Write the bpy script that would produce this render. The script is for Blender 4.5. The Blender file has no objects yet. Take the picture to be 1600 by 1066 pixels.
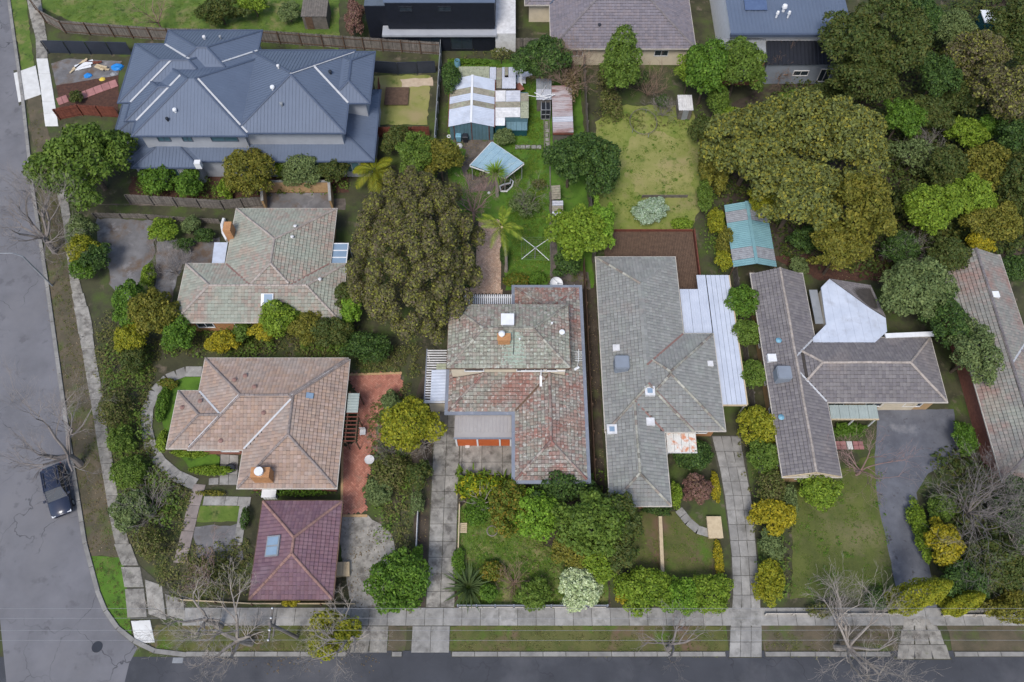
import bpy, bmesh, math, random
import numpy as np
from mathutils import Vector, Matrix
from mathutils.geometry import tessellate_polygon

random.seed(7)
SC = bpy.context.scene
COL = SC.collection

# ------------------------------------------------------------------ camera, sky, sun, exposure
CAM_H = 66.0                        # drone height in metres
TILT = math.radians(26.8)           # away from straight down, towards +Y
LENS, SENSOR = 28.0, 36.0
cam = bpy.data.cameras.new('camera')
cam.lens, cam.sensor_width, cam.sensor_fit = LENS, SENSOR, 'HORIZONTAL'
cam.clip_start, cam.clip_end = 0.5, 2000
cam_o = bpy.data.objects.new('camera', cam)
cam_o.location = (0, 0, CAM_H)
cam_o.rotation_euler = (TILT, 0, 0)
COL.objects.link(cam_o)
SC.camera = cam_o

SUN_EL, SUN_AZ = math.radians(58), math.radians(200)
world = bpy.data.worlds.new('World')
SC.world = world
world.use_nodes = True
nt = world.node_tree
nt.nodes.clear()
w_out = nt.nodes.new('ShaderNodeOutputWorld')
w_bg = nt.nodes.new('ShaderNodeBackground')
w_sky = nt.nodes.new('ShaderNodeTexSky')
w_sky.sky_type = 'NISHITA'
w_sky.sun_disc = False
w_sky.sun_elevation = SUN_EL
w_sky.sun_rotation = SUN_AZ
w_sky.air_density = 1.0
w_sky.dust_density = 2.0
w_sky.ozone_density = 1.0
w_bg.inputs['Strength'].default_value = 0.115
nt.links.new(w_sky.outputs[0], w_bg.inputs['Color'])
nt.links.new(w_bg.outputs[0], w_out.inputs['Surface'])

sun = bpy.data.lights.new('sun', 'SUN')
sun.energy = 1.45
sun.angle = math.radians(18)
sun.color = (1.0, 0.975, 0.94)
sun_o = bpy.data.objects.new('sun', sun)
sd = Vector((math.sin(SUN_AZ) * math.cos(SUN_EL), math.cos(SUN_AZ) * math.cos(SUN_EL), math.sin(SUN_EL)))
sun_o.rotation_euler = sd.to_track_quat('Z', 'Y').to_euler()
sun_o.location = (0, -20, 90)
COL.objects.link(sun_o)

SC.view_settings.view_transform = 'Standard'
SC.view_settings.look = 'None'
SC.view_settings.gamma = 1
SC.view_settings.use_curve_mapping = False
SC.view_settings.exposure = 0.86
SC.render.engine = 'CYCLES'
SC.cycles.max_bounces = 6
SC.cycles.use_denoising = True

# ------------------------------------------------------------------ survey: photo points to metres
FPX = 1600 * LENS / SENSOR
CT, ST = math.cos(TILT), math.sin(TILT)

def W(px, py, z=0.0):
    """World point at height z that the photograph (1600 wide) shows at px, py."""
    u, v = px - 800.0, 533.0 - py
    s = (CAM_H - z) / (FPX * CT - v * ST)
    return Vector((u * s, (v * CT + FPX * ST) * s, z))

def MPP(py, z=0.0):
    return (CAM_H - z) / (FPX * CT - (533.0 - py) * ST)

def RC(xl, xr, yt, yb, z):
    a, b, c = W(xl, yb, z), W(xr, yb, z), W(xl, yt, z)
    return (a.x, a.y, b.x, c.y)

# ------------------------------------------------------------------ object helpers
class MB:
    def __init__(s):
        s.v, s.f, s.m = [], [], []

    def add(s, verts, faces, mi=0):
        o = len(s.v)
        s.v.extend([tuple(p) for p in verts])
        s.f.extend([tuple(i + o for i in f) for f in faces])
        s.m.extend([mi] * len(faces))

    def box(s, x0, y0, z0, x1, y1, z1, mi=0):
        v = [(x0, y0, z0), (x1, y0, z0), (x1, y1, z0), (x0, y1, z0), (x0, y0, z1), (x1, y0, z1), (x1, y1, z1), (x0, y1, z1)]
        s.add(v, [(3, 2, 1, 0), (4, 5, 6, 7), (0, 1, 5, 4), (1, 2, 6, 5), (2, 3, 7, 6), (3, 0, 4, 7)], mi)

    def obox(s, c, ax, ay, az, mi=0):
        """box with centre c and half-axis vectors"""
        c, ax, ay, az = Vector(c), Vector(ax), Vector(ay), Vector(az)
        v = [c + ax * i + ay * j + az * k for k in (-1, 1) for j in (-1, 1) for i in (-1, 1)]
        s.add(v, [(0, 2, 3, 1), (4, 5, 7, 6), (0, 1, 5, 4), (1, 3, 7, 5), (3, 2, 6, 7), (2, 0, 4, 6)], mi)

    def bar(s, p, q, w, h=None, mi=0):
        p, q = Vector(p), Vector(q)
        d = q - p
        L = d.length
        if L < 1e-6:
            return
        d /= L
        up = Vector((0, 0, 1)) if abs(d.z) < .95 else Vector((0, 1, 0))
        sx = d.cross(up).normalized()
        sz = sx.cross(d)
        h = h or w
        s.obox((p + q) / 2, d * (L / 2), sx * (w / 2), sz * (h / 2), mi)

    def tube(s, pts, rad, n=6, cap=True, mi=0):
        pts = [Vector(p) for p in pts]
        if not hasattr(rad, '__len__'):
            rad = [rad] * len(pts)
        rings, prev = [], None
        for i, p in enumerate(pts):
            d = (pts[min(i + 1, len(pts) - 1)] - pts[max(i - 1, 0)])
            d = d.normalized() if d.length > 1e-9 else Vector((0, 0, 1))
            if prev is None:
                a = Vector((1, 0, 0)) if abs(d.x) < .8 else Vector((0, 1, 0))
                sx = d.cross(a).normalized()
            else:
                sx = prev - d * prev.dot(d)
                sx = sx.normalized() if sx.length > 1e-6 else d.orthogonal().normalized()
            prev = sx
            sy = d.cross(sx)
            rings.append([p + (sx * math.cos(2 * math.pi * k / n) + sy * math.sin(2 * math.pi * k / n)) * rad[i] for k in range(n)])
        v = [q for r in rings for q in r]
        f = []
        for i in range(len(pts) - 1):
            for k in range(n):
                f.append((i * n + k, i * n + (k + 1) % n, (i + 1) * n + (k + 1) % n, (i + 1) * n + k))
        if cap:
            f.append(tuple(range(n - 1, -1, -1)))
            f.append(tuple((len(pts) - 1) * n + k for k in range(n)))
        s.add(v, f, mi)

    def lathe(s, c, prof, n=16, mi=0):
        """prof: list of (radius, z) about a vertical axis at c"""
        c = Vector(c)
        v, f = [], []
        for r, z in prof:
            for k in range(n):
                a = 2 * math.pi * k / n
                v.append(c + Vector((r * math.cos(a), r * math.sin(a), z)))
        for i in range(len(prof) - 1):
            for k in range(n):
                f.append((i * n + k, i * n + (k + 1) % n, (i + 1) * n + (k + 1) % n, (i + 1) * n + k))
        s.add(v, f, mi)

    def poly(s, pts, mi=0):
        """flat polygon, may be concave, pts of Vectors"""
        pts = [Vector(p) for p in pts]
        tris = tessellate_polygon([pts])
        fixed = []
        for t in tris:
            n = (pts[t[1]] - pts[t[0]]).cross(pts[t[2]] - pts[t[0]])
            fixed.append(tuple(t) if n.z >= 0 else (t[0], t[2], t[1]))
        s.add(pts, fixed, mi)

    def prism(s, pts2, z0, z1, mi=0):
        n = len(pts2)
        area = sum(pts2[i][0] * pts2[(i + 1) % n][1] - pts2[(i + 1) % n][0] * pts2[i][1] for i in range(n))
        if area < 0:
            pts2 = pts2[::-1]
        s.poly([Vector((p[0], p[1], z1)) for p in pts2], mi)
        v = [(p[0], p[1], z0) for p in pts2] + [(p[0], p[1], z1) for p in pts2]
        s.add(v, [(i, (i + 1) % n, n + (i + 1) % n, n + i) for i in range(n)], mi)

    def build(s, name, mats=None, parent=None, smooth=False, loc=None):
        me = bpy.data.meshes.new(name)
        me.from_pydata(s.v, [], s.f)
        mats = mats if isinstance(mats, (list, tuple)) else [mats]
        for m in mats:
            if m:
                me.materials.append(m)
        if len(mats) > 1 and s.m:
            me.polygons.foreach_set('material_index', s.m)
        if smooth:
            me.polygons.foreach_set('use_smooth', [True] * len(me.polygons))
        me.update()
        return link(name, me, parent, loc)

def link(name, data, parent=None, loc=None):
    o = bpy.data.objects.new(name, data)
    COL.objects.link(o)
    if parent is not None:
        o.parent = parent
        o.matrix_parent_inverse = Matrix.Translation(-Vector(ABS[parent.name])) if parent.name in ABS else Matrix()
    if loc is not None:
        o.location = loc
    return o

ABS = {}    # world place of every Empty root (parts are written in world metres)

def tag(o, label, cat=None, group=None):
    o['label'] = label
    if cat:
        o['category'] = cat
    if group:
        o['group'] = group
    return o

def root(name, loc, label, cat, group=None):
    o = bpy.data.objects.new(name, None)
    o.empty_display_size = .3
    COL.objects.link(o)
    o.location = loc
    ABS[o.name] = tuple(loc)
    return tag(o, label, cat, group)

def structure(o):
    o['kind'] = 'structure'
    return o

def stuff(o):
    o['kind'] = 'stuff'
    return o

def child_copy(src, name, parent, loc, rot=(0, 0, 0), scale=(1, 1, 1)):
    """another object on the same mesh, at world place loc"""
    o = src.copy()
    o.name = name
    COL.objects.link(o)
    o.parent = parent
    base = Vector(ABS.get(parent.name, (0, 0, 0))) if parent else Vector((0, 0, 0))
    o.matrix_parent_inverse = Matrix.Translation(-base)
    o.location = loc
    o.rotation_euler = rot
    o.scale = scale
    return o

# ------------------------------------------------------------------ materials
def _rgb(c):
    return (c[0], c[1], c[2], 1)

def mat(name, c1, c2=None, scale=1.2, rough=.85, bump=.25, bscale=30, icols=None, island=0.0, objr=0.0,
        patches=(), spec=.3, metal=0.0, trans=0.0, detail=6, coat=0.0, stretch=None, cracks=None):
    """noise-mixed base colour; icols: colours picked per piece; patches: (colour, scale, lo, hi, offset)"""
    m = bpy.data.materials.new(name)
    m.use_nodes = True
    t = m.node_tree
    N, L = t.nodes, t.links
    N.clear()
    out = N.new('ShaderNodeOutputMaterial')
    b = N.new('ShaderNodeBsdfPrincipled')
    geo = N.new('ShaderNodeNewGeometry')
    pos = geo.outputs['Position']
    if stretch:
        mp = N.new('ShaderNodeMapping')
        mp.inputs['Scale'].default_value = stretch
        L.new(pos, mp.inputs['Vector'])
        pos = mp.outputs['Vector']
    def noise(sc, off=0.0, det=detail, rgh=.62):
        n = N.new('ShaderNodeTexNoise')
        n.inputs['Scale'].default_value = sc
        n.inputs['Detail'].default_value = det
        n.inputs['Roughness'].default_value = rgh
        if off:
            a = N.new('ShaderNodeVectorMath')
            a.inputs[1].default_value = (off, off * 1.7, off * .6)
            L.new(pos, a.inputs[0])
            L.new(a.outputs[0], n.inputs['Vector'])
        else:
            L.new(pos, n.inputs['Vector'])
        return n.outputs['Fac']
    def ramp(fac, stops, interp='LINEAR'):
        r = N.new('ShaderNodeValToRGB')
        r.color_ramp.interpolation = interp
        e = r.color_ramp.elements
        while len(e) < len(stops):
            e.new(.5)
        for k, (p, c) in enumerate(stops):
            e[k].position = p
            e[k].color = _rgb(c)
        L.new(fac, r.inputs['Fac'])
        return r.outputs['Color']
    def mix(fac, a, bb, mode='MIX'):
        x = N.new('ShaderNodeMix')
        x.data_type = 'RGBA'
        x.blend_type = mode
        for key, val in ((0, fac), (6, a), (7, bb)):
            if isinstance(val, (int, float)):
                x.inputs[key].default_value = val
            elif isinstance(val, tuple):
                x.inputs[key].default_value = _rgb(val)
            else:
                L.new(val, x.inputs[key])
        return x.outputs[2]
    c2 = c2 or tuple(v * .75 for v in c1)
    col = ramp(noise(scale), [(.34, c2), (.66, c1)])
    if icols:
        k = len(icols)
        ic = ramp(geo.outputs['Random Per Island'], [(i / k, c) for i, c in enumerate(icols)], 'CONSTANT')
        col = mix(.72, col, ic)
    for p in patches:
        pc, ps, lo, hi, off = p[:5]
        mr = N.new('ShaderNodeMapRange')
        mr.inputs['From Min'].default_value = lo
        mr.inputs['From Max'].default_value = hi
        if len(p) > 5:
            mr.inputs['To Max'].default_value = p[5]
        L.new(noise(ps, off), mr.inputs['Value'])
        col = mix(mr.outputs[0], col, pc)
    if cracks:                           # (colour, cell scale, line width)
        wv = N.new('ShaderNodeTexNoise'); wv.inputs['Scale'].default_value = cracks[1] * 2.5; wv.inputs['Detail'].default_value = 3
        L.new(geo.outputs['Position'], wv.inputs['Vector'])
        va = N.new('ShaderNodeVectorMath'); va.operation = 'MULTIPLY_ADD'; va.inputs[1].default_value = (1.6 / cracks[1] * .35,) * 3
        L.new(wv.outputs['Color'], va.inputs[0]); L.new(geo.outputs['Position'], va.inputs[2])
        vo = N.new('ShaderNodeTexVoronoi'); vo.feature = 'DISTANCE_TO_EDGE'; vo.inputs['Scale'].default_value = cracks[1]
        L.new(va.outputs[0], vo.inputs['Vector'])
        ms = N.new('ShaderNodeMapRange'); ms.inputs['From Min'].default_value = 0; ms.inputs['From Max'].default_value = cracks[2]
        ms.inputs['To Min'].default_value = 1; ms.inputs['To Max'].default_value = 0
        L.new(vo.outputs['Distance'], ms.inputs['Value'])
        mk = N.new('ShaderNodeMapRange'); mk.inputs['From Min'].default_value = .45; mk.inputs['From Max'].default_value = .6
        L.new(noise(cracks[1] * .7, 91), mk.inputs['Value'])
        mu = N.new('ShaderNodeMath'); mu.operation = 'MULTIPLY'; L.new(ms.outputs[0], mu.inputs[0]); L.new(mk.outputs[0], mu.inputs[1])
        col = mix(mu.outputs[0], col, cracks[0])
    if island or objr:
        src = geo.outputs['Random Per Island'] if island else N.new('ShaderNodeObjectInfo').outputs['Random']
        amt = island or objr
        mr = N.new('ShaderNodeMapRange')
        mr.inputs['To Min'].default_value = 1 - amt
        mr.inputs['To Max'].default_value = 1 + amt
        if island:                       # decorrelate from the colour pick
            mm = N.new('ShaderNodeMath'); mm.operation = 'MULTIPLY'; mm.inputs[1].default_value = 17.31
            fr = N.new('ShaderNodeMath'); fr.operation = 'FRACT'
            L.new(src, mm.inputs[0]); L.new(mm.outputs[0], fr.inputs[0]); src = fr.outputs[0]
        L.new(src, mr.inputs['Value'])
        h = N.new('ShaderNodeHueSaturation')
        L.new(mr.outputs[0], h.inputs['Value'])
        L.new(col, h.inputs['Color'])
        col = h.outputs['Color']
    L.new(col, b.inputs['Base Color'])
    b.inputs['Roughness'].default_value = rough
    b.inputs['Specular IOR Level'].default_value = spec
    b.inputs['Metallic'].default_value = metal
    if coat:
        b.inputs['Coat Weight'].default_value = coat
    if bump:
        bp = N.new('ShaderNodeBump')
        bp.inputs['Strength'].default_value = bump
        bp.inputs['Distance'].default_value = .03
        L.new(noise(bscale, 3.3, 4), bp.inputs['Height'])
        L.new(bp.outputs['Normal'], b.inputs['Normal'])
    if trans:
        tr = N.new('ShaderNodeBsdfTranslucent')
        L.new(col, tr.inputs['Color'])
        ms = N.new('ShaderNodeMixShader')
        ms.inputs[0].default_value = trans
        L.new(b.outputs[0], ms.inputs[1])
        L.new(tr.outputs[0], ms.inputs[2])
        L.new(ms.outputs[0], out.inputs['Surface'])
    else:
        L.new(b.outputs[0], out.inputs['Surface'])
    return m

def leafmat(name, cols, spread=.25):
    lo = tuple(v * .8 for v in cols[0])
    return mat(name, cols[-1], lo, scale=.55, rough=.6, bump=0, icols=cols, island=spread, trans=.22, spec=.2)

M = {}
# ground
M['ground'] = mat('garden_ground', (.065, .065, .032), (.035, .035, .02), .5, .95, .6, 6, patches=[((.06, .085, .02), .35, .48, .62, 9), ((.13, .105, .075), .8, .58, .7, 31)])
M['soil'] = mat('bare_soil', (.075, .058, .042), (.036, .028, .021), .9, .95, .7, 8, patches=[((.07, .075, .03), .6, .55, .68, 5)])
M['mulch'] = mat('bark_mulch', (.095, .045, .03), (.05, .026, .02), 3, .95, .9, 14)
M['lawn'] = mat('lawn', (.105, .155, .026), (.06, .105, .016), .7, .95, .8, 9, patches=[((.17, .165, .06), .6, .50, .64, 12), ((.035, .06, .012), 1.4, .56, .7, 3)])
M['lawn_lush'] = mat('lush_lawn', (.085, .17, .018), (.055, .115, .013), .8, .95, .8, 9, patches=[((.11, .12, .035), .6, .58, .72, 22), ((.03, .06, .01), 1.1, .55, .68, 41)])
M['lawn_pale'] = mat('pale_lawn', (.23, .24, .065), (.135, .175, .032), .5, .95, .6, 9, patches=[((.22, .20, .08), .3, .5, .68, 14), ((.07, .12, .02), .45, .58, .7, 60)])
M['lawn_mixed'] = mat('patchy_lawn', (.105, .12, .03), (.07, .085, .022), .5, .95, .7, 9, patches=[((.16, .14, .07), .16, .48, .66, 14), ((.06, .09, .015), .5, .58, .7, 60)])
M['lawn_dry'] = mat('dry_lawn', (.27, .25, .09), (.18, .195, .05), .35, .95, .6, 9, patches=[((.28, .23, .11), .22, .5, .66, 14), ((.08, .12, .02), .5, .58, .7, 60)])
M['verge'] = mat('verge_grass', (.11, .105, .035), (.06, .075, .018), .6, .95, .7, 9, patches=[((.13, .085, .055), .35, .5, .64, 33), ((.07, .12, .015), .5, .56, .68, 71)])
M['verge_brown'] = mat('worn_verge', (.12, .095, .062), (.065, .058, .036), .6, .95, .7, 9, patches=[((.07, .09, .025), .5, .52, .66, 37)])
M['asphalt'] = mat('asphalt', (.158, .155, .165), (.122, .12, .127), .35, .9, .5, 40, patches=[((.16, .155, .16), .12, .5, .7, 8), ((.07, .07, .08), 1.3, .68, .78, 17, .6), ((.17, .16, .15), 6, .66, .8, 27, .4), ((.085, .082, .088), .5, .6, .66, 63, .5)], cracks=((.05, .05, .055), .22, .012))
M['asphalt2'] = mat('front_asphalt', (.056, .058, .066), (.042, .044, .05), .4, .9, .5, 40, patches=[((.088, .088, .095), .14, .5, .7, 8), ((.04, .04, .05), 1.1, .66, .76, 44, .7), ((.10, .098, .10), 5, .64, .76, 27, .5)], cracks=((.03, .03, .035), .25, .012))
M['asphalt_drive'] = mat('driveway_asphalt', (.135, .14, .158), (.09, .093, .108), .7, .85, .5, 35, patches=[((.19, .19, .20), .5, .58, .7, 6), ((.05, .045, .045), 1.6, .62, .74, 18)])
M['concrete'] = mat('concrete', (.30, .288, .266), (.19, .182, .168), 1.1, .9, .35, 20, objr=.14, patches=[((.13, .125, .11), 1.0, .54, .68, 4, .7), ((.42, .41, .39), 5, .62, .75, 11, .6), ((.10, .10, .075), 3.2, .64, .74, 19, .6)])
M['concrete_old'] = mat('old_concrete', (.30, .28, .245), (.17, .16, .14), 1.4, .92, .4, 16, objr=.16, patches=[((.10, .09, .078), 1.3, .50, .64, 4, .85), ((.40, .385, .35), 4.5, .62, .75, 11, .6), ((.10, .115, .05), 1.2, .62, .72, 53, .5)], cracks=((.08, .075, .065), .45, .012))
M['concrete_new'] = mat('new_concrete', (.62, .61, .58), (.52, .51, .48), 1.2, .85, .2, 25, objr=.05)
M['joint'] = mat('slab_bed', (.075, .07, .05), (.045, .045, .03), 2, .95, .5, 12)
M['kerb'] = mat('kerb_concrete', (.26, .248, .226), (.17, .162, .15), 1.2, .9, .3, 18, objr=.1)
M['pad'] = mat('grey_pad', (.17, .165, .165), (.11, .105, .105), .8, .9, .4, 15, patches=[((.12, .085, .06), .5, .5, .64, 12), ((.24, .23, .23), .7, .58, .7, 3)])
M['brick_pave'] = mat('pink_paver', (.56, .38, .27), (.46, .30, .21), 1.5, .9, .3, 20, icols=[(.58, .39, .275), (.51, .34, .24), (.62, .45, .33), (.46, .30, .215), (.56, .40, .30)], island=.14, patches=[((.25, .18, .13), .9, .60, .72, 3, .6)])
M['red_pave'] = mat('red_paver', (.38, .155, .105), (.30, .12, .085), 1.2, .9, .3, 20, icols=[(.39, .16, .11), (.34, .135, .095), (.44, .20, .14)], island=.12, patches=[((.17, .12, .09), .8, .56, .7, 3, .6)])
M['pink_slab'] = mat('pink_slab', (.36, .17, .155), (.28, .13, .12), 1.5, .9, .3, 20, objr=.12)
M['dull_slab'] = mat('grey_brown_slab', (.27, .225, .205), (.19, .16, .145), 1.3, .9, .3, 20, objr=.12)
M['gravel_dirt'] = mat('gravel_dirt', (.15, .125, .105), (.085, .07, .058), 1.2, .95, .7, 10, patches=[((.055, .05, .042), .8, .54, .68, 2), ((.06, .085, .02), .7, .6, .7, 42)])
# buildings
TILE_MAIN = [(.27, .135, .105), (.25, .155, .125), (.26, .20, .17), (.29, .255, .22), (.235, .235, .19), (.31, .285, .25), (.20, .15, .13), (.27, .235, .20), (.23, .22, .175), (.29, .175, .14)]
M['tile_main'] = mat('weathered_red_tile', (.27, .215, .185), (.19, .155, .135), 2.2, .9, .4, 14, icols=TILE_MAIN, island=.16,
                     patches=[((.27, .115, .085), .35, .47, .60, 61, .62), ((.235, .24, .19), .42, .47, .62, 5, .65), ((.43, .43, .38), 4.2, .555, .62, 13, .7), ((.07, .06, .055), 3.8, .58, .66, 44, .75)])
M['tile_upper'] = mat('mossy_red_tile', (.265, .245, .20), (.185, .17, .14), 2.2, .9, .4, 14, icols=TILE_MAIN[2:9] + [(.25, .255, .20), (.23, .24, .185)], island=.15,
                      patches=[((.265, .275, .215), .3, .47, .62, 15, .6), ((.27, .16, .13), .5, .54, .68, 77, .6), ((.41, .43, .37), 4.2, .555, .62, 13, .7), ((.07, .065, .055), 3.8, .58, .66, 44, .75)])
M['tile_moss'] = mat('pale_moss', (.33, .39, .32), (.25, .295, .24), 2.5, .95, .6, 14, patches=[((.25, .22, .18), 4, .56, .66, 3, .7)])
M['tile_d'] = mat('lichen_pink_tile', (.29, .25, .205), (.22, .195, .165), 1.6, .9, .4, 14, icols=[(.285, .21, .17), (.265, .25, .205), (.31, .23, .185), (.265, .265, .215), (.30, .26, .22)], island=.12,
                  patches=[((.265, .285, .23), .22, .44, .58, 15, .8), ((.36, .215, .16), .3, .57, .69, 43, .55), ((.38, .37, .32), 5, .64, .74, 71, .5)])
M['tile_e'] = mat('faded_terracotta_tile', (.325, .235, .185), (.265, .19, .152), .8, .88, .3, 14, icols=[(.33, .238, .18), (.295, .21, .165), (.345, .255, .21), (.325, .222, .16), (.29, .222, .18)], island=.12,
                  patches=[((.30, .265, .235), .3, .5, .66, 21, .7), ((.21, .165, .145), .5, .58, .72, 8, .6), ((.40, .36, .31), 5, .64, .74, 71, .5)])
M['tile_f'] = mat('grey_lichen_tile', (.22, .222, .205), (.18, .182, .17), .8, .9, .4, 14, icols=[(.22, .222, .20), (.20, .20, .186), (.24, .238, .22), (.216, .21, .196)], island=.10,
                  patches=[((.26, .28, .24), .5, .55, .7, 21, .6), ((.24, .195, .17), .35, .58, .7, 81, .55), ((.32, .32, .29), 5, .65, .75, 71, .5)])
M['tile_g'] = mat('charcoal_tile', (.165, .15, .15), (.13, .118, .12), 1.0, .85, .3, 14, icols=[(.165, .15, .148), (.145, .132, .135), (.18, .165, .16)], island=.10,
                  patches=[((.23, .195, .175), .3, .58, .7, 33, .5)])
M['tile_h'] = mat('grey_brown_tile', (.22, .205, .18), (.175, .165, .15), 1.0, .88, .3, 14, icols=[(.22, .205, .178), (.195, .19, .17), (.24, .21, .185), (.215, .215, .188)], island=.12,
                  patches=[((.26, .135, .105), .25, .505, .62, 47, .6), ((.25, .26, .21), .25, .56, .66, 3, .6)])
M['tile_j'] = mat('mauve_grey_tile', (.19, .17, .185), (.155, .138, .15), 1.0, .85, .3, 14, icols=[(.19, .17, .185), (.165, .15, .165), (.205, .175, .18)], island=.09)
M['tile_p'] = mat('plum_tile', (.158, .097, .115), (.125, .076, .095), .9, .7, .3, 14, icols=[(.165, .088, .10), (.145, .08, .10), (.18, .105, .118)], island=.09, patches=[((.20, .14, .16), .5, .58, .7, 9, .5)])
M['cap_red'] = mat('red_ridge_cap', (.22, .12, .10), (.15, .09, .08), 4, .9, .3, 14, island=.25, icols=[(.22, .11, .09), (.26, .20, .17), (.17, .12, .105), (.30, .27, .23)], patches=[((.33, .33, .29), 1.2, .52, .66, 8, .7)])
M['cap_moss'] = mat('mossy_ridge_cap', (.29, .275, .225), (.20, .185, .16), 3, .9, .3, 14, island=.25, icols=[(.27, .26, .21), (.33, .32, .27), (.20, .16, .135), (.24, .23, .19)], patches=[((.13, .11, .09), 1.0, .55, .66, 8, .8)])
M['cap_pale'] = mat('pale_ridge_cap', (.36, .31, .27), (.28, .24, .21), 3, .9, .3, 14, island=.15)
M['cap_grey'] = mat('grey_ridge_cap', (.185, .165, .165), (.15, .135, .135), 3, .9, .3, 14, island=.15)
M['cap_orange'] = mat('terracotta_ridge_cap', (.29, .17, .14), (.22, .13, .11), 3, .9, .3, 14, island=.15)
M['cap_e'] = mat('dull_ridge_cap', (.25, .205, .185), (.19, .16, .145), 3, .9, .3, 14, island=.15)
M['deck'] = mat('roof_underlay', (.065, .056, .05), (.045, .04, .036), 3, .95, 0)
M['metal_blue'] = mat('slate_blue_metal', (.106, .132, .182), (.095, .119, .165), .5, .45, .05, 20, spec=.4)
M['metal_blue_d'] = mat('slate_blue_flashing', (.07, .09, .135), (.06, .078, .115), .8, .5, .05)
M['valley'] = mat('valley_flashing', (.50, .50, .50), (.42, .42, .42), 2, .5, .1, spec=.4)
M['gutter'] = mat('slate_grey_gutter', (.20, .215, .25), (.165, .18, .212), 1.2, .55, .1, spec=.4, patches=[((.30, .31, .33), 2.2, .58, .7, 3, .6), ((.15, .14, .12), 3.5, .63, .72, 9, .5)])
M['cream_gutter'] = mat('cream_gutter', (.50, .46, .40), (.40, .36, .31), 1.5, .6, .1)
M['cream'] = mat('cream_render', (.60, .52, .39), (.50, .43, .32), 1.0, .85, .1)
M['brick_red'] = mat('red_brick_wall', (.30, .125, .085), (.22, .09, .065), 4, .9, .3, 30)
M['brick_yel'] = mat('tan_brick_wall', (.44, .29, .15), (.36, .235, .12), 4, .9, .3, 30)
M['brick_orange'] = mat('orange_brick', (.45, .23, .10), (.34, .165, .075), 5, .9, .3, 30)
M['render_grey'] = mat('light_grey_render', (.34, .35, .37), (.29, .30, .32), .8, .85, .1)
M['render_dark'] = mat('slate_render', (.10, .12, .15), (.08, .10, .125), .8, .8, .1)
M['black_clad'] = mat('black_cladding', (.012, .014, .022), (.009, .011, .016), 2, .55, .1)
M['white'] = mat('white_paint', (.70, .70, .70), (.62, .62, .62), 2, .5, .05)
M['offwhite'] = mat('weathered_white', (.64, .63, .62), (.48, .47, .46), 2.5, .7, .1, patches=[((.34, .31, .28), 3, .6, .72, 3, .6)])
M['glass'] = mat('window_glass', (.025, .035, .045), (.02, .028, .036), 1, .08, 0, spec=.6)
M['glass_teal'] = mat('teal_window_glass', (.06, .13, .15), (.05, .11, .13), 1, .1, 0, spec=.6)
M['sky_glass'] = mat('skylight_glass', (.22, .30, .38), (.18, .25, .33), 1, .1, 0, spec=.7)
M['timber'] = mat('brown_timber', (.16, .10, .065), (.10, .062, .042), 3, .85, .3, 20, island=.2, objr=0)
M['timber_red'] = mat('red_brown_timber', (.20, .065, .04), (.13, .042, .03), 3, .8, .3, 20, island=.15)
M['timber_grey'] = mat('weathered_grey_timber', (.20, .175, .15), (.13, .115, .10), 2.5, .9, .4, 20, island=.25)
M['timber_pale'] = mat('pale_timber', (.52, .42, .27), (.42, .33, .21), 3, .85, .2, 20)
M['charcoal_steel'] = mat('charcoal_steel', (.035, .042, .058), (.028, .033, .046), 1, .5, .05, objr=.1)
M['grey_steel'] = mat('grey_steel', (.26, .27, .28), (.20, .21, .22), 1.5, .5, .1)
M['galv'] = mat('galvanised_iron', (.52, .53, .57), (.40, .41, .45), 1.2, .5, .1, metal=.15, objr=.08, patches=[((.34, .32, .31), 1.5, .55, .7, 3, .6), ((.28, .16, .11), 2.5, .68, .76, 23, .5)])
M['fibre'] = mat('mossy_fibreglass_sheet', (.29, .26, .20), (.20, .185, .14), 2.5, .85, .2, objr=.08, patches=[((.16, .15, .10), 4, .54, .64, 3, .8), ((.30, .34, .22), 1.4, .55, .66, 13, .6)])
M['mossy_sheet'] = mat('lichen_sheet', (.33, .34, .24), (.24, .25, .17), 2.2, .9, .3, patches=[((.15, .15, .11), 4, .56, .64, 3, .8), ((.44, .45, .36), 5, .62, .7, 33, .6)])
M['rusty'] = mat('rusty_iron', (.40, .36, .36), (.30, .25, .25), 1.1, .75, .2, patches=[((.20, .085, .06), .55, .47, .58, 7, .85), ((.13, .055, .045), 1.6, .55, .68, 29, .7), ((.48, .46, .46), .5, .58, .7, 51, .7)], stretch=(.35, 1, 1))
M['teal_sheet'] = mat('teal_blue_sheet', (.105, .19, .225), (.085, .155, .185), 1.4, .6, .1)
M['dark_teal'] = mat('dark_teal_panel', (.015, .075, .085), (.012, .058, .066), 1.4, .6, .1)
M['aqua'] = mat('aqua_roof_sheet', (.17, .31, .325), (.145, .265, .285), 1.2, .6, .1, patches=[((.12, .24, .26), 1.0, .52, .7, 3, .6)])
M['aqua_clear'] = mat('grimy_clear_sheet', (.28, .29, .30), (.19, .19, .20), 3, .5, .2)
M['gazebo'] = mat('pale_blue_roof_sheet', (.26, .38, .44), (.21, .32, .38), .9, .7, .15, patches=[((.34, .42, .40), 1.6, .54, .68, 9, .7), ((.13, .17, .14), 5, .66, .74, 19, .6)])
M['white_sheet'] = mat('white_roof_sheet', (.50, .535, .60), (.42, .455, .52), .8, .6, .1, patches=[((.33, .34, .37), .9, .52, .70, 6, .6), ((.26, .24, .23), 3.5, .64, .74, 16, .5)])
M['white_rust'] = mat('rust_streaked_sheet', (.48, .51, .57), (.41, .44, .50), .9, .6, .1, patches=[((.40, .20, .13), .9, .66, .74, 6, .6)])
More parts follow.
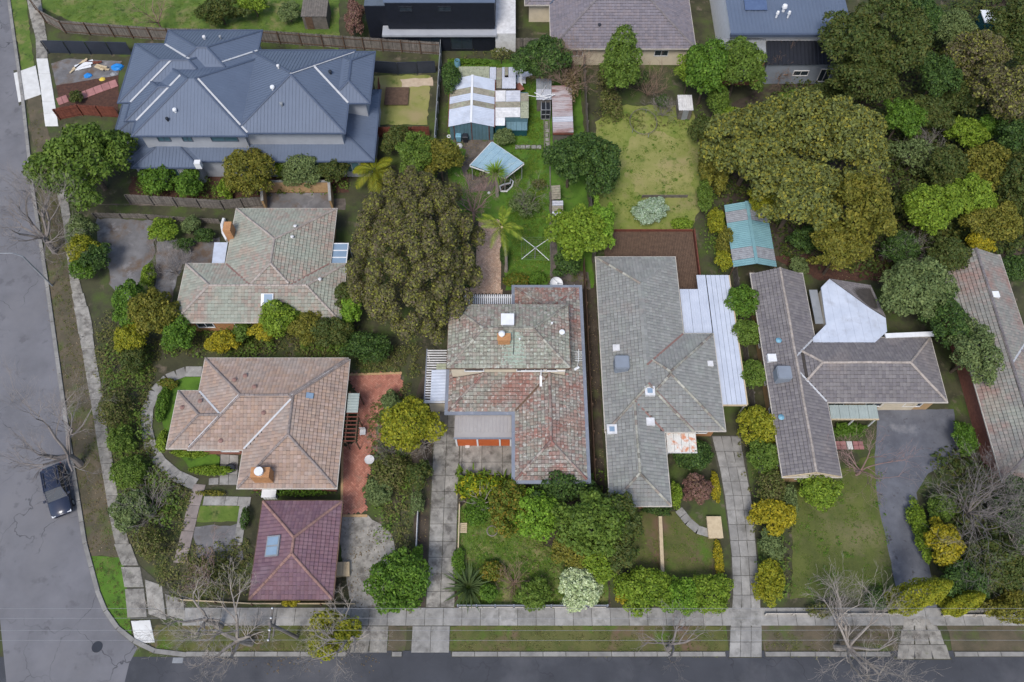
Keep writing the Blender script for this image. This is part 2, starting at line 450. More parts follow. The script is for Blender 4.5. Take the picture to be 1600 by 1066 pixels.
M['rust_patch'] = mat('rust_blotched_sheet', (.62, .60, .55), (.52, .50, .45), 1.5, .7, .1, patches=[((.50, .17, .06), 1.5, .5, .6, 6, .85)])
M['carport'] = mat('taupe_flat_roof', (.33, .305, .285), (.285, .26, .245), .7, .8, .15, patches=[((.24, .22, .20), 1.2, .58, .72, 3, .5)])
M['garage_door'] = mat('orange_door_panel', (.50, .115, .03), (.43, .095, .025), 1.5, .6, .1)
M['greenish_sheet'] = mat('grey_green_sheet', (.30, .34, .31), (.25, .285, .26), 1.0, .7, .1)
M['cooler'] = mat('grey_plastic', (.21, .235, .27), (.18, .20, .23), 1, .6, .05)
M['bin_blue'] = mat('pale_blue_plastic', (.16, .33, .42), (.13, .28, .36), 2, .5, .05)
M['bin_dark'] = mat('dark_plastic', (.022, .026, .034), (.018, .02, .027), 2, .5, .05)
M['blue'] = mat('blue_tarp', (.02, .22, .58), (.015, .16, .44), 3, .5, .2)
M['yellow'] = mat('yellow_plastic', (.62, .46, .06), (.5, .36, .05), 3, .6, .1)
M['bark'] = mat('bark', (.13, .10, .075), (.075, .058, .045), 4, .95, .5, 12)
M['bark_pale'] = mat('pale_bark', (.33, .29, .25), (.22, .19, .165), 3, .9, .4, 12)
M['bark_grey'] = mat('grey_twig', (.23, .20, .18), (.15, .13, .118), 3, .9, .3, 12)
M['bark_pink'] = mat('pinkish_twig', (.29, .19, .165), (.20, .13, .115), 3, .9, .3, 12)
M['bark_brown'] = mat('brown_twig', (.26, .175, .125), (.18, .12, .088), 3, .9, .3, 12)
M['car'] = mat('dark_blue_car_paint', (.022, .028, .05), (.018, .023, .042), 1, .25, 0, coat=.3, spec=.4)
M['rubber'] = mat('tyre_rubber', (.018, .018, .02), (.013, .013, .015), 4, .8, .1)
M['lamp_red'] = mat('red_lens', (.4, .01, .01), (.3, .01, .01), 4, .2, 0)
M['lamp_clear'] = mat('clear_lens', (.7, .7, .7), (.6, .6, .6), 4, .15, 0)
M['wire'] = mat('power_cable', (.26, .26, .27), (.22, .22, .23), 2, .6, 0)
M['solar'] = mat('solar_panel', (.09, .13, .22), (.07, .10, .18), 2, .2, 0, spec=.5)
M['sand'] = mat('sand', (.50, .40, .29), (.40, .31, .22), 2, .95, .3)
M['water'] = mat('pond_water', (.02, .03, .018), (.014, .02, .013), 2, .06, .05, 6, spec=.6)
# ------------------------------------------------------------------ roofs and houses
def dfun(rect, e):
    x0, y0, x1, y1 = rect[:4]
    return {'W': (1, 0, -x0), 'E': (-1, 0, x1), 'S': (0, 1, -y0), 'N': (0, -1, y1)}[e]

def clip_half(poly, a, b, c):
    """keep a*x + b*y + c >= 0"""
    out = []
    n = len(poly)
    for i in range(n):
        p, q = poly[i], poly[(i + 1) % n]
        dp, dq = a * p[0] + b * p[1] + c, a * q[0] + b * q[1] + c
        if dp >= 0:
            out.append(p)
        if (dp > 0 > dq) or (dp < 0 < dq):
            t = dp / (dp - dq)
            out.append((p[0] + (q[0] - p[0]) * t, p[1] + (q[1] - p[1]) * t))
    return out

class Roof:
    """hip/gable roof over a union of rectangles: (x0, y0, x1, y1[, gable edges])"""
    def __init__(s, rects, eave, pitch, cut=None):
        s.rects = [(tuple(r[:4]) + ((r[4] if len(r) > 4 else ''),)) for r in rects]
        s.eave, s.tan, s.cut = eave, math.tan(math.radians(pitch)), cut
        s.active = [[e for e in 'SNWE' if e not in r[4]] for r in s.rects]

    def hr(s, i, x, y):
        r = s.rects[i]
        if x < r[0] - 1e-6 or x > r[2] + 1e-6 or y < r[1] - 1e-6 or y > r[3] + 1e-6:
            return -1e9
        d = min(a * x + b * y + c for a, b, c in (dfun(r, e) for e in s.active[i]))
        return s.eave + s.tan * d

    def h(s, x, y):
        return max(s.hr(i, x, y) for i in range(len(s.rects)))

    def covered(s, i, x, y, z):
        for j in range(len(s.rects)):
            if j != i:
                hj = s.hr(j, x, y)
                if hj > z + (.004 if j > i else -.004):
                    return True
        return bool(s.cut and s.cut(x, y))

    def cons(s, i, e):
        """half-planes bounding the face of rect i that drains to edge e"""
        r = s.rects[i]
        de = dfun(r, e)
        cs = [tuple(p - q for p, q in zip(dfun(r, f), de)) for f in s.active[i] if f != e]
        return cs + [dfun(r, f) for f in 'SNWE']

    def face(s, i, e):
        x0, y0, x1, y1 = s.rects[i][:4]
        p = [(x0, y0), (x1, y0), (x1, y1), (x0, y1)]
        for c in s.cons(i, e):
            p = clip_half(p, *c)
        return p

    def deck(s, mb, drop=0.0):
        for i in range(len(s.rects)):
            for e in s.active[i]:
                p = s.face(i, e)
                if len(p) < 3:
                    continue
                a, b, c = dfun(s.rects[i], e)
                mb.poly([Vector((x, y, s.eave + s.tan * (a * x + b * y + c) - drop - .006 * i)) for x, y in p])

    def local(s, i, e):
        x0, y0, x1, y1 = s.rects[i][:4]
        if e == 'W': return (y0, y1, lambda t, d: (x0 + d, t))
        if e == 'E': return (y0, y1, lambda t, d: (x1 - d, t))
        if e == 'S': return (x0, x1, lambda t, d: (t, y0 + d))
        return (x0, x1, lambda t, d: (t, y1 - d))

    def tiles(s, mb, tw=.30, gauge=.33, gap=.02, cgap=.03, rnd=None):
        rnd = rnd or random.Random(1)
        c = gauge * math.cos(math.atan(s.tan))
        for i in range(len(s.rects)):
            for e in s.active[i]:
                fp = s.face(i, e)
                if len(fp) < 3:
                    continue
                a, b, cc = dfun(s.rects[i], e)
                dmax = max(a * x + b * y + cc for x, y in fp)
                t0, t1, xy = s.local(i, e)
                cons = s.cons(i, e)
                nk = int(dmax / c) + 1
                nj = int((t1 - t0) / tw) + 1
                for k in range(nk):
                    d0, d1 = k * c - (.05 if k == 0 else 0), (k + 1) * c
                    for j in range(nj):
                        s0, s1 = t0 + j * tw + gap / 2, t0 + (j + 1) * tw - gap / 2
                        jx = rnd.uniform(-.012, .012)
                        cx, cy = xy((s0 + s1) / 2, (max(d0, 0) + d1) / 2)
                        q = [xy(s0, d0 + jx), xy(s1, d0 + jx), xy(s1, d1 - cgap), xy(s0, d1 - cgap)]  # courses stop short; bared dark deck stands in for shadow under tile edges
                        bad = [h for h in cons if any(h[0] * x + h[1] * y + h[2] < (-.08 if k == 0 else -1e-6) for x, y in q)]
                        if bad:
                            if all(any(h[0] * x + h[1] * y + h[2] < 0 for h in bad) for x, y in q):
                                pass
                            for h in bad:
                                q = clip_half(q, *h)
                                if len(q) < 3:
                                    break
                            if len(q) < 3:
                                continue
                            cx = sum(p[0] for p in q) / len(q); cy = sum(p[1] for p in q) / len(q)
                        zc = s.eave + s.tan * (a * cx + b * cy + cc)
                        if s.covered(i, cx, cy, zc):
                            continue
                        lift = rnd.uniform(-.006, .008)
                        tl = rnd.uniform(-.008, .008)
                        v = []
                        for x, y in q:
                            d = a * x + b * y + cc
                            f = (d - d0) / (d1 - d0)
                            v.append((x, y, s.eave + s.tan * d + .065 * (1 - f) + .012 + lift))
                        n = len(v)
                        faces = [tuple(range(n))]
                        if not bad:          # a low roll along one side of every tile
                            rl = Vector((0, 0, .022))
                            a0, a1 = Vector(v[0]).lerp(Vector(v[1]), .68) + rl, Vector(v[3]).lerp(Vector(v[2]), .68) + rl
                            v += [(v[0][0], v[0][1], v[0][2] - .05), (v[1][0], v[1][1], v[1][2] - .05), tuple(a0), tuple(a1)]
                            mb.add(v, [(0, 6, 7, 3), (6, 1, 2, 7), (4, 5, 1, 6, 0)])
                            continue
                        mb.add(v, faces)

    def ribs(s, mb, pitch=.34, w=.04, hgt=.02):
        """standing ribs of sheet metal running down every slope"""
        for i in range(len(s.rects)):
            for e in s.active[i]:
                fp = s.face(i, e)
                if len(fp) < 3:
                    continue
                a, b, cc = dfun(s.rects[i], e)
                dmax = max(a * x + b * y + cc for x, y in fp)
                t0, t1, xy = s.local(i, e)
                cons = s.cons(i, e)
                for j in range(int((t1 - t0) / pitch) + 1):
                    t = t0 + (j + .5) * pitch
                    step, run = .35, []
                    k = 0
                    while k * step < dmax + step:
                        d = min(k * step, dmax)
                        x, y = xy(t, d)
                        z = s.eave + s.tan * d
                        ok = all(h[0] * x + h[1] * y + h[2] >= -1e-6 for h in cons) and not s.covered(i, x, y, z)
                        if ok:
                            run.append((x, y, z))
                        if (not ok or k * step >= dmax) and len(run) > 1:
                            mb.bar(Vector(run[0]) + Vector((0, 0, hgt / 2)), Vector(run[-1]) + Vector((0, 0, hgt / 2)), w, hgt)
                        if not ok:
                            run = []
                        k += 1

    def lines(s):
        """hip and ridge lines that show: list of (p, q)"""
        out = []
        for i in range(len(s.rects)):
            seen = {}
            for e in s.active[i]:
                p = s.face(i, e)
                a, b, cc = dfun(s.rects[i], e)
                for k in range(len(p)):
                    u, v = p[k], p[(k + 1) % len(p)]
                    key = tuple(sorted([(round(u[0], 2), round(u[1], 2)), (round(v[0], 2), round(v[1], 2))]))
                    if key[0] == key[1]:
                        continue
                    zu = s.eave + s.tan * (a * u[0] + b * u[1] + cc)
                    zv = s.eave + s.tan * (a * v[0] + b * v[1] + cc)
                    if key in seen and max(zu, zv) > s.eave + .05:
                        out.append((i, Vector((u[0], u[1], zu)), Vector((v[0], v[1], zv))))
                    seen[key] = 1
        return out

    def caps(s, mb, w=.115, hgt=.10, seg=.40, gap=.02):
        for i, p, q in s.lines():
            L = (q - p).length
            n = max(1, int(L / seg))
            d = (q - p) / n
            dn = d.normalized()
            sx = dn.cross(Vector((0, 0, 1))).normalized()
            up = sx.cross(dn)
            for k in range(n):
                jj = sx * math.sin(k * 12.9898 + i) * .014 + up * math.sin(k * 7.23) * .008
                a, b = p + d * k + jj, p + d * (k + 1) - dn * gap + jj
                m = (a + b) / 2
                if s.covered(i, m.x, m.y, m.z):
                    continue
                vs = []
                for c, o in ((a, .0), (b, .022)):
                    for t, hh in ((-1, -.02), (-.62, .72), (0, 1), (.62, .72), (1, -.02)):
                        vs.append(c + sx * (t * w) + up * (hh * hgt + .045 + o))
                mb.add(vs, [(x, x + 1, x + 6, x + 5) for x in range(4)] + [(0, 4, 3, 2, 1), (5, 6, 7, 8, 9)])

    def cap_lengths(s, parent, m, w=.12, name='ridge_cap'):
        """sheet metal caps: every hip and ridge line is a part"""
        for i, p, q in s.lines():
            n = max(1, int((q - p).length / .4))
            vis = [k for k in range(n) if not s.covered(i, *(p.lerp(q, (k + .5) / n)))]
            if len(vis) < 2:
                continue
            a, b = p.lerp(q, vis[0] / n), p.lerp(q, (vis[-1] + 1) / n)
            d = (b - a).normalized()
            sx = d.cross(Vector((0, 0, 1))).normalized(); up = sx.cross(d)
            mb = MB()
            v = [c + sx * (t * w) + up * hh for c in (a, b) for t, hh in ((-1, .03), (-.4, .085), (.4, .085), (1, .03))]
            mb.add(v, [(0, 1, 5, 4), (1, 2, 6, 5), (2, 3, 7, 6), (0, 3, 2, 1), (4, 5, 6, 7)])
            mb.build(name, m, parent)

    def valleys(s, parent, m, w=.16, lift=.105, minlen=.6, name='valley_gutter'):
        for (x, y, dx, dy) in concave_corners(s.rects):
            t, last = 0.0, None
            while t < 12:
                t += .1
                px, py = x + dx * t, y + dy * t
                z = s.h(px, py)
                if z < -1e8 or (s.cut and s.cut(px, py)):
                    break
                expect = s.eave + s.tan * t
                if abs(z - expect) > .06:
                    break
                last = (px, py, z)
            if last and math.hypot(last[0] - x, last[1] - y) > minlen:
                p, q = Vector((x, y, s.eave + lift)), Vector(last) + Vector((0, 0, lift))
                mb = MB(); mb.bar(p, q, w, .02); mb.build(name, m, parent)

def grid_union(rects):
    xs = sorted({round(v, 4) for r in rects for v in (r[0], r[2])})
    ys = sorted({round(v, 4) for r in rects for v in (r[1], r[3])})
    def inside(x, y):
        return any(r[0] < x < r[2] and r[1] < y < r[3] for r in rects)
    return xs, ys, inside

def boundary(rects):
    """merged boundary edges: (axis, fixed, lo, hi, outward sign)"""
    xs, ys, ins = grid_union(rects)
    E, eps, out = {}, 1e-3, []
    for i in range(len(xs) - 1):
        for y in ys:
            mx = (xs[i] + xs[i + 1]) / 2
            a, b = ins(mx, y + eps), ins(mx, y - eps)
            if a != b:
                E.setdefault(('x', y, -1 if a else 1), []).append((xs[i], xs[i + 1]))
    for j in range(len(ys) - 1):
        for x in xs:
            my = (ys[j] + ys[j + 1]) / 2
            a, b = ins(x + eps, my), ins(x - eps, my)
            if a != b:
                E.setdefault(('y', x, -1 if a else 1), []).append((ys[j], ys[j + 1]))
    for (ax, fx, sg), segs in E.items():
        segs.sort()
        cur = list(segs[0])
        for a, b in segs[1:]:
            if abs(a - cur[1]) < 1e-6:
                cur[1] = b
            else:
                out.append((ax, fx, cur[0], cur[1], sg)); cur = [a, b]
        out.append((ax, fx, cur[0], cur[1], sg))
    return out, ins

def concave_corners(rects):
    xs, ys, ins = grid_union(rects)
    e, out = 1e-3, []
    for x in xs:
        for y in ys:
            q = {(sx, sy): ins(x + sx * e, y + sy * e) for sx in (-1, 1) for sy in (-1, 1)}
            if sum(q.values()) == 3:
                (sx, sy), = [k for k, v in q.items() if not v]
                out.append((x, y, -sx, -sy))
    return out

def walls_mesh(mb, rects, z0, z1):
    for ax, fx, lo, hi, sg in boundary(rects)[0]:
        if ax == 'x':
            v = [(lo, fx, z0), (hi, fx, z0), (hi, fx, z1), (lo, fx, z1)]
        else:
            v = [(fx, lo, z0), (fx, hi, z0), (fx, hi, z1), (fx, lo, z1)]
        flip = (ax == 'x' and sg > 0) or (ax == 'y' and sg < 0)
        mb.add(v, [(3, 2, 1, 0) if flip else (0, 1, 2, 3)])

def gutter_mesh(mb, rects, z, w=.12, h=.12, skip=None):
    E, ins = boundary(rects)
    e = .01
    for ax, fx, lo, hi, sg in E:
        if ax == 'x':
            for k, xx in enumerate((lo, hi)):
                o = -1 if k == 0 else 1
                if not ins(xx + o * e, fx + sg * e):
                    if k == 0: lo -= w
                    else: hi += w
            y0, y1 = sorted((fx + sg * .004, fx + sg * w))
            mb.box(lo, y0, z - h, hi, y1, z)
        else:
            for k, yy in enumerate((lo, hi)):
                o = -1 if k == 0 else 1
                if ins(fx + sg * e, yy + o * e):
                    if k == 0: lo += w
                    else: hi -= w
            x0, x1 = sorted((fx + sg * .004, fx + sg * w))
            mb.box(x0, lo, z - h, x1, hi, z)

def soffit_mesh(mb, rects, z):
    xs, ys, ins = grid_union(rects)
    for i in range(len(xs) - 1):
        for j in range(len(ys) - 1):
            if ins((xs[i] + xs[i + 1]) / 2, (ys[j] + ys[j + 1]) / 2):
                mb.add([(xs[i], ys[j], z), (xs[i + 1], ys[j], z), (xs[i + 1], ys[j + 1], z), (xs[i], ys[j + 1], z)], [(3, 2, 1, 0)])

def inset(rects, o):
    return [(r[0] + o, r[1] + o, r[2] - o, r[3] - o) for r in rects]

def window(parent, c, nrm, w=1.5, h=1.2, frame=None, glass=None, name='window', bars=1):
    """framed window whose centre is c on a wall facing nrm ('S','E','W','N')"""
    frame, glass = frame or M['white'], glass or M['glass']
    n = {'S': Vector((0, -1, 0)), 'N': Vector((0, 1, 0)), 'E': Vector((1, 0, 0)), 'W': Vector((-1, 0, 0))}[nrm]
    t = Vector((-n.y, n.x, 0))
    c = Vector(c)
    mb = MB()
    z = Vector((0, 0, 1))
    f = .07
    for s in (-1, 1):
        mb.obox(c + t * (s * (w / 2)) + n * .03, t * (f / 2), n * .05, z * (h / 2 + f / 2))
        mb.obox(c + z * (s * (h / 2)) + n * .03, t * (w / 2 - f / 2), n * .05, z * (f / 2))
    for k in range(bars):
        x = -w / 2 + w * (k + 1) / (bars + 1)
        mb.obox(c + t * x + n * .025, t * (f / 3), n * .035, z * (h / 2 - f / 2))
    wo = mb.build(name, frame, parent)
    g = MB()
    a = c + n * .015
    g.add([a - t * (w / 2) - z * (h / 2), a + t * (w / 2) - z * (h / 2), a + t * (w / 2) + z * (h / 2), a - t * (w / 2) + z * (h / 2)], [(0, 1, 2, 3)])
    g.build('pane', glass, wo)
    return wo

def auto_windows(parent, rects, zc, w=1.5, h=1.2, every=3.2, sides='SEW', frame=None, glass=None, hide=None):
    for ax, fx, lo, hi, sg in boundary(rects)[0]:
        nrm = ('N' if sg > 0 else 'S') if ax == 'x' else ('E' if sg > 0 else 'W')
        if nrm not in sides or hi - lo < 2.2:
            continue
        n = max(1, int((hi - lo) / every))
        for k in range(n):
            p = lo + (hi - lo) * (k + .5) / n
            c = (p, fx, zc) if ax == 'x' else (fx, p, zc)
            if hide and hide(*c[:2]):
                continue
            window(parent, c, nrm, w, h, frame, glass)

def house(name, label, rects, eave=2.8, pitch=23, wall='cream', tile='tile_d', cap='cap_pale', over=.5, cut=None,
          gut='cream_gutter', gw=.12, valley=True, group=None, cat='house', rd=1, win=True, wz=1.45, gable_wall=False, tw=.30, gauge=.33, cgap=.009):
    x = [r for r in rects]
    cx = sum((r[0] + r[2]) / 2 for r in x) / len(x)
    cy = min(r[1] for r in x) + 1
    R = root(name, (cx, cy, 0), label, cat, group)
    rf = Roof(rects, eave, pitch, cut)
    wr = inset(rects, over)
    mb = MB(); walls_mesh(mb, wr, 0, eave - .02)
    for i, r in enumerate(rf.rects):        # gable triangles
        for g in r[4]:
            ins_r = wr[i]
            half = None
            if g in 'SN':
                yy = ins_r[1] if g == 'S' else ins_r[3]
                xm = (r[0] + r[2]) / 2
                zt = eave + rf.tan * (r[2] - r[0]) / 2
                zb = eave - .02
                zs = eave + rf.tan * over
                mb.add([(ins_r[0], yy, zb), (ins_r[2], yy, zb), (ins_r[2], yy, zs), (xm, yy, zt), (ins_r[0], yy, zs)], [(0, 1, 2, 3, 4)])
    mb.build('wall', M[wall], R)
    mb = MB(); soffit_mesh(mb, rects, eave - .03); mb.build('soffit', M[gut], R)
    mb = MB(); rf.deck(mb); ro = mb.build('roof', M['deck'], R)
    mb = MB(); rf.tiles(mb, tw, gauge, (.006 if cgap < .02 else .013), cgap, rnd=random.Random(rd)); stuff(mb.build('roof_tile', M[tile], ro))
    mb = MB(); rf.caps(mb)
    if mb.v:
        stuff(mb.build('ridge_tile', M[cap], ro))
    if valley:
        rf.valleys(ro, M['valley'] if valley is True else M[valley])
    mb = MB(); gutter_mesh(mb, [r[:4] for r in rects], eave + .02, gw); mb.build('gutter', M[gut], R)
    if win:
        auto_windows(R, wr, wz)
    return R, rf, ro

def ribbed(mb, p00, p10, p11, p01, pitch=.2, h=.028, mi=0):
    """trapezoid-ribbed sheet; ribs run from the p00-p10 edge to the p01-p11 edge"""
    p00, p10, p11, p01 = map(Vector, (p00, p10, p11, p01))
    n = max(2, int((p10 - p00).length / pitch))
    nr = (p10 - p00).cross(p01 - p00).normalized()
    if nr.z < 0:
        nr = -nr
    A, B = [], []
    for i in range(n):
        for f, hh in ((0, 0), (.40, 0), (.52, h), (.88, h)):
            t = (i + f) / n
            A.append(p00.lerp(p10, t) + nr * hh)
            B.append(p01.lerp(p11, t) + nr * hh)
    A.append(p10); B.append(p11)
    k = len(A)
    mb.add(A + B, [(i, i + 1, k + i + 1, k + i) for i in range(k - 1)], mi)

# one chamfered unit slab shared by every paving slab, stone and step
def _unit_slab():
    mb = MB()
    a, b = .5, .475
    v = [(-a, -a, 0), (a, -a, 0), (a, a, 0), (-a, a, 0), (-a, -a, .75), (a, -a, .75), (a, a, .75), (-a, a, .75), (-b, -b, 1), (b, -b, 1), (b, b, 1), (-b, b, 1)]
    f = [(0, 1, 5, 4), (1, 2, 6, 5), (2, 3, 7, 6), (3, 0, 4, 7), (4, 5, 9, 8), (5, 6, 10, 9), (6, 7, 11, 10), (7, 4, 8, 11), (8, 9, 10, 11)]
    me = bpy.data.meshes.new('slab')
    me.from_pydata(v, [], f)
    return me
_SLABS = {}
def slab(parent, m, c, ux, uy, z=.03, h=.05, name='slab', gap=.03, tilt=.004, rnd=random.Random(3)):
    """slab centred on c (x, y), spanned by full side vectors ux, uy"""
    if m not in _SLABS:
        me = _unit_slab()
        me.materials.append(M[m])
        _SLABS[m] = me
    o = bpy.data.objects.new(name, _SLABS[m])
    COL.objects.link(o)
    o.parent = parent
    ux, uy = Vector((ux[0], ux[1])), Vector((uy[0], uy[1]))
    if abs(ux.normalized().dot(uy.normalized())) > .05:      # a skewed slab gets its own outline
        me = bpy.data.meshes.new('slab')
        v = []
        for sc, zz in ((1.0, 0), (1.0, .75), (.955, 1)):
            for sx, sy in ((-1, -1), (1, -1), (1, 1), (-1, 1)):
                p = ux * (sx * .5 * sc * (1 - gap / ux.length)) + uy * (sy * .5 * sc * (1 - gap / uy.length))
                v.append((p.x, p.y, zz * h))
        me.from_pydata(v, [], [(0, 1, 5, 4), (1, 2, 6, 5), (2, 3, 7, 6), (3, 0, 4, 7), (4, 5, 9, 8), (5, 6, 10, 9), (6, 7, 11, 10), (7, 4, 8, 11), (8, 9, 10, 11)])
        me.materials.append(M[m])
        o.data = me
        o.location = (c[0], c[1], z + rnd.uniform(-.004, .004))
        o.rotation_euler = (rnd.uniform(-tilt, tilt), rnd.uniform(-tilt, tilt), 0)
        return o
    ang = math.atan2(ux.y, ux.x)
    o.location = (c[0], c[1], z + rnd.uniform(-.004, .004))
    o.rotation_euler = (rnd.uniform(-tilt, tilt), rnd.uniform(-tilt, tilt), ang)
    o.scale = (ux.length - gap, abs(uy.dot(Vector((-math.sin(ang), math.cos(ang))))) - gap, h)
    return o

def slab_grid(parent, m, quad, nx, ny, z=.03, name='slab', skip=None, **kw):
    """quad: front-left, front-right, back-right, back-left as (x, y)"""
    a, b, c, d = [Vector((p[0], p[1])) for p in quad]
    def P(u, v):
        return a.lerp(b, u).lerp(d.lerp(c, u), v)
    for j in range(ny):
        for i in range(nx):
            if skip and skip(i, j):
                continue
            p00, p10, p01, p11 = P(i / nx, j / ny), P((i + 1) / nx, j / ny), P(i / nx, (j + 1) / ny), P((i + 1) / nx, (j + 1) / ny)
            ct = (p00 + p10 + p01 + p11) / 4
            slab(parent, m, ct, ((p10 + p11) - (p00 + p01)) / 2, ((p01 + p11) - (p00 + p10)) / 2, z, name=name, **kw)

def organic(pts, step=.6, amp=.12, rnd=None):
    rnd = rnd or random.Random(len(pts))
    out = []
    for i in range(len(pts)):
        a, b = Vector(pts[i][:2]), Vector(pts[(i + 1) % len(pts)][:2])
        n = max(1, int((b - a).length / step))
        for k in range(n):
            p = a.lerp(b, k / n)
            out.append((p.x + rnd.uniform(-amp, amp), p.y + rnd.uniform(-amp, amp)))
    return out

def ground_sheet(name, pxs, z, m, amp=0.0, world=False):
    pts = [tuple(p) for p in pxs] if world else [tuple(W(x, y)[:2]) for x, y in pxs]
    if amp:
        pts = organic(pts, .5, amp)
    mb = MB()
    mb.poly([Vector((p[0], p[1], z)) for p in pts])
    return structure(mb.build(name, M[m]))

def fence(name, label, pts, h, kind='paling', m='timber_grey', post='timber_grey', group=None, bay=2.4, z0=0.0, rnd=random.Random(5)):
    """pts: world (x, y) along the fence. paling: butted boards joined as one part; panel: each steel panel its own part"""
    pts = [Vector((p[0], p[1], z0)) for p in pts]
    R = root(name, pts[0], label, 'fence', group)
    pal, shared = MB(), None
    for a, b in zip(pts[:-1], pts[1:]):
        d = b - a
        L = d.length
        d.normalize()
        s = Vector((-d.y, d.x, 0))
        nb = max(1, round(L / bay))
        for k in range(nb):
            p, q = a + d * (L * k / nb), a + d * (L * (k + 1) / nb)
            mb = MB(); mb.obox(p + Vector((0, 0, h * .5)) - s * .09, d * .05, s * .05, (0, 0, h * .5 + .03)); mb.build('post', M[post], R)
            if kind == 'paling':
                for zz in ((.3, h - .3) if h > 1 else (h * .5,)):
                    mb = MB()
                    mb.bar(p + d * .06 - s * .045 + Vector((0, 0, zz)), q - d * .06 - s * .045 + Vector((0, 0, zz)), .035, .08)
                    mb.build('rail', M[post], R)
            elif kind == 'panel':
                mb = MB()
                mb.obox((p + q) / 2 + Vector((0, 0, h / 2)), d * ((q - p).length / 2 - .06), s * .012, (0, 0, h / 2 - .04))
                n = int((q - p).length / .2)
                for i in range(n):
                    c = p.lerp(q, (i + .5) / n)
                    mb.obox(c + s * .02 + Vector((0, 0, h / 2)), d * .045, s * .014, (0, 0, h / 2 - .06))
                mb.build('panel', M[m], R)
                mb = MB(); mb.obox((p + q) / 2 + Vector((0, 0, h - .015)), d * ((q - p).length / 2 - .06), s * .035, (0, 0, .03)); mb.build('rail', M[m], R)
            elif kind == 'plank':
                nn = max(2, int(h / .22))
                for i in range(nn):
                    mb = MB(); mb.obox((p + q) / 2 + Vector((0, 0, h * (i + .5) / nn)), d * ((q - p).length / 2 - .01), s * .025, (0, 0, h / nn / 2 - .012)); mb.build('plank', M[m], R)
        if kind == 'paling':
            n = int(L / .125)
            for i in range(n):
                c = a + d * (L * (i + .5) / n)
                hh = h + rnd.uniform(-.05, .03)
                pal.obox(c + s * rnd.uniform(-.008, .008) + Vector((0, 0, hh / 2 + .02)), (d + s * rnd.uniform(-.05, .05)) * .058, s * .009, (0, 0, hh / 2))
    if kind == 'paling':
        stuff(pal.build('paling', M[m], R))
    return R
# ------------------------------------------------------------------ vegetation
PAL = {
    'olive': [(.085, .085, .022), (.12, .115, .03), (.06, .07, .02), (.15, .13, .035)],
    'brown_olive': [(.078, .074, .028), (.115, .118, .024), (.08, .06, .046), (.18, .18, .03), (.052, .056, .026), (.095, .08, .045)],
    'gum': [(.10, .112, .045), (.13, .132, .045), (.078, .09, .048), (.18, .155, .035), (.07, .08, .048)],
    'dark': [(.026, .05, .02), (.038, .07, .024), (.06, .095, .034), (.018, .034, .016)],
    'deep': [(.028, .045, .02), (.04, .058, .022), (.05, .065, .03), (.06, .06, .022)],
    'green': [(.045, .095, .018), (.065, .125, .022), (.035, .07, .018), (.09, .15, .03)],
    'mid': [(.06, .10, .025), (.08, .125, .03), (.045, .075, .022), (.10, .14, .04)],
    'lime': [(.09, .145, .022), (.12, .175, .028), (.06, .10, .018), (.16, .21, .04)],
    'bright': [(.08, .155, .022), (.115, .20, .03), (.055, .11, .02), (.15, .235, .045)],
    'yellow': [(.28, .235, .025), (.22, .20, .03), (.14, .15, .025), (.36, .28, .03)],
    'limeyellow': [(.15, .165, .022), (.20, .195, .025), (.10, .125, .02), (.25, .23, .03)],
    'grey': [(.11, .135, .10), (.14, .165, .125), (.085, .105, .075), (.17, .19, .15)],
    'greygreen': [(.075, .105, .065), (.095, .125, .075), (.06, .085, .05), (.12, .145, .09)],
    'pale': [(.34, .40, .21), (.42, .47, .28), (.22, .29, .13), (.50, .54, .37)],
    'silver': [(.36, .43, .36), (.44, .50, .42), (.26, .34, .25), (.16, .24, .11)],
    'purple': [(.13, .065, .06), (.16, .085, .075), (.10, .05, .05), (.12, .08, .05)],
    'canna': [(.13, .18, .02), (.28, .28, .03), (.09, .14, .02), (.40, .33, .03), (.07, .11, .02)],
    'orange_tip': [(.06, .10, .02), (.085, .12, .025), (.045, .075, .018), (.15, .105, .025)],
    'flax': [(.075, .115, .065), (.11, .155, .09), (.055, .085, .052), (.16, .19, .12)],
    'drygrass': [(.24, .20, .10), (.19, .17, .07), (.28, .24, .13), (.15, .15, .05)],
    'cordy': [(.17, .27, .05), (.22, .33, .07), (.13, .21, .04), (.28, .38, .10)],
    'palm': [(.11, .16, .025), (.15, .19, .035), (.20, .22, .05), (.08, .12, .02)],
    'weeds': [(.075, .09, .035), (.10, .115, .045), (.055, .07, .028), (.14, .125, .075), (.09, .075, .055)],
    'litter': [(.16, .11, .07), (.20, .15, .10), (.11, .075, .05), (.13, .10, .04)],
    'grass': [(.075, .145, .02), (.10, .17, .028), (.055, .105, .015), (.13, .16, .045)],
}
BOOST = {'dark': 1.45, 'deep': 1.4, 'gum': 1.3, 'grass': 1.0, 'litter': 1.0, 'pale': 1.0, 'silver': 1.0, 'yellow': .95, 'limeyellow': 1.05, 'weeds': 1.15}
LM = {k: leafmat(k + '_leaf', [(c[0] * 1.12 * BOOST.get(k, 1.22) * 1.08, c[1] * 1.12 * BOOST.get(k, 1.22) * 1.1, c[2] * 1.12 * BOOST.get(k, 1.22) * (.62 if k not in ('pale', 'silver', 'litter', 'grey', 'purple', 'brown_olive', 'drygrass') else 1)) for c in v]) for k, v in PAL.items()}

def fib(n, rs, zmin=-.25):
    i = np.arange(n) + .5
    z = 1 - (1 - zmin) * i / n
    a = i * 2.399963 + rs.uniform(0, 6.28)
    r = np.sqrt(np.maximum(0, 1 - z * z))
    return np.stack([r * np.cos(a), r * np.sin(a), z], 1)

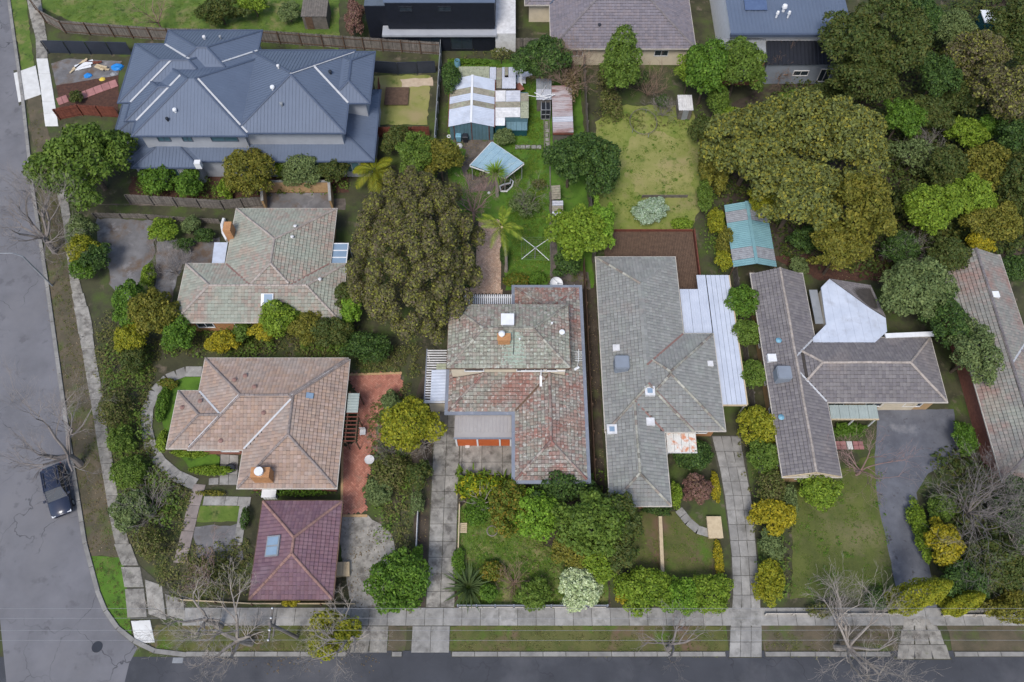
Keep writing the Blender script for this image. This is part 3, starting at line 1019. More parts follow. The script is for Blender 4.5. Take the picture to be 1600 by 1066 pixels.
def leaf_mesh(name, pos, nrm, size, aspect, rs, m):
    n = len(pos)
    t = rs.normal(size=(n, 3))
    t -= nrm * (t * nrm).sum(1, keepdims=True)
    t /= np.linalg.norm(t, axis=1, keepdims=True) + 1e-9
    s = np.cross(nrm, t)
    L = (size * rs.uniform(.5, 1.45, n))[:, None]
    fold = nrm * L * .10
    v = np.empty((n, 4, 3), np.float32)
    v[:, 0] = pos - t * L * .5
    v[:, 1] = pos + s * L * aspect * .5 + fold
    v[:, 2] = pos + t * L * .5
    v[:, 3] = pos - s * L * aspect * .5 + fold
    me = bpy.data.meshes.new(name)
    me.vertices.add(n * 4)
    me.loops.add(n * 4)
    me.polygons.add(n)
    me.vertices.foreach_set('co', v.reshape(-1))
    me.loops.foreach_set('vertex_index', np.arange(n * 4, dtype=np.int32))
    me.polygons.foreach_set('loop_start', np.arange(0, n * 4, 4, dtype=np.int32))
    me.polygons.foreach_set('loop_total', np.full(n, 4, dtype=np.int32))
    me.materials.append(m)
    me.update(calc_edges=True)
    return me

TRI = [0]
def crown_points(rx, ry, rz, leaf, rs, n_lobes=None, cover=1.25, dome=False):
    """leaf places and normals: lobes of uneven size, each broken into clumps, with sprigs poking out"""
    R = (rx * ry) ** .5
    n = n_lobes or int(np.clip(6 + 2.3 * R, 7, 24))
    k = math.sqrt(2.35 / n)
    d = fib(n, rs, -.3 if not dome else -.1)
    d += rs.normal(scale=.17 if not dome else .06, size=d.shape)
    lr = k * (rs.uniform(.58, 1.32, n) if not dome else rs.uniform(.70, 1.02, n))
    rad0 = rs.uniform(.70, 1.10, n) if not dome else rs.uniform(.90, 1.06, n)
    c = d * ((1.03 - lr * .85) * rad0)[:, None]
    sc = np.array([rx, ry, rz])
    C, S = [], []
    for i in range(n):
        m = int(rs.randint(6, 10)) if not dome else 7
        u = fib(m, rs, -.35) + rs.normal(scale=.2, size=(m, 3))
        u /= np.linalg.norm(u, axis=1, keepdims=True)
        if dome:                          # one plump dome, with a few small bumps
            C.append(c[i][None]); S.append(np.array([lr[i]]))
            u, m = u[:3], 3
        sr = lr[i] * (rs.uniform(.32, .62, m) if not dome else rs.uniform(.28, .42, m))
        C.append(c[i] + u * (lr[i] - sr * .7)[:, None]); S.append(sr)
    C, S = np.vstack(C), np.concatenate(S)
    C = np.vstack([C, [[0, 0, .0]]]); S = np.append(S, .58)
    P, Nn = [], []
    for i in range(len(S)):
        m = int(4 * math.pi * (S[i] * R) ** 2 * .64 * cover / (leaf * leaf * .32))
        if i == len(S) - 1:
            m = int(m * .45)
        if m < 1:
            continue
        u = rs.normal(size=(m, 3)); u /= np.linalg.norm(u, axis=1, keepdims=True)
        u[:, 2] = np.where(u[:, 2] < -.4, -u[:, 2], u[:, 2])
        rad = S[i] * (1 - .35 * rs.random(m) ** 2 + np.where(rs.random(m) < .12, rs.uniform(.02, .38, m), 0))
        p = C[i] + u * rad[:, None]
        dist = np.linalg.norm(p[:, None, :] - C[None], axis=2) / S[None]
        dist[:, i] = 9
        keep = dist.min(1) > .76
        P.append((p * sc)[keep]); Nn.append(u[keep])
    P, Nn = np.vstack(P), np.vstack(Nn)
    nr = Nn * .8 + rs.normal(scale=.5, size=Nn.shape) + np.array([0, 0, .25])
    nr /= np.linalg.norm(nr, axis=1, keepdims=True)
    return P, nr, c[:n] * sc

PLANT_N = [0]
def plant(px, py, rx, ry, h, pal, label, name='tree', cat=None, group=None, leaf=None, lobes=None, cover=1.2, dome=False, trunk='bark', lean=0, flat=.8, aspect=.62):
    """crown whose centre the photograph shows at px, py with half-sizes rx, ry (photo pixels); h = height in metres"""
    PLANT_N[0] += 1
    rs = np.random.RandomState(100 + PLANT_N[0])
    zc = h * .62
    mpp = MPP(py, zc)
    Rx, Ry = rx * mpp, ry * mpp
    rz = min(h * .5, max(Rx, Ry) * flat)
    zc = h - rz
    c = W(px, py, zc)
    R = (Rx * Ry) ** .5
    leaf = leaf or float(np.clip(.115 + .046 * R, .14, .36))
    base = Vector((c.x, c.y, 0))
    o = root(name, base, label, cat or ('tree' if 'tree' in name else 'shrub' if 'shrub' in name else name.split('_')[-1]), group)
    P, N, lc = crown_points(Rx, Ry, rz, leaf, rs, lobes, cover, dome)
    P = P + np.array(c)
    ok = P[:, 2] > .05
    me = leaf_mesh('crown', P[ok], N[ok], leaf, aspect, rs, LM[pal])
    TRI[0] += 2 * int(ok.sum())
    link('crown', me, o)
    mb = MB()
    tr = max(.04, R * .05)
    zt = max(.25, zc - rz * .35)
    mb.tube([base - Vector((0, 0, .05)), base + Vector((rs.uniform(-.1, .1) * R * .3, rs.uniform(-.1, .1) * R * .3, zt * .5)), Vector((c.x, c.y, zt)), Vector((c.x, c.y, zc + rz * .3))], [tr * 1.25, tr, tr * .8, tr * .3], 7)
    idx = rs.permutation(len(lc))[:6]
    for k in idx:
        e = Vector(lc[k]) + c
        s = Vector((c.x, c.y, zt * rs.uniform(.75, 1)))
        mid = s.lerp(e, .5) + Vector((0, 0, rz * .08))
        mb.tube([s, mid, e], [tr * .5, tr * .35, tr * .12], 5)
    mb.build('trunk' if 'tree' in name else 'stem', M[trunk], o)
    return o

def twigs(mb, p, d, L, r, lev, rnd, spread=.7, up=.12, n=6):
    segs = 3 if lev > 0 else 2
    pts, rad = [p], [r]
    q, dd = p.copy(), d.copy()
    for i in range(segs):
        dd = (dd + Vector((rnd.gauss(0, .16), rnd.gauss(0, .16), rnd.gauss(0, .12) + up * .3))).normalized()
        q = q + dd * (L / segs)
        pts.append(q.copy()); rad.append(max(.006, r * (1 - .38 * (i + 1) / segs)))
    mb.tube(pts, rad, n, cap=(lev == 0))
    if lev <= 0:
        return
    nc = rnd.choice((2, 2, 3)) + (1 if lev > 2 else 0)
    for k in range(nc):
        t = rnd.choice((1, 2, len(pts) - 1, len(pts) - 1))
        a = rnd.uniform(0, 6.283)
        perp = dd.orthogonal().normalized()
        perp.rotate(Matrix.Rotation(a, 3, dd))
        nd = (dd + perp * rnd.uniform(spread * .6, spread * 1.3) + Vector((0, 0, up))).normalized()
        twigs(mb, pts[t], nd, L * rnd.uniform(.58, .82), rad[t] * rnd.uniform(.5, .7), lev - 1, rnd, spread, up, max(3, n - 1))

def bare_tree(px, py, h, spread_m, label, m='bark_grey', name='bare_tree', cat='tree', lev=4, r=None, seed=1, base=None, limbs=5, trunk_h=None, group=None, up=.12, spread=.7):
    """leafless tree standing where the ground shows at px, py"""
    rnd = random.Random(seed)
    b = W(px, py) if base is None else Vector((base[0], base[1], 0))
    o = root(name, b, label, cat, group)
    r = r or h * .022
    th = trunk_h if trunk_h is not None else h * .28
    top = b + Vector((rnd.uniform(-.2, .2), rnd.uniform(-.2, .2), th))
    mb = MB()
    mb.tube([b - Vector((0, 0, .05)), b.lerp(top, .5) + Vector((rnd.uniform(-.06, .06), rnd.uniform(-.06, .06), 0)), top], [r * 1.3, r, r * .9], 8)
    mb.build('trunk' if h > 2 else 'stem', M[m], o)
    for k in range(limbs):
        mb = MB()
        a = 6.283 * (k + rnd.uniform(-.25, .25)) / limbs
        el = rnd.uniform(.45, 1.1)
        d = Vector((math.cos(a) * math.cos(el), math.sin(a) * math.cos(el), math.sin(el)))
        L = min(spread_m / max(.3, math.cos(el)) * .42, (h - th) * .62)
        twigs(mb, top - Vector((0, 0, rnd.uniform(0, .15) * th)), d, L, r * .62, lev, rnd, spread, up, 5)
        mb.build('branch', M[m], o)
    return o

def palm_frond(L, droop, leaflet, m, w=.5, n=22):
    """one pinnate frond along +X from the origin, as a mesh"""
    mb = MB()
    pts = []
    for i in range(9):
        t = i / 8
        pts.append(Vector((L * t * (1 - .18 * t), 0, L * (.42 * t - droop * t * t))))
    mb.tube(pts, [.035 * (1 - .8 * i / 8) + .006 for i in range(9)], 4)
    for i in range(n):
        t = .12 + .87 * i / n
        k = min(7, int(t * 8)); f = t * 8 - k
        p = pts[k].lerp(pts[k + 1], f)
        d = (pts[k + 1] - pts[k]).normalized()
        ll = leaflet * (math.sin(math.pi * (.15 + .8 * t)) ** .7)
        for s in (-1, 1):
            q = p + d * (ll * .55) + Vector((0, s * ll * .75, -ll * .35))
            wd = d * .035
            mb.add([p - wd, p + wd, p.lerp(q, .6) + wd + Vector((0, 0, .04)), q, p.lerp(q, .6) - wd], [(0, 1, 2, 3, 4)])
    me = bpy.data.meshes.new('frond')
    me.from_pydata(mb.v, [], mb.f)
    me.materials.append(m)
    return me

def blade_mesh(name, L, w, droop, m, seg=4):
    mb = MB()
    v, f = [], []
    for i in range(seg + 1):
        t = i / seg
        ww = w * (1 - t ** 2.2) * (.6 + .4 * min(1, t * 3)) / 2
        p = Vector((L * t * (1 - .1 * t), 0, L * (.55 * t - droop * t * t)))
        v += [p + Vector((0, -ww, .25 * ww)), p + Vector((0, 0, -.15 * ww)), p + Vector((0, ww, .25 * ww))]
    for i in range(seg):
        a = i * 3
        f += [(a, a + 3, a + 4, a + 1), (a + 1, a + 4, a + 5, a + 2)]
    me = bpy.data.meshes.new(name)
    me.from_pydata(v, [], f)
    me.materials.append(m)
    return me

def inpoly(x, y, poly):
    c = np.zeros(len(x), bool)
    n = len(poly)
    for i in range(n):
        x0, y0 = poly[i]; x1, y1 = poly[(i + 1) % n]
        if y0 == y1:
            continue
        c ^= ((y0 > y) != (y1 > y)) & (x < (x1 - x0) * (y - y0) / (y1 - y0) + x0)
    return c

def scatter(name, polys, per_m2, h, leaf, pal, seed, clump=.35, aspect=.4, flat=False, world=False, frac=1.0):
    """low foliage scattered over ground polygons: clumps of leaves, one object"""
    rs = np.random.RandomState(seed)
    P, N = [], []
    for poly in polys:
        w = poly if world else [tuple(W(x, y)[:2]) for x, y in poly]
        w = np.array(w)
        lo, hi = w.min(0), w.max(0)
        area = (hi - lo).prod()
        nc = max(1, int(area * per_m2 / 14))
        cx = rs.uniform(lo[0], hi[0], nc); cy = rs.uniform(lo[1], hi[1], nc)
        ok = inpoly(cx, cy, w)
        # patchiness
        ph = np.sin(cx * .9 + seed) * np.cos(cy * 1.1 - seed) + rs.normal(scale=.6, size=nc)
        ok &= ph > (1 - frac) * 2 - 1
        cx, cy = cx[ok], cy[ok]
        if not len(cx):
            continue
        k = 14
        r = clump * rs.uniform(.4, 1.6, len(cx))
        u = rs.normal(size=(len(cx), k, 3)); u /= np.linalg.norm(u, axis=2, keepdims=True)
        u[..., 2] = np.abs(u[..., 2])
        p = np.stack([np.repeat(cx[:, None], k, 1), np.repeat(cy[:, None], k, 1), np.zeros((len(cx), k))], 2)
        hh = h * rs.uniform(.35, 1.3, len(cx))
        if flat:
            p[..., 0] += rs.normal(scale=clump, size=p.shape[:2]); p[..., 1] += rs.normal(scale=clump, size=p.shape[:2])
            p[..., 2] = rs.uniform(.05, h + .05, p.shape[:2])
            n = rs.normal(scale=.25, size=p.shape) + np.array([0, 0, 1])
        else:
            p[..., :2] += u[..., :2] * r[:, None, None]
            p[..., 2] = u[..., 2] * hh[:, None] + .04
            n = u * .35 + rs.normal(scale=.35, size=u.shape) + np.array([0, 0, 1.5])
        P.append(p.reshape(-1, 3)); n = n.reshape(-1, 3)
        N.append(n / np.linalg.norm(n, axis=1, keepdims=True))
    P, N = np.vstack(P), np.vstack(N)
    me = leaf_mesh(name, P, N, leaf, aspect, rs, LM[pal])
    TRI[0] += 2 * len(P)
    return stuff(link(name, me))
# ================================================================== GROUND, ROADS, PAVING
mb = MB()
mb.add([(-400, -300, 0), (400, -300, 0), (400, 500, 0), (-400, 500, 0)], [(0, 1, 2, 3)])
structure(mb.build('ground', M['ground']))

# side street (runs away to the upper left), front street along X
KX = [(215, 1012), (180, 980), (150, 925), (130, 850), (105, 690), (87, 560), (72, 450), (60, 370), (48, 290), (33, 150), (16, 30), (8, -30)]
kerb_side = [W(x, y) for x, y in KX]
far = kerb_side[-1] + (kerb_side[-1] - kerb_side[-3]).normalized() * 60
right_edge = kerb_side + [far]
left_off = Vector((-7.4, -2.6, 0))
ycorner = W(250, 1026).y
mb = MB()
left_edge = [Vector((-38.6, 4.2, 0)), Vector((-41.3, 11, 0))] + [p + left_off for p in right_edge[4:]]
mb.poly([Vector((p.x, p.y, .012)) for p in right_edge] + [Vector((p.x, p.y, .012)) for p in left_edge[::-1]] + [Vector((-38.4, -3.1, .012)), Vector((kerb_side[0].x - .8, -3.1, .012)), Vector((kerb_side[0].x - .4, ycorner - .5, .012))])
structure(mb.build('side_street', M['asphalt']))
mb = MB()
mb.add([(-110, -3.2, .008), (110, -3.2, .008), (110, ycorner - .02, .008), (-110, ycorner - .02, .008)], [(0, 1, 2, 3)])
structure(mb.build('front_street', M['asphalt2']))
# far verge across the front street and beyond the side street
mb = MB(); mb.add([(-110, -30, .006), (110, -30, .006), (110, -3.6, .006), (-110, -3.6, .006)], [(0, 1, 2, 3)]); structure(mb.build('far_verge', M['verge']))
mb = MB(); mb.poly([p + Vector((0, 0, .006)) for p in left_edge[1:]] + [Vector((-120, 120, .006)), Vector((-120, 6, .006)), Vector((-41.5, 6, .006))]); structure(mb.build('outer_verge', M['verge']))

def kerb_run(pts, w=.34, h=.13):
    """kerb stones along a line, the street on the right hand side"""
    R = None
    bed = MB()
    for a, b in zip(pts[:-1], pts[1:]):
        bed.bar(Vector((a.x, a.y, .02)), Vector((b.x, b.y, .02)), w + .06, .03)
    R = structure(bed.build('kerb', M['joint']))
    for a, b in zip(pts[:-1], pts[1:]):
        a, b = Vector((a.x, a.y, 0)), Vector((b.x, b.y, 0))
        n = max(1, round((b - a).length / 1.8))
        for k in range(n):
            p, q = a.lerp(b, k / n), a.lerp(b, (k + 1) / n)
            slab(R, 'kerb', ((p + q) / 2)[:2], (q - p)[:2], Vector((-(q - p).y, (q - p).x)).normalized() * (w + .03), .02, h, 'kerb_stone', tilt=.003)
    return R

KY = ycorner + .17
def kx(px): return W(px, 1028).x
# concave arc at the corner, then the front kerb between crossovers
kerb_run([p + Vector((.17, .04, 0)) for p in kerb_side[2:][::-1]])
arc = [W(150, 925), W(163, 957), W(182, 984), W(207, 1004), W(240, 1020), W(290, 1026)]
kerb_run([Vector((p.x + .1, p.y + .12, 0)) for p in arc])
crossings = [(541, 612), (628, 706), (1134, 1196), (1392, 1492)]
x = kx(290)
for a, b in crossings + [(2400, 2401)]:
    kerb_run([Vector((x, KY, 0)), Vector((kx(a), KY, 0))])
    x = kx(b)
mb = MB()
for a, b in crossings:
    mb.box(kx(a) + .02, KY - .2, .014, kx(b) - .02, KY + .25, .045)
structure(mb.build('gutter_crossing', M['asphalt2']))

# front verge, lawns, beds
FP0, FP1 = 8.25, 9.62            # front footpath between these Y
def rect_sheet(name, x0, y0, x1, y1, z, m, amp=.08):
    return ground_sheet(name, [(x0, y0), (x1, y0), (x1, y1), (x0, y1)], z, m, amp, True)
for nm, a, b, m in (('verge', 238, 541, 'verge'), ('verge', 606, 634, 'verge_brown'), ('verge', 702, 1137, 'verge'), ('verge', 1192, 1400, 'verge_brown'), ('verge', 1484, 2300, 'verge_brown')):
    rect_sheet(nm, W(a, 1000).x, KY + .15, W(b, 1000).x, FP0 + .02, .03, m)
ground_sheet('verge', [(138, 868), (152, 925), (172, 962), (206, 996), (204, 960), (198, 915), (190, 872)], .03, 'lawn_lush', .08)
ground_sheet('verge', [(40, 140), (58, 290), (72, 400), (88, 520), (108, 660), (128, 800), (138, 868), (190, 872), (172, 800), (150, 660), (128, 520), (104, 360), (96, 300), (75, 200), (58, 130)], .026, 'verge_brown', .1)
ground_sheet('verge', [(16, 0), (40, 140), (58, 130), (48, 60), (40, -10)], .03, 'lawn', .08)
ground_sheet('lawn', [(70, -20), (530, -20), (530, 78), (420, 60), (270, 48), (110, 34), (66, 12)], .03, 'lawn', .1)
# own block
ground_sheet('garden_bed', [(652, 960), (640, 640), (660, 590), (700, 560), (700, 440), (930, 440), (955, 955)], .012, 'soil', .05)
ground_sheet('front_lawn', [(716, 800), (740, 772), (800, 790), (850, 850), (890, 880), (950, 900), (952, 945), (714, 945)], .034, 'lawn', .1)
ground_sheet('back_lawn', [(700, 92), (905, 95), (928, 450), (790, 455), (786, 345), (726, 345), (700, 290)], .03, 'lawn_lush', .1)
ground_sheet('worn_yard', [(700, 216), (772, 213), (772, 224), (790, 250), (770, 300), (735, 300), (722, 262), (728, 236)], .04, 'gravel_dirt', .12)
ground_sheet('worn_yard', [(858, 300), (868, 300), (872, 440), (860, 440)], .04, 'gravel_dirt', .06)
ground_sheet('worn_yard', [(870, 420), (920, 425), (922, 452), (850, 452)], .042, 'gravel_dirt', .08)
# neighbours
ground_sheet('neighbour_lawn', [(930, 190), (965, 165), (1080, 165), (1098, 240), (1100, 305), (1080, 360), (938, 360)], .03, 'lawn_pale', .15)
ground_sheet('dry_lawn', [(985, 215), (1030, 205), (1075, 225), (1085, 300), (1000, 305), (975, 280)], .038, 'lawn_dry', .35)
ground_sheet('neighbour_lawn', [(985, 800), (1070, 800), (1116, 840), (1120, 905), (1000, 905), (985, 890)], .03, 'verge', .1)
ground_sheet('neighbour_lawn', [(1242, 760), (1300, 742), (1370, 705), (1380, 800), (1400, 930), (1235, 935)], .03, 'lawn_mixed', .12)
ground_sheet('hedge_lawn', [(258, 590), (316, 588), (322, 700), (372, 735), (372, 748), (300, 735), (262, 690), (250, 640)], .03, 'lawn_lush', .06)
ground_sheet('small_lawn', [(308, 790), (374, 790), (374, 815), (306, 816)], .03, 'lawn', .05)
ground_sheet('bare_yard', [(302, 822), (372, 820), (380, 880), (310, 880)], .028, 'pad', .12)
ground_sheet('bare_yard', [(585, 118), (672, 118), (668, 195), (590, 195)], .03, 'lawn_dry', .12)
ground_sheet('mulch_bed', [(88, 128), (185, 118), (185, 178), (94, 182)], .03, 'mulch', .08)
ground_sheet('mulch_bed', [(205, 275), (545, 275), (545, 300), (200, 318)], .03, 'mulch', .15)
ground_sheet('mulch_bed', [(1200, 400), (1420, 400), (1400, 440), (1290, 440)], .03, 'mulch', .2)
ground_sheet('concrete_yard', [(150, 342), (245, 345), (240, 400), (205, 470), (175, 450), (160, 400)], .03, 'pad', .2)
ground_sheet('gravel_yard', [(245, 378), (345, 372), (330, 415), (285, 412), (268, 470), (240, 470)], .034, 'pad', .15)
ground_sheet('grey_driveway', [(80, 100), (105, 92), (190, 96), (185, 118), (88, 134)], .034, 'pad', .03)
ground_sheet('side_passage', [(150, 320), (540, 328), (540, 310), (200, 318)], .03, 'gravel_dirt', .05)
ground_sheet('sand_heap', [(626, 124), (676, 122), (676, 134), (628, 137)], .05, 'sand', .1)
ground_sheet('undergrowth_floor', [(1270, 100), (1600, -20), (1700, 400), (1560, 400), (1400, 420), (1230, 400), (1110, 300), (1110, 180)], .02, 'soil', .3)

# ------------------------------------------------ footpaths and slabs
def bed(name, pts, z=.024):
    mb = MB()
    mb.poly([Vector((p[0], p[1], z)) for p in pts])
    return structure(mb.build(name, M['joint']))

x0, x1 = W(286, 970).x, 62.0
fp = bed('footpath', [(x0, FP0), (x1, FP0), (x1, FP1), (x0, FP1)])
n = int((x1 - x0) / 1.45)
drive_spans = [(W(1140, 970).x, W(1190, 970).x), (W(1412, 970).x, W(1466, 970).x)]
for i in range(n):
    xa = x0 + (x1 - x0) * i / n; xb = x0 + (x1 - x0) * (i + 1) / n
    slab(fp, 'concrete', ((xa + xb) / 2, (FP0 + FP1) / 2), (xb - xa, 0), (0, FP1 - FP0), .028, .05)
# footpath beside the side street
SP = [((40, -12), (62, -12)), ((48, 30), (69, 30)), ((56, 60), (74, 62)), ((57, 92), (75, 92))]
SPN = [((57, 92), (75, 92)), ((64, 140), (83, 140)), ((71, 198), (92, 198))]
SPL = [((88, 300), (106, 296)), ((98, 340), (110, 336)), ((103, 390), (116, 388)), ((110, 440), (124, 438)), ((119, 500), (144, 500)), ((128, 545), (148, 545)), ((137, 600), (158, 600)),
       ((146, 650), (165, 650)), ((153, 700), (174, 700)), ((162, 750), (181, 750)), ((170, 800), (189, 800)), ((180, 850), (203, 850)), ((189, 884), (219, 884))]
def path_strip(name, rows, m, ln=1.4):
    P = [(W(*a), W(*b)) for a, b in rows]
    R = bed(name, [tuple(a[:2]) for a, b in P] + [tuple(b[:2]) for a, b in P[::-1]])
    for (a, b), (c, d) in zip(P[:-1], P[1:]):
        k = max(1, round(((c + d) / 2 - (a + b) / 2).length / ln))
        slab_grid(R, m, [tuple(c[:2]), tuple(d[:2]), tuple(b[:2]), tuple(a[:2])], 1, k, .03, tilt=.003)
    return R
path_strip('footpath', SP, 'concrete_old')
path_strip('footpath', SPN, 'concrete_new', 2.0)
path_strip('footpath', SPL, 'concrete_old')
path_strip('ramp', [((21, 110), (57, 108)), ((30, 166), (64, 143))], 'concrete_new', 4)
cr = bed('corner_footpath', [tuple(W(x, y)[:2]) for x, y in ((189, 884), (219, 884), (270, 930), (290, 938), (290, 966), (200, 968))])
for q in ([(194, 918), (226, 918), (219, 886), (190, 886)], [(200, 966), (230, 964), (226, 920), (195, 920)], [(231, 966), (262, 964), (252, 920), (228, 900)], [(264, 966), (289, 966), (289, 940), (256, 924)]):
    w = [W(*p) for p in q]
    slab_grid(cr, 'concrete_old', [tuple(p[:2]) for p in w], 1, 1, .03)
path_strip('ramp', [((206, 970), (234, 969)), ((211, 1006), (244, 1004))], 'concrete_new', 4)

# driveway of the own block: two columns of slabs, then the court beside the house
DX0, DX1 = W(668, 900).x, W(711.5, 900).x
DY = [FP1 + .02] + [W(690, yy).y for yy in (924, 897, 871, 846, 819, 794, 768, 743, 719, 694, 668, 642)]
dw = bed('driveway', [(DX0 - .1, DY[0]), (DX1 + .05, DY[0]), (DX1 + .05, DY[8]), (W(806, 700).x, DY[8]), (W(806, 700).x, 25.8), (DX0 - .1, 25.8)])
for a, b in zip(DY[:-1], DY[1:]):
    for k in range(2):
        w = (DX1 - DX0) / 2
        slab(dw, 'concrete_old', (DX0 + w * (k + .5), (a + b) / 2), (w, 0), (0, b - a), .03, .055, gap=.035)
cx_ = [DX1 + .03, W(722, 720).x, W(753, 720).x, W(785, 720).x, W(805.5, 720).x]
cy_ = [DY[8] + .0, W(700, 722.5).y, W(700, 694).y, W(700, 668).y]
for a, b in zip(cy_[:-1], cy_[1:]):
    for c, d in zip(cx_[:-1], cx_[1:]):
        slab(dw, 'concrete_old', ((c + d) / 2, (a + b) / 2), (d - c, 0), (0, b - a), .03, .055, gap=.035)
co = bed('crossover', [(W(640, 1000).x, KY + .05), (W(703, 1000).x, KY + .05), (W(703, 1000).x, FP0), (W(646, 1000).x, FP0)])
slab_grid(co, 'concrete', [(W(641, 1015).x, KY + .1), (W(703, 1015).x, KY + .1), (W(702, 982).x, FP0 - .02), (W(646, 982).x, FP0 - .02)], 2, 1, .03)
co = bed('crossover', [(W(545, 1000).x, KY + .05), (W(604, 1000).x, KY + .05), (W(604, 1000).x, FP0), (W(555, 1000).x, FP0)])
slab_grid(co, 'concrete_old', [(W(546, 1018).x, KY + .1), (W(606, 1018).x, KY + .1), (W(606, 982).x, FP0 - .02), (W(556, 982).x, FP0 - .02)], 2, 1, .03)
# neighbours' drives
co = bed('neighbour_driveway', [tuple(W(x, y)[:2]) for x, y in ((1138, 1028), (1190, 1028), (1188, 900), (1172, 760), (1160, 680), (1108, 680), (1128, 760), (1142, 860), (1140, 960))])
rows = [((1139, 1027), (1190, 1027)), ((1141, 980), (1190, 980)), ((1145, 930), (1187, 930)), ((1143, 870), (1182, 870)), ((1138, 820), (1178, 820)), ((1132, 775), (1173, 775)), ((1124, 730), (1164, 730)), ((1112, 682), (1156, 682))]
for (a, b), (c, d) in zip(rows[:-1], rows[1:]):
    slab_grid(co, 'concrete', [tuple(W(*a)[:2]), tuple(W(*b)[:2]), tuple(W(*d)[:2]), tuple(W(*c)[:2])], 3, 2, .034)
ground_sheet('asphalt_driveway', [(1412, 960), (1466, 958), (1452, 890), (1437, 810), (1432, 770), (1450, 740), (1500, 715), (1490, 640), (1372, 640), (1366, 720), (1372, 790), (1388, 860), (1400, 920)], .04, 'asphalt_drive', .04)
co = bed('crossover', [tuple(W(x, y)[:2]) for x, y in ((1398, 1031), (1488, 1031), (1466, 985), (1456, 962), (1414, 962), (1408, 985))])
slab_grid(co, 'concrete_old', [tuple(W(x, y)[:2]) for x, y in ((1400, 1030), (1486, 1030), (1458, 963), (1413, 963))], 3, 3, .034)
# red brick drive and concrete apron of the house on the corner
ground_sheet('concrete_apron', [(530, 808), (575, 806), (610, 830), (618, 860), (600, 905), (606, 962), (552, 962), (540, 900), (530, 850)], .03, 'concrete_old', .12)

def pavers(name, poly_px, m, bw=.115, ang=45, z=.05, gap=.012, wob=.004, seed=3):
    """herringbone brick paving inside a polygon"""
    rnd = random.Random(seed)
    poly = [tuple(W(x, y)[:2]) for x, y in poly_px]
    R = bed(name, poly, z - .012)
    xs = np.array([p[0] for p in poly]); ys = np.array([p[1] for p in poly])
    c = ((xs.min() + xs.max()) / 2, (ys.min() + ys.max()) / 2)
    r = int(max(xs.max() - xs.min(), ys.max() - ys.min()) * .75 / bw)
    ca, sa = math.cos(math.radians(ang)), math.sin(math.radians(ang))
    cand = []
    for i in range(-r, r):
        for j in range(-r, r):
            k = (i - j) % 4
            if k == 0: cand.append((i + 1, j + .5, 0))
            elif k == 3: cand.append((i + .5, j + 1, 1))
    cand = np.array(cand, float)
    X = c[0] + (cand[:, 0] * ca - cand[:, 1] * sa) * bw
    Y = c[1] + (cand[:, 0] * sa + cand[:, 1] * ca) * bw
    ok = inpoly(X, Y, poly)
    mb = MB()
    for x, y, o in zip(X[ok], Y[ok], cand[ok][:, 2]):
        a, b = (bw - gap / 2, bw / 2 - gap / 2) if o == 0 else (bw / 2 - gap / 2, bw - gap / 2)
        zz = z + rnd.uniform(-wob, wob)
        v = []
        for sx, sy in ((-1, -1), (1, -1), (1, 1), (-1, 1)):
            v.append((x + sx * a * ca - sy * b * sa, y + sx * a * sa + sy * b * ca, zz))
        v += [(p[0], p[1], z - .02) for p in v]
        mb.add(v, [(0, 1, 2, 3), (4, 5, 1, 0), (5, 6, 2, 1), (6, 7, 3, 2), (7, 4, 0, 3)])
    stuff(mb.build('brick', M[m], R))
    return R
pavers('brick_terrace', [(747, 345), (781, 343), (783, 400), (784, 460), (719, 460), (719, 449), (742, 447), (744, 400)], 'brick_pave')
pavers('red_brick_driveway', [(540, 585), (628, 582), (628, 610), (622, 660), (600, 660), (590, 700), (575, 745), (572, 800), (535, 806), (534, 700), (560, 690), (560, 620)], 'red_pave', bw=.16)
mb = MB()
for a, b in (((534, 806), (574, 806)), ((540, 586), (628, 583)), ((534, 806), (535, 690))):
    mb.bar(W(*a, .05), W(*b, .05), .2, .08)
structure(mb.build('brick_edging', M['brick_yel']))

# concrete paths about the corner house
def curved_path(name, pts_px, width, m, ln=1.0):
    P = [W(x, y) for x, y in pts_px]
    L, Rr = [], []
    for i, p in enumerate(P):
        d = (P[min(i + 1, len(P) - 1)] - P[max(0, i - 1)]).normalized()
        s = Vector((-d.y, d.x, 0)) * width / 2
        L.append(p + s); Rr.append(p - s)
    B = bed(name, [tuple(p[:2]) for p in L] + [tuple(p[:2]) for p in Rr[::-1]], .03)
    for i in range(len(P) - 1):
        k = max(1, round((P[i + 1] - P[i]).length / ln))
        slab_grid(B, m, [tuple(Rr[i][:2]), tuple(L[i][:2]), tuple(L[i + 1][:2]), tuple(Rr[i + 1][:2])], 1, k, .036)
curved_path('garden_path', [(316, 581), (290, 581), (262, 592), (242, 612), (231, 640), (229, 670), (236, 700), (252, 724), (276, 744), (306, 757)], 1.05, 'concrete', 1.1)
curved_path('garden_path', [(313, 757), (303, 790), (294, 830), (281, 880)], 1.05, 'dull_slab', 1.3)
curved_path('garden_path', [(318, 783), (352, 783), (392, 784)], .8, 'concrete', 1.3)
curved_path('garden_path', [(381, 790), (376, 825), (372, 852)], .7, 'concrete', 1.3)
po = bed('porch', [tuple(W(x, y)[:2]) for x, y in ((326, 758), (372, 760), (374, 712), (344, 706), (342, 742), (326, 748))], .03)
slab_grid(po, 'concrete', [tuple(W(x, y)[:2]) for x, y in ((343, 758), (371, 758), (373, 712), (345, 710))], 2, 3, .036)
slab_grid(po, 'concrete', [tuple(W(x, y)[:2]) for x, y in ((326, 758), (342, 758), (342, 746), (327, 748))], 1, 1, .036)
curved_path('garden_path', [(1060, 796), (1075, 815), (1090, 828), (1110, 834)], .75, 'concrete', .8)
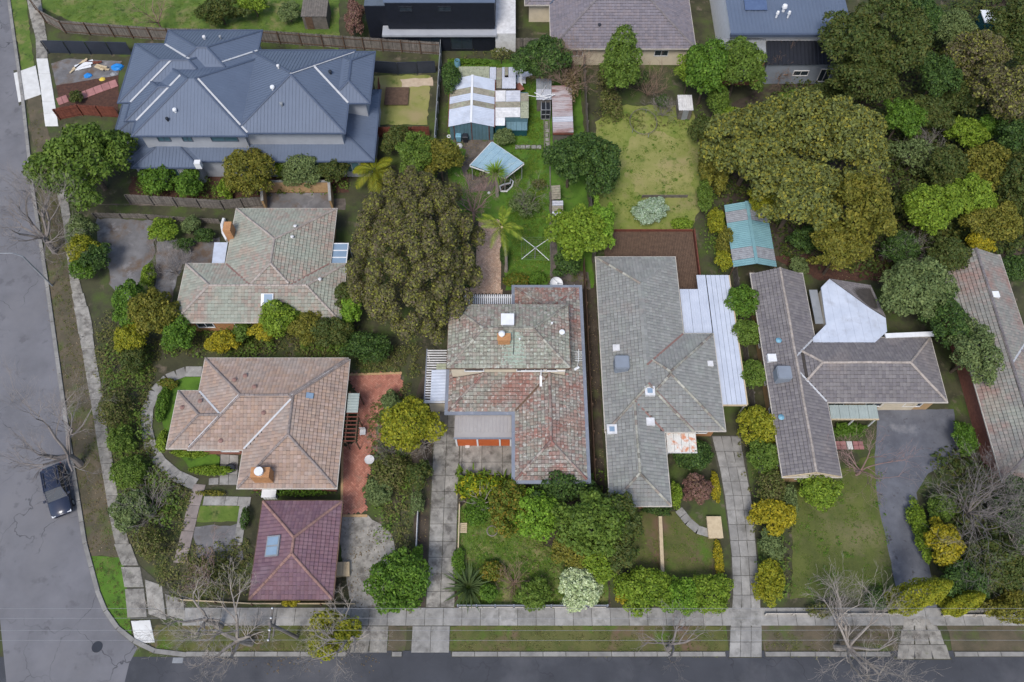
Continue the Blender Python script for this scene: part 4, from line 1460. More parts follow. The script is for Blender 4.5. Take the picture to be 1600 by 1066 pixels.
# pink paver path over the mulch in the corner block at the back
curved_path('paver_path', [(183, 130), (160, 138), (136, 147), (124, 152)], 1.15, 'pink_slab', .75)
curved_path('paver_path', [(106, 154), (90, 160)], 1.15, 'pink_slab', .75)
# stepping stones of the own block
st = bed('stone_path', [tuple(W(x, y)[:2]) for x, y in ((805, 234.5), (846, 234.5), (846, 226.5), (805, 226.5))], .04)
for k, px in enumerate((808.5, 816.5, 825, 834, 842)):
    c = W(px, 230.5)
    slab(st, 'concrete', c[:2], (.52, .02 * (k % 2)), (0, .46), .05, .06, 'stone')
for k, (px, py) in enumerate(((854, 193), (854, 199), (854.5, 205), (854.3, 212), (854.8, 219), (855, 226), (855, 232), (856, 240))):
    c = W(px, py)
    slab(st, 'concrete_old', c[:2], (.34 + .05 * (k % 3), .03), (0, .5), .05, .06, 'stone')
mb = MB()
for q in ([(850, 185), (851, 242)], [(858, 185), (860, 300)], [(860, 300), (861, 440)]):
    mb.bar(W(*q[0], .06), W(*q[1], .06), .10, .12)
structure(mb.build('bed_edging', M['timber_grey']))
# ================================================================== HOUSES
# ---- the two-storey house of the own block
LB = (-5.4, 25.2, 5.3, 34.0)
RB = (0.3, 19.2, 6.1, 37.3)
U = RC(699, 890, 477, 575, 5.6)
UW = inset([U], .27)[0]
main, mrf, mro = house('two_storey_house', 'red tiled two storey house with mossy hip roofs in the long narrow middle block',
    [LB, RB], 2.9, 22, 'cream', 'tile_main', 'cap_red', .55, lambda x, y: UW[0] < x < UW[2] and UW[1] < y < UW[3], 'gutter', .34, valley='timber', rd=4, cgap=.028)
mb = MB(); walls_mesh(mb, [UW], 3.2, 5.58); mb.build('upper_wall', M['cream'], main)
ur = Roof([U], 5.6, 24)
mb = MB(); soffit_mesh(mb, [U], 5.57); mb.build('soffit', M['offwhite'], main)
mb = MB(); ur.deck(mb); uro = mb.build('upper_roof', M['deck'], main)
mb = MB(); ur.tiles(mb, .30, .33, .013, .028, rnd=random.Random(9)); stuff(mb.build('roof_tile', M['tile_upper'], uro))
mb = MB(); ur.caps(mb); stuff(mb.build('ridge_tile', M['cap_moss'], uro))
mb = MB(); gutter_mesh(mb, [U], 5.62, .1, .11); mb.build('gutter', M['timber'], main)
def uz(x, y): return ur.h(x, y)
for wx, ww in ((1.55, 2.3), (3.35, .9), (-3.2, 1.6)):
    window(main, (wx, UW[1], 4.82), 'S', ww, .8, M['white'], M['glass'], bars=2 if ww > 2 else 0)
window(main, (UW[0], 31, 4.7), 'W', 1.4, 1.0)
# moss tongue that grows below the chimney: thin lumps of moss lying on the tiles
mb = MB()
rnd = random.Random(12)
cxm = W(803, 550, 6).x
for k in range(900):
    y = rnd.uniform(U[1] + .28, U[1] + 2.7)
    wd = 1.15 - .22 * (y - U[1]) * .6
    x = cxm + rnd.gauss(0, wd * .45)
    if abs(x - cxm) > wd: continue
    r = rnd.uniform(.04, .13)
    z = uz(x, y) + .035
    n = 6; a0 = rnd.random() * 6
    ring = [(x + r * math.cos(a0 + 6.283 * i / n) * rnd.uniform(.7, 1.2), y + r * math.sin(a0 + 6.283 * i / n) * rnd.uniform(.7, 1.2)) for i in range(n)]
    mb.add([(p[0], p[1], uz(*p) + .03) for p in ring] + [(x, y, z + .05)], [(i, (i + 1) % n, n) for i in range(n)])
stuff(mb.build('moss', M['tile_moss'], uro))
# chimney with white cowl
c = W(787.5, 530, 6.9)
mb = MB(); mb.box(c.x - .5, c.y - .28, 5.9, c.x + .5, c.y + .28, 7.25); ch = mb.build('chimney', M['brick_orange'], main)
mb = MB(); mb.box(c.x - .56, c.y - .34, 7.25, c.x + .56, c.y + .34, 7.33); mb.build('chimney_cap', M['brick_orange'], ch)
mb = MB(); mb.lathe((c.x - .18, c.y + .1, 7.33), [(.14, 0), (.14, .3), (.27, .32), (.27, .42), (.12, .55), (0, .56)], 14); mb.build('cowl', M['white'], ch, smooth=False)
# evaporative cooler box, its duct cover, vents, cable
c = W(793, 498, 7.4)
zb = uz(c.x, c.y)
mb = MB(); mb.box(c.x - .5, c.y - .48, zb - .35, c.x + .5, c.y + .48, 7.25); cb = mb.build('cooler_box', M['offwhite'], main)
mb = MB()
mb.box(c.x - .55, c.y - .53, 7.25, c.x + .55, c.y + .53, 7.33)
mb.build('lid', M['white'], cb)
mb = MB()
for k in range(5):
    mb.box(c.x - .42, c.y - .515, 6.62 + k * .12, c.x + .42, c.y - .49, 6.68 + k * .12)
mb.build('louver', M['grey_steel'], cb)
mb = MB()
pts = [W(802, 503, 6.7), W(803, 520, 6.6), W(803, 540, 6.2), W(802, 556, 5.9)]
mb.tube([Vector((p.x, p.y, uz(p.x, p.y) + .09)) for p in pts], .035, 6); mb.build('cable', M['bin_dark'], main)
for px, py, r in ((878, 520, .16), (862, 509, .06), (812, 536, .05)):
    p = W(px, py, 6)
    mb = MB(); mb.lathe((p.x, p.y, uz(p.x, p.y)), [(r, 0), (r, .2), (r * 1.5, .22), (r * 1.5, .3), (0, .34)], 12); mb.build('roof_vent', M['white'], main)
# aerial on the right-hand gutter
mb = MB()
p = W(901, 576, 3.2); q = W(904, 553, 4.6)
mb.tube([p, (p.x + .05, p.y, 4.7)], .03, 6); mb.tube([(p.x + .05, p.y, 4.6), (p.x + .1, p.y + 1.1, 4.75)], .025, 6)
for k in range(5):
    yy = p.y + .1 + .2 * k
    mb.bar((p.x - .25, yy, 4.64), (p.x + .4, yy, 4.66), .025)
mb.bar((p.x - .2, p.y - .15, 3.25), (p.x + .2, p.y + .1, 3.3), .2, .12)
mb.build('aerial', M['white'], main)
# white downpipe and corner trims below the upper windows
p = W(845, 586, 4.2)
mb = MB(); mb.bar((p.x, UW[1] - .3, 5.2), (p.x, UW[1] - .32, mrf.h(p.x, UW[1] - .4) + .1), .1); mb.bar((p.x, UW[1] - .3, mrf.h(p.x, UW[1] - .3) + .12), (p.x, UW[1] - 1.2, mrf.h(p.x, UW[1] - 1.2) + .12), .2, .06); mb.build('downpipe', M['white'], main)
mb = MB(); mb.box(UW[0] + 5.9, UW[1] - .06, 4.4, UW[2] - .02, UW[1] - .004, 4.56); mb.build('window_sill', M['white'], main)

# ---- flat carport with orange doors
C0, C1 = W(709.5, 684, 2.55), W(805, 684, 2.55)
yb = 25.12
R = root('carport', ((C0.x + C1.x) / 2, C0.y, 0), 'flat taupe roofed garage with three orange door panels facing the concrete court', 'garage')
mb = MB(); mb.box(C0.x, C0.y, 2.43, .0, yb, 2.56)
mb.build('roof', M['carport'], R)
mb = MB(); ribbed(mb, (C0.x + .04, C0.y + .5, 2.575), (-.04, C0.y + .5, 2.575), (-.04, yb - .05, 2.60), (C0.x + .04, yb - .05, 2.60), .30, .018); mb.build('roof_sheet', M['carport'], R)
mb = MB(); mb.box(C0.x - .04, C0.y - .1, 2.40, .02, C0.y - .004, 2.6); mb.build('gutter', M['gutter'], R)
mb = MB(); mb.box(C0.x + .05, C0.y + .35, 2.32, -.05, C0.y + .42, 2.425); mb.build('beam', M['offwhite'], R)
xs = [C0.x + .1, W(746, 690, 1.2).x, W(781, 690, 1.2).x, -.12]
for k, x in enumerate(xs):
    mb = MB(); mb.box(x - .07, C0.y + .1, 0, x + .07, C0.y + .24, 2.42); mb.build('post', M['white'], R)
for a, b in zip(xs[:-1], xs[1:]):
    mb = MB()
    n = 5
    for k in range(n):
        mb.box(a + .08, C0.y + .15, .05 + k * .45, b - .08, C0.y + .19, .05 + k * .45 + .43)
    mb.build('door', M['garage_door'], R)
mb = MB(); mb.box(C0.x + .06, C0.y + .3, 0, C0.x + .16, yb, 2.42); mb.build('wall', M['cream'], R)

# ---- rear pergola of white battens
P0, P1 = W(719, 476, 2.6), W(807, 461, 2.6)
R = root('batten_pergola', (P0.x, P0.y, 0), 'pergola of narrow white battens between the brick terrace and the mossy roof', 'pergola')
y0, y1 = 34.3, P1.y
n = 28
for k in range(n):
    x = P0.x + .1 + (.38 - P0.x) * k / n
    mb = MB(); mb.box(x - .05, y0, 2.6, x + .055, y1, 2.68); mb.build('slat', M['white'], R)
for yy in (y0 + .15, y1 - .25):
    mb = MB(); mb.box(P0.x, yy, 2.44, .3, yy + .08, 2.596); mb.build('beam', M['offwhite'], R)
for x in (P0.x + .1, -2.2, .2):
    mb = MB(); mb.box(x - .05, y1 - .25, 0, x + .05, y1 - .15, 2.44); mb.build('post', M['offwhite'], R)

# ---- side verandah: white sheet roof and open battens
A, B = W(663, 628, 2.5), W(700, 628, 2.5)
top = W(668, 545, 2.5).y
R = root('side_verandah', (A.x, A.y, 0), 'white sheeted side verandah with open battens and a cream end wall under the domed tree', 'verandah')
ym = W(680, 578, 2.5).y
xr = -5.5
mb = MB(); ribbed(mb, (A.x + .5, A.y + .05, 2.5), (A.x + .5, ym, 2.5), (xr, ym, 2.62), (xr, A.y + .05, 2.62), .28, .035); mb.build('roof_sheet', M['white_sheet'], R)
mb = MB(); ribbed(mb, (A.x + .9, ym + .02, 2.5), (A.x + .9, ym + .6, 2.5), (xr, ym + .6, 2.6), (xr, ym + .02, 2.6), .28, .035); mb.build('clear_sheet', M['mossy_sheet'], R)
k = 0
yy = A.y + .1
while yy < top:
    mb = MB(); mb.box(A.x + .02, yy, 2.36, (xr if yy > ym + .6 else A.x + .9), yy + .09, 2.46); mb.build('slat', M['offwhite'], R)
    yy += .24
mb = MB(); mb.box(A.x - .06, A.y, 2.30, A.x + .03, top, 2.48); mb.build('beam', M['gutter'], R)
mb = MB(); mb.box(A.x - .08, A.y - .06, 2.32, xr, A.y + .03, 2.5); mb.build('beam', M['white'], R)
mb = MB(); mb.box(A.x + .35, A.y + .08, 0, xr, A.y + .2, 2.3); mb.build('wall', M['cream'], R)
mb = MB(); mb.box(A.x + .32, A.y + .02, 2.02, xr, A.y + .07, 2.28); mb.build('fascia', M['timber'], R)
for q in (A.y + .2, (A.y + top) / 2, top - .1):
    mb = MB(); mb.box(A.x - .05, q, 0, A.x + .05, q + .1, 2.3); mb.build('post', M['offwhite'], R)

# ---- slate-blue metal-roofed house (upper left)
GR = [(-37.1, 53.0, -25.9, 63.5), (-39.4, 57.3, -28.5, 65.3), (-36.3, 58.5, -26.5, 67.3), (-38.2, 54.9, -28.5, 61.2), (-27.2, 53.35, -16.4, 64.4), (-18.5, 57.2, -14.3, 64.2)]
LR = [(-38.7, 52.1, -13.9, 61.5), (-40.6, 55.6, -30, 64.0), (-37.9, 51.3, -31.2, 56)]
R = root('metal_roofed_house', (-27, 52, 0), 'large two storey house with slate blue metal roofs and pale valley flashings', 'house')
rf = Roof(GR, 5.6, 23)
lw = inset(LR, .3)
mb = MB(); walls_mesh(mb, lw, 0, 2.85); mb.build('lower_wall', M['render_grey'], R)
uwr = inset(GR, .5)
mb = MB(); walls_mesh(mb, uwr, 2.6, 5.58); mb.build('upper_wall', M['render_grey'], R)
cut = lambda x, y: any(r[0] < x < r[2] and r[1] < y < r[3] for r in uwr)
lrf = Roof(LR, 2.9, 14, cut)
mb = MB(); lrf.deck(mb); o = mb.build('lower_roof', M['metal_blue'], R)
mb = MB(); lrf.ribs(mb); stuff(mb.build('roof_rib', M['metal_blue'], o))
lrf.cap_lengths(o, M['metal_blue_d'])
mb = MB(); gutter_mesh(mb, LR, 2.92, .14); mb.build('gutter', M['metal_blue_d'], R)
mb = MB(); soffit_mesh(mb, LR, 2.87); mb.build('soffit', M['render_grey'], R)
mb = MB(); rf.deck(mb); o = mb.build('roof', M['metal_blue'], R)
mb = MB(); rf.ribs(mb); stuff(mb.build('roof_rib', M['metal_blue'], o))
rf.cap_lengths(o, M['metal_blue_d'], .13)
rf.valleys(o, M['valley'], .2, .05, name='valley_flashing')
mb = MB(); gutter_mesh(mb, GR, 5.62, .14); mb.build('gutter', M['metal_blue_d'], R)
mb = MB(); soffit_mesh(mb, GR, 5.57); mb.build('soffit', M['render_grey'], R)
for x, w_ in ((-34.5, 1.2), (-32.2, .9), (-28.5, 2.6), (-24.2, 2.0), (-21.6, 1.0)):
    window(R, (x, uwr[0][1] if x < -26.4 else uwr[3][1], 4.75), 'S', w_, 1.0, M['render_dark'], M['glass_teal'])
for y in (58.5, 61.5):
    window(R, (lw[1][0], y, 1.6), 'W', 2.2, 1.5, M['render_grey'], M['glass'])
for x, w_ in ((-35.5, 3.6), (-19.5, 2.4), (-16.3, 1.6), (-27.8, 2.0)):
    window(R, (x, lw[2][1] if x < -31.5 else lw[0][1], 1.6), 'S', w_, 1.5, M['render_grey'], M['glass_teal'])
for px, py, mt, r in ((274, 174, 'white', .18), (260, 184, 'bin_dark', .14), (516, 113, 'bin_dark', .16), (429, 146, 'white', .2), (441, 166, 'grey_steel', .15), (320, 61, 'offwhite', .16), (345, 60, 'grey_steel', .12), (438, 114, 'offwhite', .14)):
    p = W(px, py, 6.6)
    z = rf.h(p.x, p.y)
    mb = MB(); mb.lathe((p.x, p.y, z - .1), [(r * .7, 0), (r * .7, .35), (r * 1.2, .36), (r, .5), (0, .55)], 12); mb.build('roof_vent', M[mt], R)
p = W(310, 257, 3.3)
mb = MB(); mb.box(p.x - .3, p.y - .25, 2.9, p.x + .3, p.y + .25, 3.7); mb.build('air_unit', M['white'], R)

# ---- house with the pale lichen roof on the left
DB = RC(272, 531, 413, 503, 2.8)
DA = RC(354, 515, 327, 412, 2.8)
DA = (DA[0], DB[1] + .12, DA[2], DA[3])
R, rf, ro = house('lichen_roofed_house', 'tiled house with pale green and pink lichen roof beside the huge brown tree', [DA, DB], 2.8, 22, 'brick_orange', 'tile_d', 'cap_pale', .5, rd=5, valley='cap_orange')
p = W(418, 469, 3.6); z = rf.h(p.x, p.y)
mb = MB(); mb.obox((p.x, p.y, z + .12), (.55, 0, 0), (0, .52, .52 * rf.tan), (0, -.05, .1)); sk = mb.build('skylight', M['white'], R)
mb = MB(); mb.obox((p.x + .1, p.y, z + .235), (.38, 0, 0), (0, .42, .42 * rf.tan), (0, -.004, .012)); mb.build('pane', M['sky_glass'], sk)
c = W(364, 348, 4.0)
mb = MB(); mb.box(DA[0] - .35, c.y - 1.1, 0, DA[0] + .35, c.y - .1, 4.3); mb.build('chimney', M['brick_orange'], R)
for px, py in ((463, 358), (459, 376), (500, 437)):
    p = W(px, py, 3.8); z = rf.h(p.x, p.y)
    mb = MB(); mb.lathe((p.x, p.y, z), [(.1, 0), (.1, .3), (.16, .32), (0, .4)], 10); mb.build('roof_vent', M['offwhite'], R)
# white flat awning and the glazed patio roof
q = [W(x, y, 2.5) for x, y in ((331, 412), (351, 411), (356, 379), (335, 379))]
R = root('porch_awning', q[0], 'small flat white awning on the street side of the lichen roofed house', 'awning')
mb = MB(); mb.prism([tuple(p[:2]) for p in q], 2.42, 2.52); mb.build('roof_sheet', M['white_sheet'], R)
for p in (q[0], q[3]):
    mb = MB(); mb.box(p.x + .1, p.y - .05, 0, p.x + .18, p.y + .03, 2.415); mb.build('post', M['white'], R)
x0, y0, x1, y1 = RC(507, 539, 381, 436, 2.6)
R = root('glazed_patio_roof', (x0, y0, 0), 'white framed patio roof of clear blue panes by the lichen roofed house', 'patio roof')
for k in range(5):
    a, b = y0 + (y1 - y0) * k / 5, y0 + (y1 - y0) * (k + 1) / 5
    mb = MB(); mb.box(x0 + .1, a + .05, 2.60, x1 - .1, b - .05, 2.63); mb.build('pane', M['sky_glass'] if k > 1 else M['white_sheet'], R)
    mb = MB(); mb.box(x0 + .08, b - .05, 2.55, x1 - .08, b + .045, 2.66); mb.build('rafter', M['white'], R)
for a, b in ((x0, x0 + .08), (x1 - .08, x1)):
    mb = MB(); mb.box(a, y0, 2.5, b, y1 + .05, 2.67); mb.build('beam', M['white'], R)
    for yy in (y0 + .05, y1 - .1):
        mb = MB(); mb.box(a, yy, 0, b, yy + .08, 2.5); mb.build('post', M['white'], R)
# brick courtyard wall behind
R = root('courtyard_wall', W(415, 300), 'tan brick courtyard wall behind the lichen roofed house', 'wall')
pts = [W(417, 330), W(415, 300), W(519, 300), W(521, 330)]
for a, b in zip(pts[:-1], pts[1:]):
    mb = MB(); mb.bar(a + Vector((0, 0, .85)), b + Vector((0, 0, .85)), .2, 1.7); mb.build('wall', M['brick_yel'], R)
    mb = MB(); mb.bar(a + Vector((0, 0, 1.735)), b + Vector((0, 0, 1.735)), .26, .07); mb.build('coping', M['concrete'], R)
ground_sheet('courtyard', [(418, 330), (416, 302), (518, 302), (520, 330)], .05, 'pad')
# curved white garden wall
mb = MB()
pts = [W(x, y) for x, y in ((352, 346), (349, 356), (351, 368), (357, 379))]
mb.tube([p + Vector((0, 0, .45)) for p in pts], .16, 8)
for a, b in zip(pts[:-1], pts[1:]):
    mb.bar(a + Vector((0, 0, .2)), b + Vector((0, 0, .2)), .28, .4)
tag(mb.build('garden_wall', M['white']), 'low curved white garden wall at the end of the side passage', 'wall')

# ---- corner house with terracotta tiles
EM1 = (-26.9, 21.84, -14.5, 30.16)
EM2 = (-22.3, 18.56, -14.32, 30.02)
EM3 = (-28.7, 21.95, -20.5, 27.05)
R, rf, ro = house('terracotta_house', 'faded terracotta tiled brick house inside the curved concrete path', [EM1, EM2, EM3], 2.8, 22, 'brick_red', 'tile_e', 'cap_e', .5, rd=6)
c = W(412, 745, 3.4)
mb = MB(); mb.box(c.x - .75, c.y - .4, 2.6, c.x + .75, c.y + .45, 4.5); ch = mb.build('chimney', M['brick_orange'], R)
mb = MB(); mb.lathe((c.x, c.y, 4.5), [(.3, 0), (.3, .25), (.36, .26), (.36, .4), (0, .42)], 14); mb.build('cowl', M['white'], ch)
p = W(483, 617, 4.2); z = rf.h(p.x, p.y)
mb = MB(); mb.obox((p.x, p.y, z + .1), (.28, 0, -.28 * rf.tan), (0, .24, 0), (.03, 0, .08)); mb.build('skylight', M['sky_glass'], R)
for px, py in ((383, 587), (367, 595), (400, 608), (310, 624), (281, 633), (341, 685), (413, 647)):
    p = W(px, py, 3.8); z = rf.h(p.x, p.y)
    mb = MB(); mb.lathe((p.x, p.y, z), [(.13, 0), (.13, .18), (.2, .2), (0, .3)], 10); mb.build('roof_vent', M['cap_orange'], R)
# pergola against its red drive
x0, y0, x1, y1 = RC(536, 556, 612, 692, 2.4)
R = root('timber_pergola', (x0, y0, 0), 'narrow brown timber pergola along the red brick driveway', 'pergola')
for k in range(13):
    yy = y0 + (y1 - y0) * (k + .3) / 13
    mb = MB(); mb.box(x0, yy, 2.40, x1, yy + .07, 2.5); mb.build('slat', M['timber_red'], R)
for x in (x0 + .1, x1 - .12):
    mb = MB(); mb.box(x, y0, 2.26, x + .09, y1, 2.396); mb.build('beam', M['timber'], R)
    for yy in (y0 + .2, (y0 + y1) / 2, y1 - .3):
        mb = MB(); mb.box(x, yy, 0, x + .09, yy + .09, 2.26); mb.build('post', M['timber'], R)
mb = MB(); ribbed(mb, (x0 + .05, y1 - 2.0, 2.52), (x0 + .05, y1 - .2, 2.52), (x1 - .05, y1 - .2, 2.52), (x1 - .05, y1 - 2.0, 2.52), .25, .02); mb.build('roof_sheet', M['greenish_sheet'], R)
# plum tiled garage
G = RC(390, 519, 784, 936, 2.5)
R, rf, ro = house('plum_garage', 'double garage with plum tiled pyramid roof and a two pane skylight', [G], 2.5, 22, 'brick_red', 'tile_p', 'cap_orange', .35, rd=7, cat='garage', win=False, gut='timber')
p = W(426, 853, 3.3); z = rf.h(p.x, p.y)
mb = MB(); mb.obox((p.x, p.y, z + .13), (.56, 0, .56 * rf.tan), (0, .8, 0), (-.03, 0, .08)); sk = mb.build('skylight', M['grey_steel'], R)
for s in (-1, 1):
    mb = MB(); mb.obox((p.x - .03, p.y + s * .38, z + .225), (.46, 0, .46 * rf.tan), (0, .31, 0), (-.004, 0, .012)); mb.build('pane', M['sky_glass'], sk)
gi = inset([G], .35)[0]
mb = MB()
for k in range(5):
    mb.box(gi[0] + .8, gi[1] - .05, .1 + k * .42, gi[2] - .8, gi[1] - .004, .1 + k * .42 + .4)
mb.build('door', M['timber'], R)

# ---- long grey lichen roof, next block to the right
FN1, FN1b, FN2 = (7.9, 23.4, 15.25, 40.7), (7.95, 17.1, 12.75, 33.0), (9.0, 23.5, 17.9, 32.6)
R, rf, ro = house('grey_tiled_house', 'long grey green tiled house beside the white patio roof', [FN1, FN1b, FN2], 2.8, 21, 'brick_orange', 'tile_f', 'cap_moss', .5, rd=8, valley='cap_orange')
def on_roof(px, py, zg): 
    p = W(px, py, zg)
    return Vector((p.x, p.y, rf.h(p.x, p.y)))
def cooler(R, p, m='cooler'):
    mb = MB()
    mb.prism([(p.x + sx * a, p.y + sy * b) for sx, sy, a, b in ((-1, -1, .5, .62), (-1, -1, .62, .5), (-1, 1, .62, .5), (-1, 1, .5, .62), (1, 1, .5, .62), (1, 1, .62, .5), (1, -1, .62, .5), (1, -1, .5, .62))], p.z - .25, p.z + .85)
    o = mb.build('cooler_box', M[m], R)
    mb = MB(); mb.box(p.x - .55, p.y - .55, p.z + .85, p.x + .55, p.y + .55, p.z + .93); mb.build('lid', M[m], o)
cooler(R, on_roof(972, 566, 4.2))
for px, py, w_ in ((964, 539, .3), (1015, 612, .42), (958, 665, .42), (1113, 562, .25), (1018, 655, .35)):
    p = on_roof(px, py, 4.0)
    mb = MB(); mb.box(p.x - w_, p.y - w_, p.z - .1, p.x + w_, p.y + w_, p.z + .22); sk = mb.build('skylight', M['offwhite'], R)
    if w_ > .4:
        mb = MB(); mb.box(p.x - .22, p.y - .22, p.z + .222, p.x + .22, p.y + .22, p.z + .24); mb.build('pane', M['sky_glass'], sk)
x0, y0, x1, y1 = RC(1043, 1090, 674, 706, 2.4)
R = root('rusty_porch', (x0, y0, 0), 'rust blotched white porch roof at the front of the grey tiled house', 'porch')
for k in range(4):
    a, b = x0 + (x1 - x0) * k / 4, x0 + (x1 - x0) * (k + 1) / 4
    mb = MB(); ribbed(mb, (a + .01, y0, 2.3), (b - .01, y0, 2.3), (b - .01, y1, 2.5), (a + .01, y1, 2.5), .2, .025); mb.build('roof_sheet', M['rust_patch'], R)
mb = MB(); mb.box(x0, y0 - .06, 2.16, x1, y0 + .02, 2.3); mb.build('beam', M['offwhite'], R)
for x in (x0 + .05, x1 - .15):
    mb = MB(); mb.box(x, y0, 0, x + .1, y0 + .1, 2.16); mb.build('post', M['offwhite'], R)
# white iron patio roof in an L
x0, y0, x1, y1 = RC(1094, 1144, 430, 640, 2.6)
R = root('white_patio_roof', (x1, y0, 0), 'white iron patio roof with rust streaks beside the row of clipped round trees', 'patio roof')
xa = W(1066, 452, 2.6).x; ya = W(1066, 521, 2.6).y; yb2 = W(1066, 452, 2.6).y
xe = W(1165, 615, 2.6).x
for k in range(5):
    a, b = 18.05 + (xe - 18.05) * k / 5, 18.05 + (xe - 18.05) * (k + 1) / 5
    mb = MB(); ribbed(mb, (a + .01, W(1120, 632, 2.6).y, 2.55), (b - .01, W(1120, 632, 2.6).y, 2.55), (b - .01, y1, 2.6), (a + .01, y1, 2.6), .3, .006); mb.build('roof_sheet', M['white_rust'], R)
for k in range(3):
    a, b = 15.45 + (18.0 - 15.45) * k / 3, 15.45 + (18.0 - 15.45) * (k + 1) / 3
    mb = MB(); ribbed(mb, (a + .01, 32.75, 2.56), (b - .01, 32.75, 2.56), (b - .01, (yb2 if k < 2 else y1), 2.6), (a + .01, (yb2 if k < 2 else y1), 2.6), .2, .025); mb.build('roof_sheet', M['white_rust'], R)
mb = MB(); mb.box(xe, W(1120, 632, 2.6).y, 2.4, xe + .1, y1, 2.58); mb.build('gutter', M['timber_pale'], R)
mb = MB(); mb.box(18.05, W(1120, 632, 2.6).y - .1, 2.4, xe, W(1120, 632, 2.6).y - .004, 2.58); mb.build('gutter', M['timber_pale'], R)
yy = W(1120, 632, 2.6).y
while yy < y1:
    mb = MB(); mb.box(xe - .1, yy + .1, 0, xe, yy + .2, 2.5); mb.build('post', M['offwhite'], R)
    yy += 3.4
# brown deck with its fence
dk = [W(x, y, .35) for x, y in ((957, 404), (1087, 432), (1087, 360), (958, 360))]
x0, x1, y0, y1 = W(945, 404, .35).x, W(1087, 400, .35).x, 33.2, W(1000, 362, .35).y
R = root('timber_deck', (x0, y1, 0), 'brown board deck behind the grey tiled house with a rusty edge rail', 'deck')
nb = int((x1 - x0) / .16)
for k in range(nb):
    a = x0 + (x1 - x0) * k / nb
    lo = y0 if a > 15.4 else 40.85
    mb = MB(); mb.box(a, lo, .30, a + .14, y1, .35); mb.build('plank', M['timber'], R)
mb = MB(); mb.box(x0, y1 + .05, 0, x1, y1 + .12, .6); mb.build('edge_rail', M['timber_red'], R)
mb = MB(); mb.box(x1 + .02, y0, 0, x1 + .12, y1, .9); mb.build('edge_rail', M['timber_red'], R)

# ---- charcoal tiled house
G1 = (22.2, 19.5, 26.9, 38.9, 'SN')
G2 = (23.6, 26.1, 37.2, 32.2)
R, rf, ro = house('charcoal_tiled_house', 'charcoal tiled gable house with pale ridge caps and a cross wing towards the dark driveway', [G1, G2], 2.8, 25, 'brick_yel', 'tile_g', 'cap_pale', .4, rd=9, win=True)
cooler(R, on_roof(1225, 583, 4.0))
p = on_roof(1210, 554, 3.9)
mb = MB(); mb.box(p.x - .38, p.y - .36, p.z - .15, p.x + .38, p.y + .36, p.z + .25); mb.build('skylight', M['white'], R)
for px, py in ((1218, 530), (1224, 648)):
    p = on_roof(px, py, 3.8)
    mb = MB(); mb.lathe(p - Vector((0, 0, .1)), [(.16, 0), (.16, .3), (.26, .31), (0, .45)], 12); mb.build('roof_vent', M['bin_blue'], R)
gi = inset([G2], .4)[0]
a, b = W(1378, 640, 1.2).x, W(1434, 640, 1.2).x
mb = MB()
for k in range(5):
    mb.box(a, gi[1] - .06, .06 + k * .43, b, gi[1] - .004, .06 + k * .43 + .41)
mb.build('garage_door', M['cream'], R)
mb = MB()                       # pale barge boards on the front gable
xm, zt = (G1[0] + G1[2]) / 2, 2.8 + rf.tan * (G1[2] - G1[0]) / 2
for x in (G1[0], G1[2]):
    mb.bar((x, G1[1] - .03, 2.78), (xm, G1[1] - .03, zt - .02), .06, .2)
mb.build('barge_board', M['timber_pale'], R)
# grey green porch sheet
x0, y0, x1, y1 = RC(1299, 1374, 628, 654, 2.5)
R = root('porch_sheet', (x0, y0, 0), 'grey green flat porch roof with a cream beam in front of the charcoal tiled house', 'porch')
for k in range(5):
    a, b = x0 + (x1 - x0) * k / 5, x0 + (x1 - x0) * (k + 1) / 5
    mb = MB(); ribbed(mb, (a + .01, y0, 2.45), (b - .01, y0, 2.45), (b - .01, min(y1, 25.9), 2.55), (a + .01, min(y1, 25.9), 2.55), .25, .02); mb.build('roof_sheet', M['greenish_sheet'], R)
mb = MB(); mb.box(x0, y0 - .08, 2.28, x1, y0 - .004, 2.46); mb.build('beam', M['timber_pale'], R)
for x in (x0 + .1, (x0 + x1) / 2, x1 - .2):
    mb = MB(); mb.box(x, y0 + .02, 0, x + .1, y0 + .12, 2.28); mb.build('post', M['white'], R)
# red brick step
x0, y0, x1, y1 = RC(1304, 1350, 690, 703, 0)
R = structure(bed('front_step', [(x0, y0), (x1, y0), (x1, y1), (x0, y1)], .03))
slab_grid(R, 'pink_slab', [(x0, y0), (x0 + 1.05, y0), (x0 + 1.05, y1), (x0, y1)], 2, 2, .04, h=.1)
slab_grid(R, 'concrete_new', [(x0 + 1.1, y0), (x0 + 1.6, y0), (x0 + 1.6, y1), (x0 + 1.1, y1)], 1, 1, .04, h=.1)
slab_grid(R, 'pink_slab', [(x0 + 1.65, y0), (x1, y0), (x1, y1), (x0 + 1.65, y1)], 2, 2, .04, h=.1)
# white sheet roof with tiled back slope
R = root('white_roofed_extension', W(1330, 500), 'flat white roofed extension with a dark tiled back slope', 'extension')
wp = [W(x, y, 3.1) for x, y in ((1283, 449), (1296, 436), (1358, 481), (1384, 497), (1386, 518), (1363, 539), (1271, 539), (1270, 528), (1291, 507))]
mb = MB(); mb.prism([tuple(p[:2]) for p in wp], 2.98, 3.085); rr = mb.build('roof', M['white_sheet'], R)
xa, xb = min(p.x for p in wp), max(p.x for p in wp)
ns = int((xb - xa) / .76)
for k in range(ns):                 # lapped sheets, each its own part
    sp = clip_half(clip_half([tuple(p[:2]) for p in wp], 1, 0, -(xa + (xb - xa) * k / ns + .008)), -1, 0, xa + (xb - xa) * (k + 1) / ns - .008)
    if len(sp) > 2:
        mb = MB(); mb.prism(sp, 3.087, 3.105 + .006 * (k % 2)); mb.build('roof_sheet', M['white_sheet'], rr)
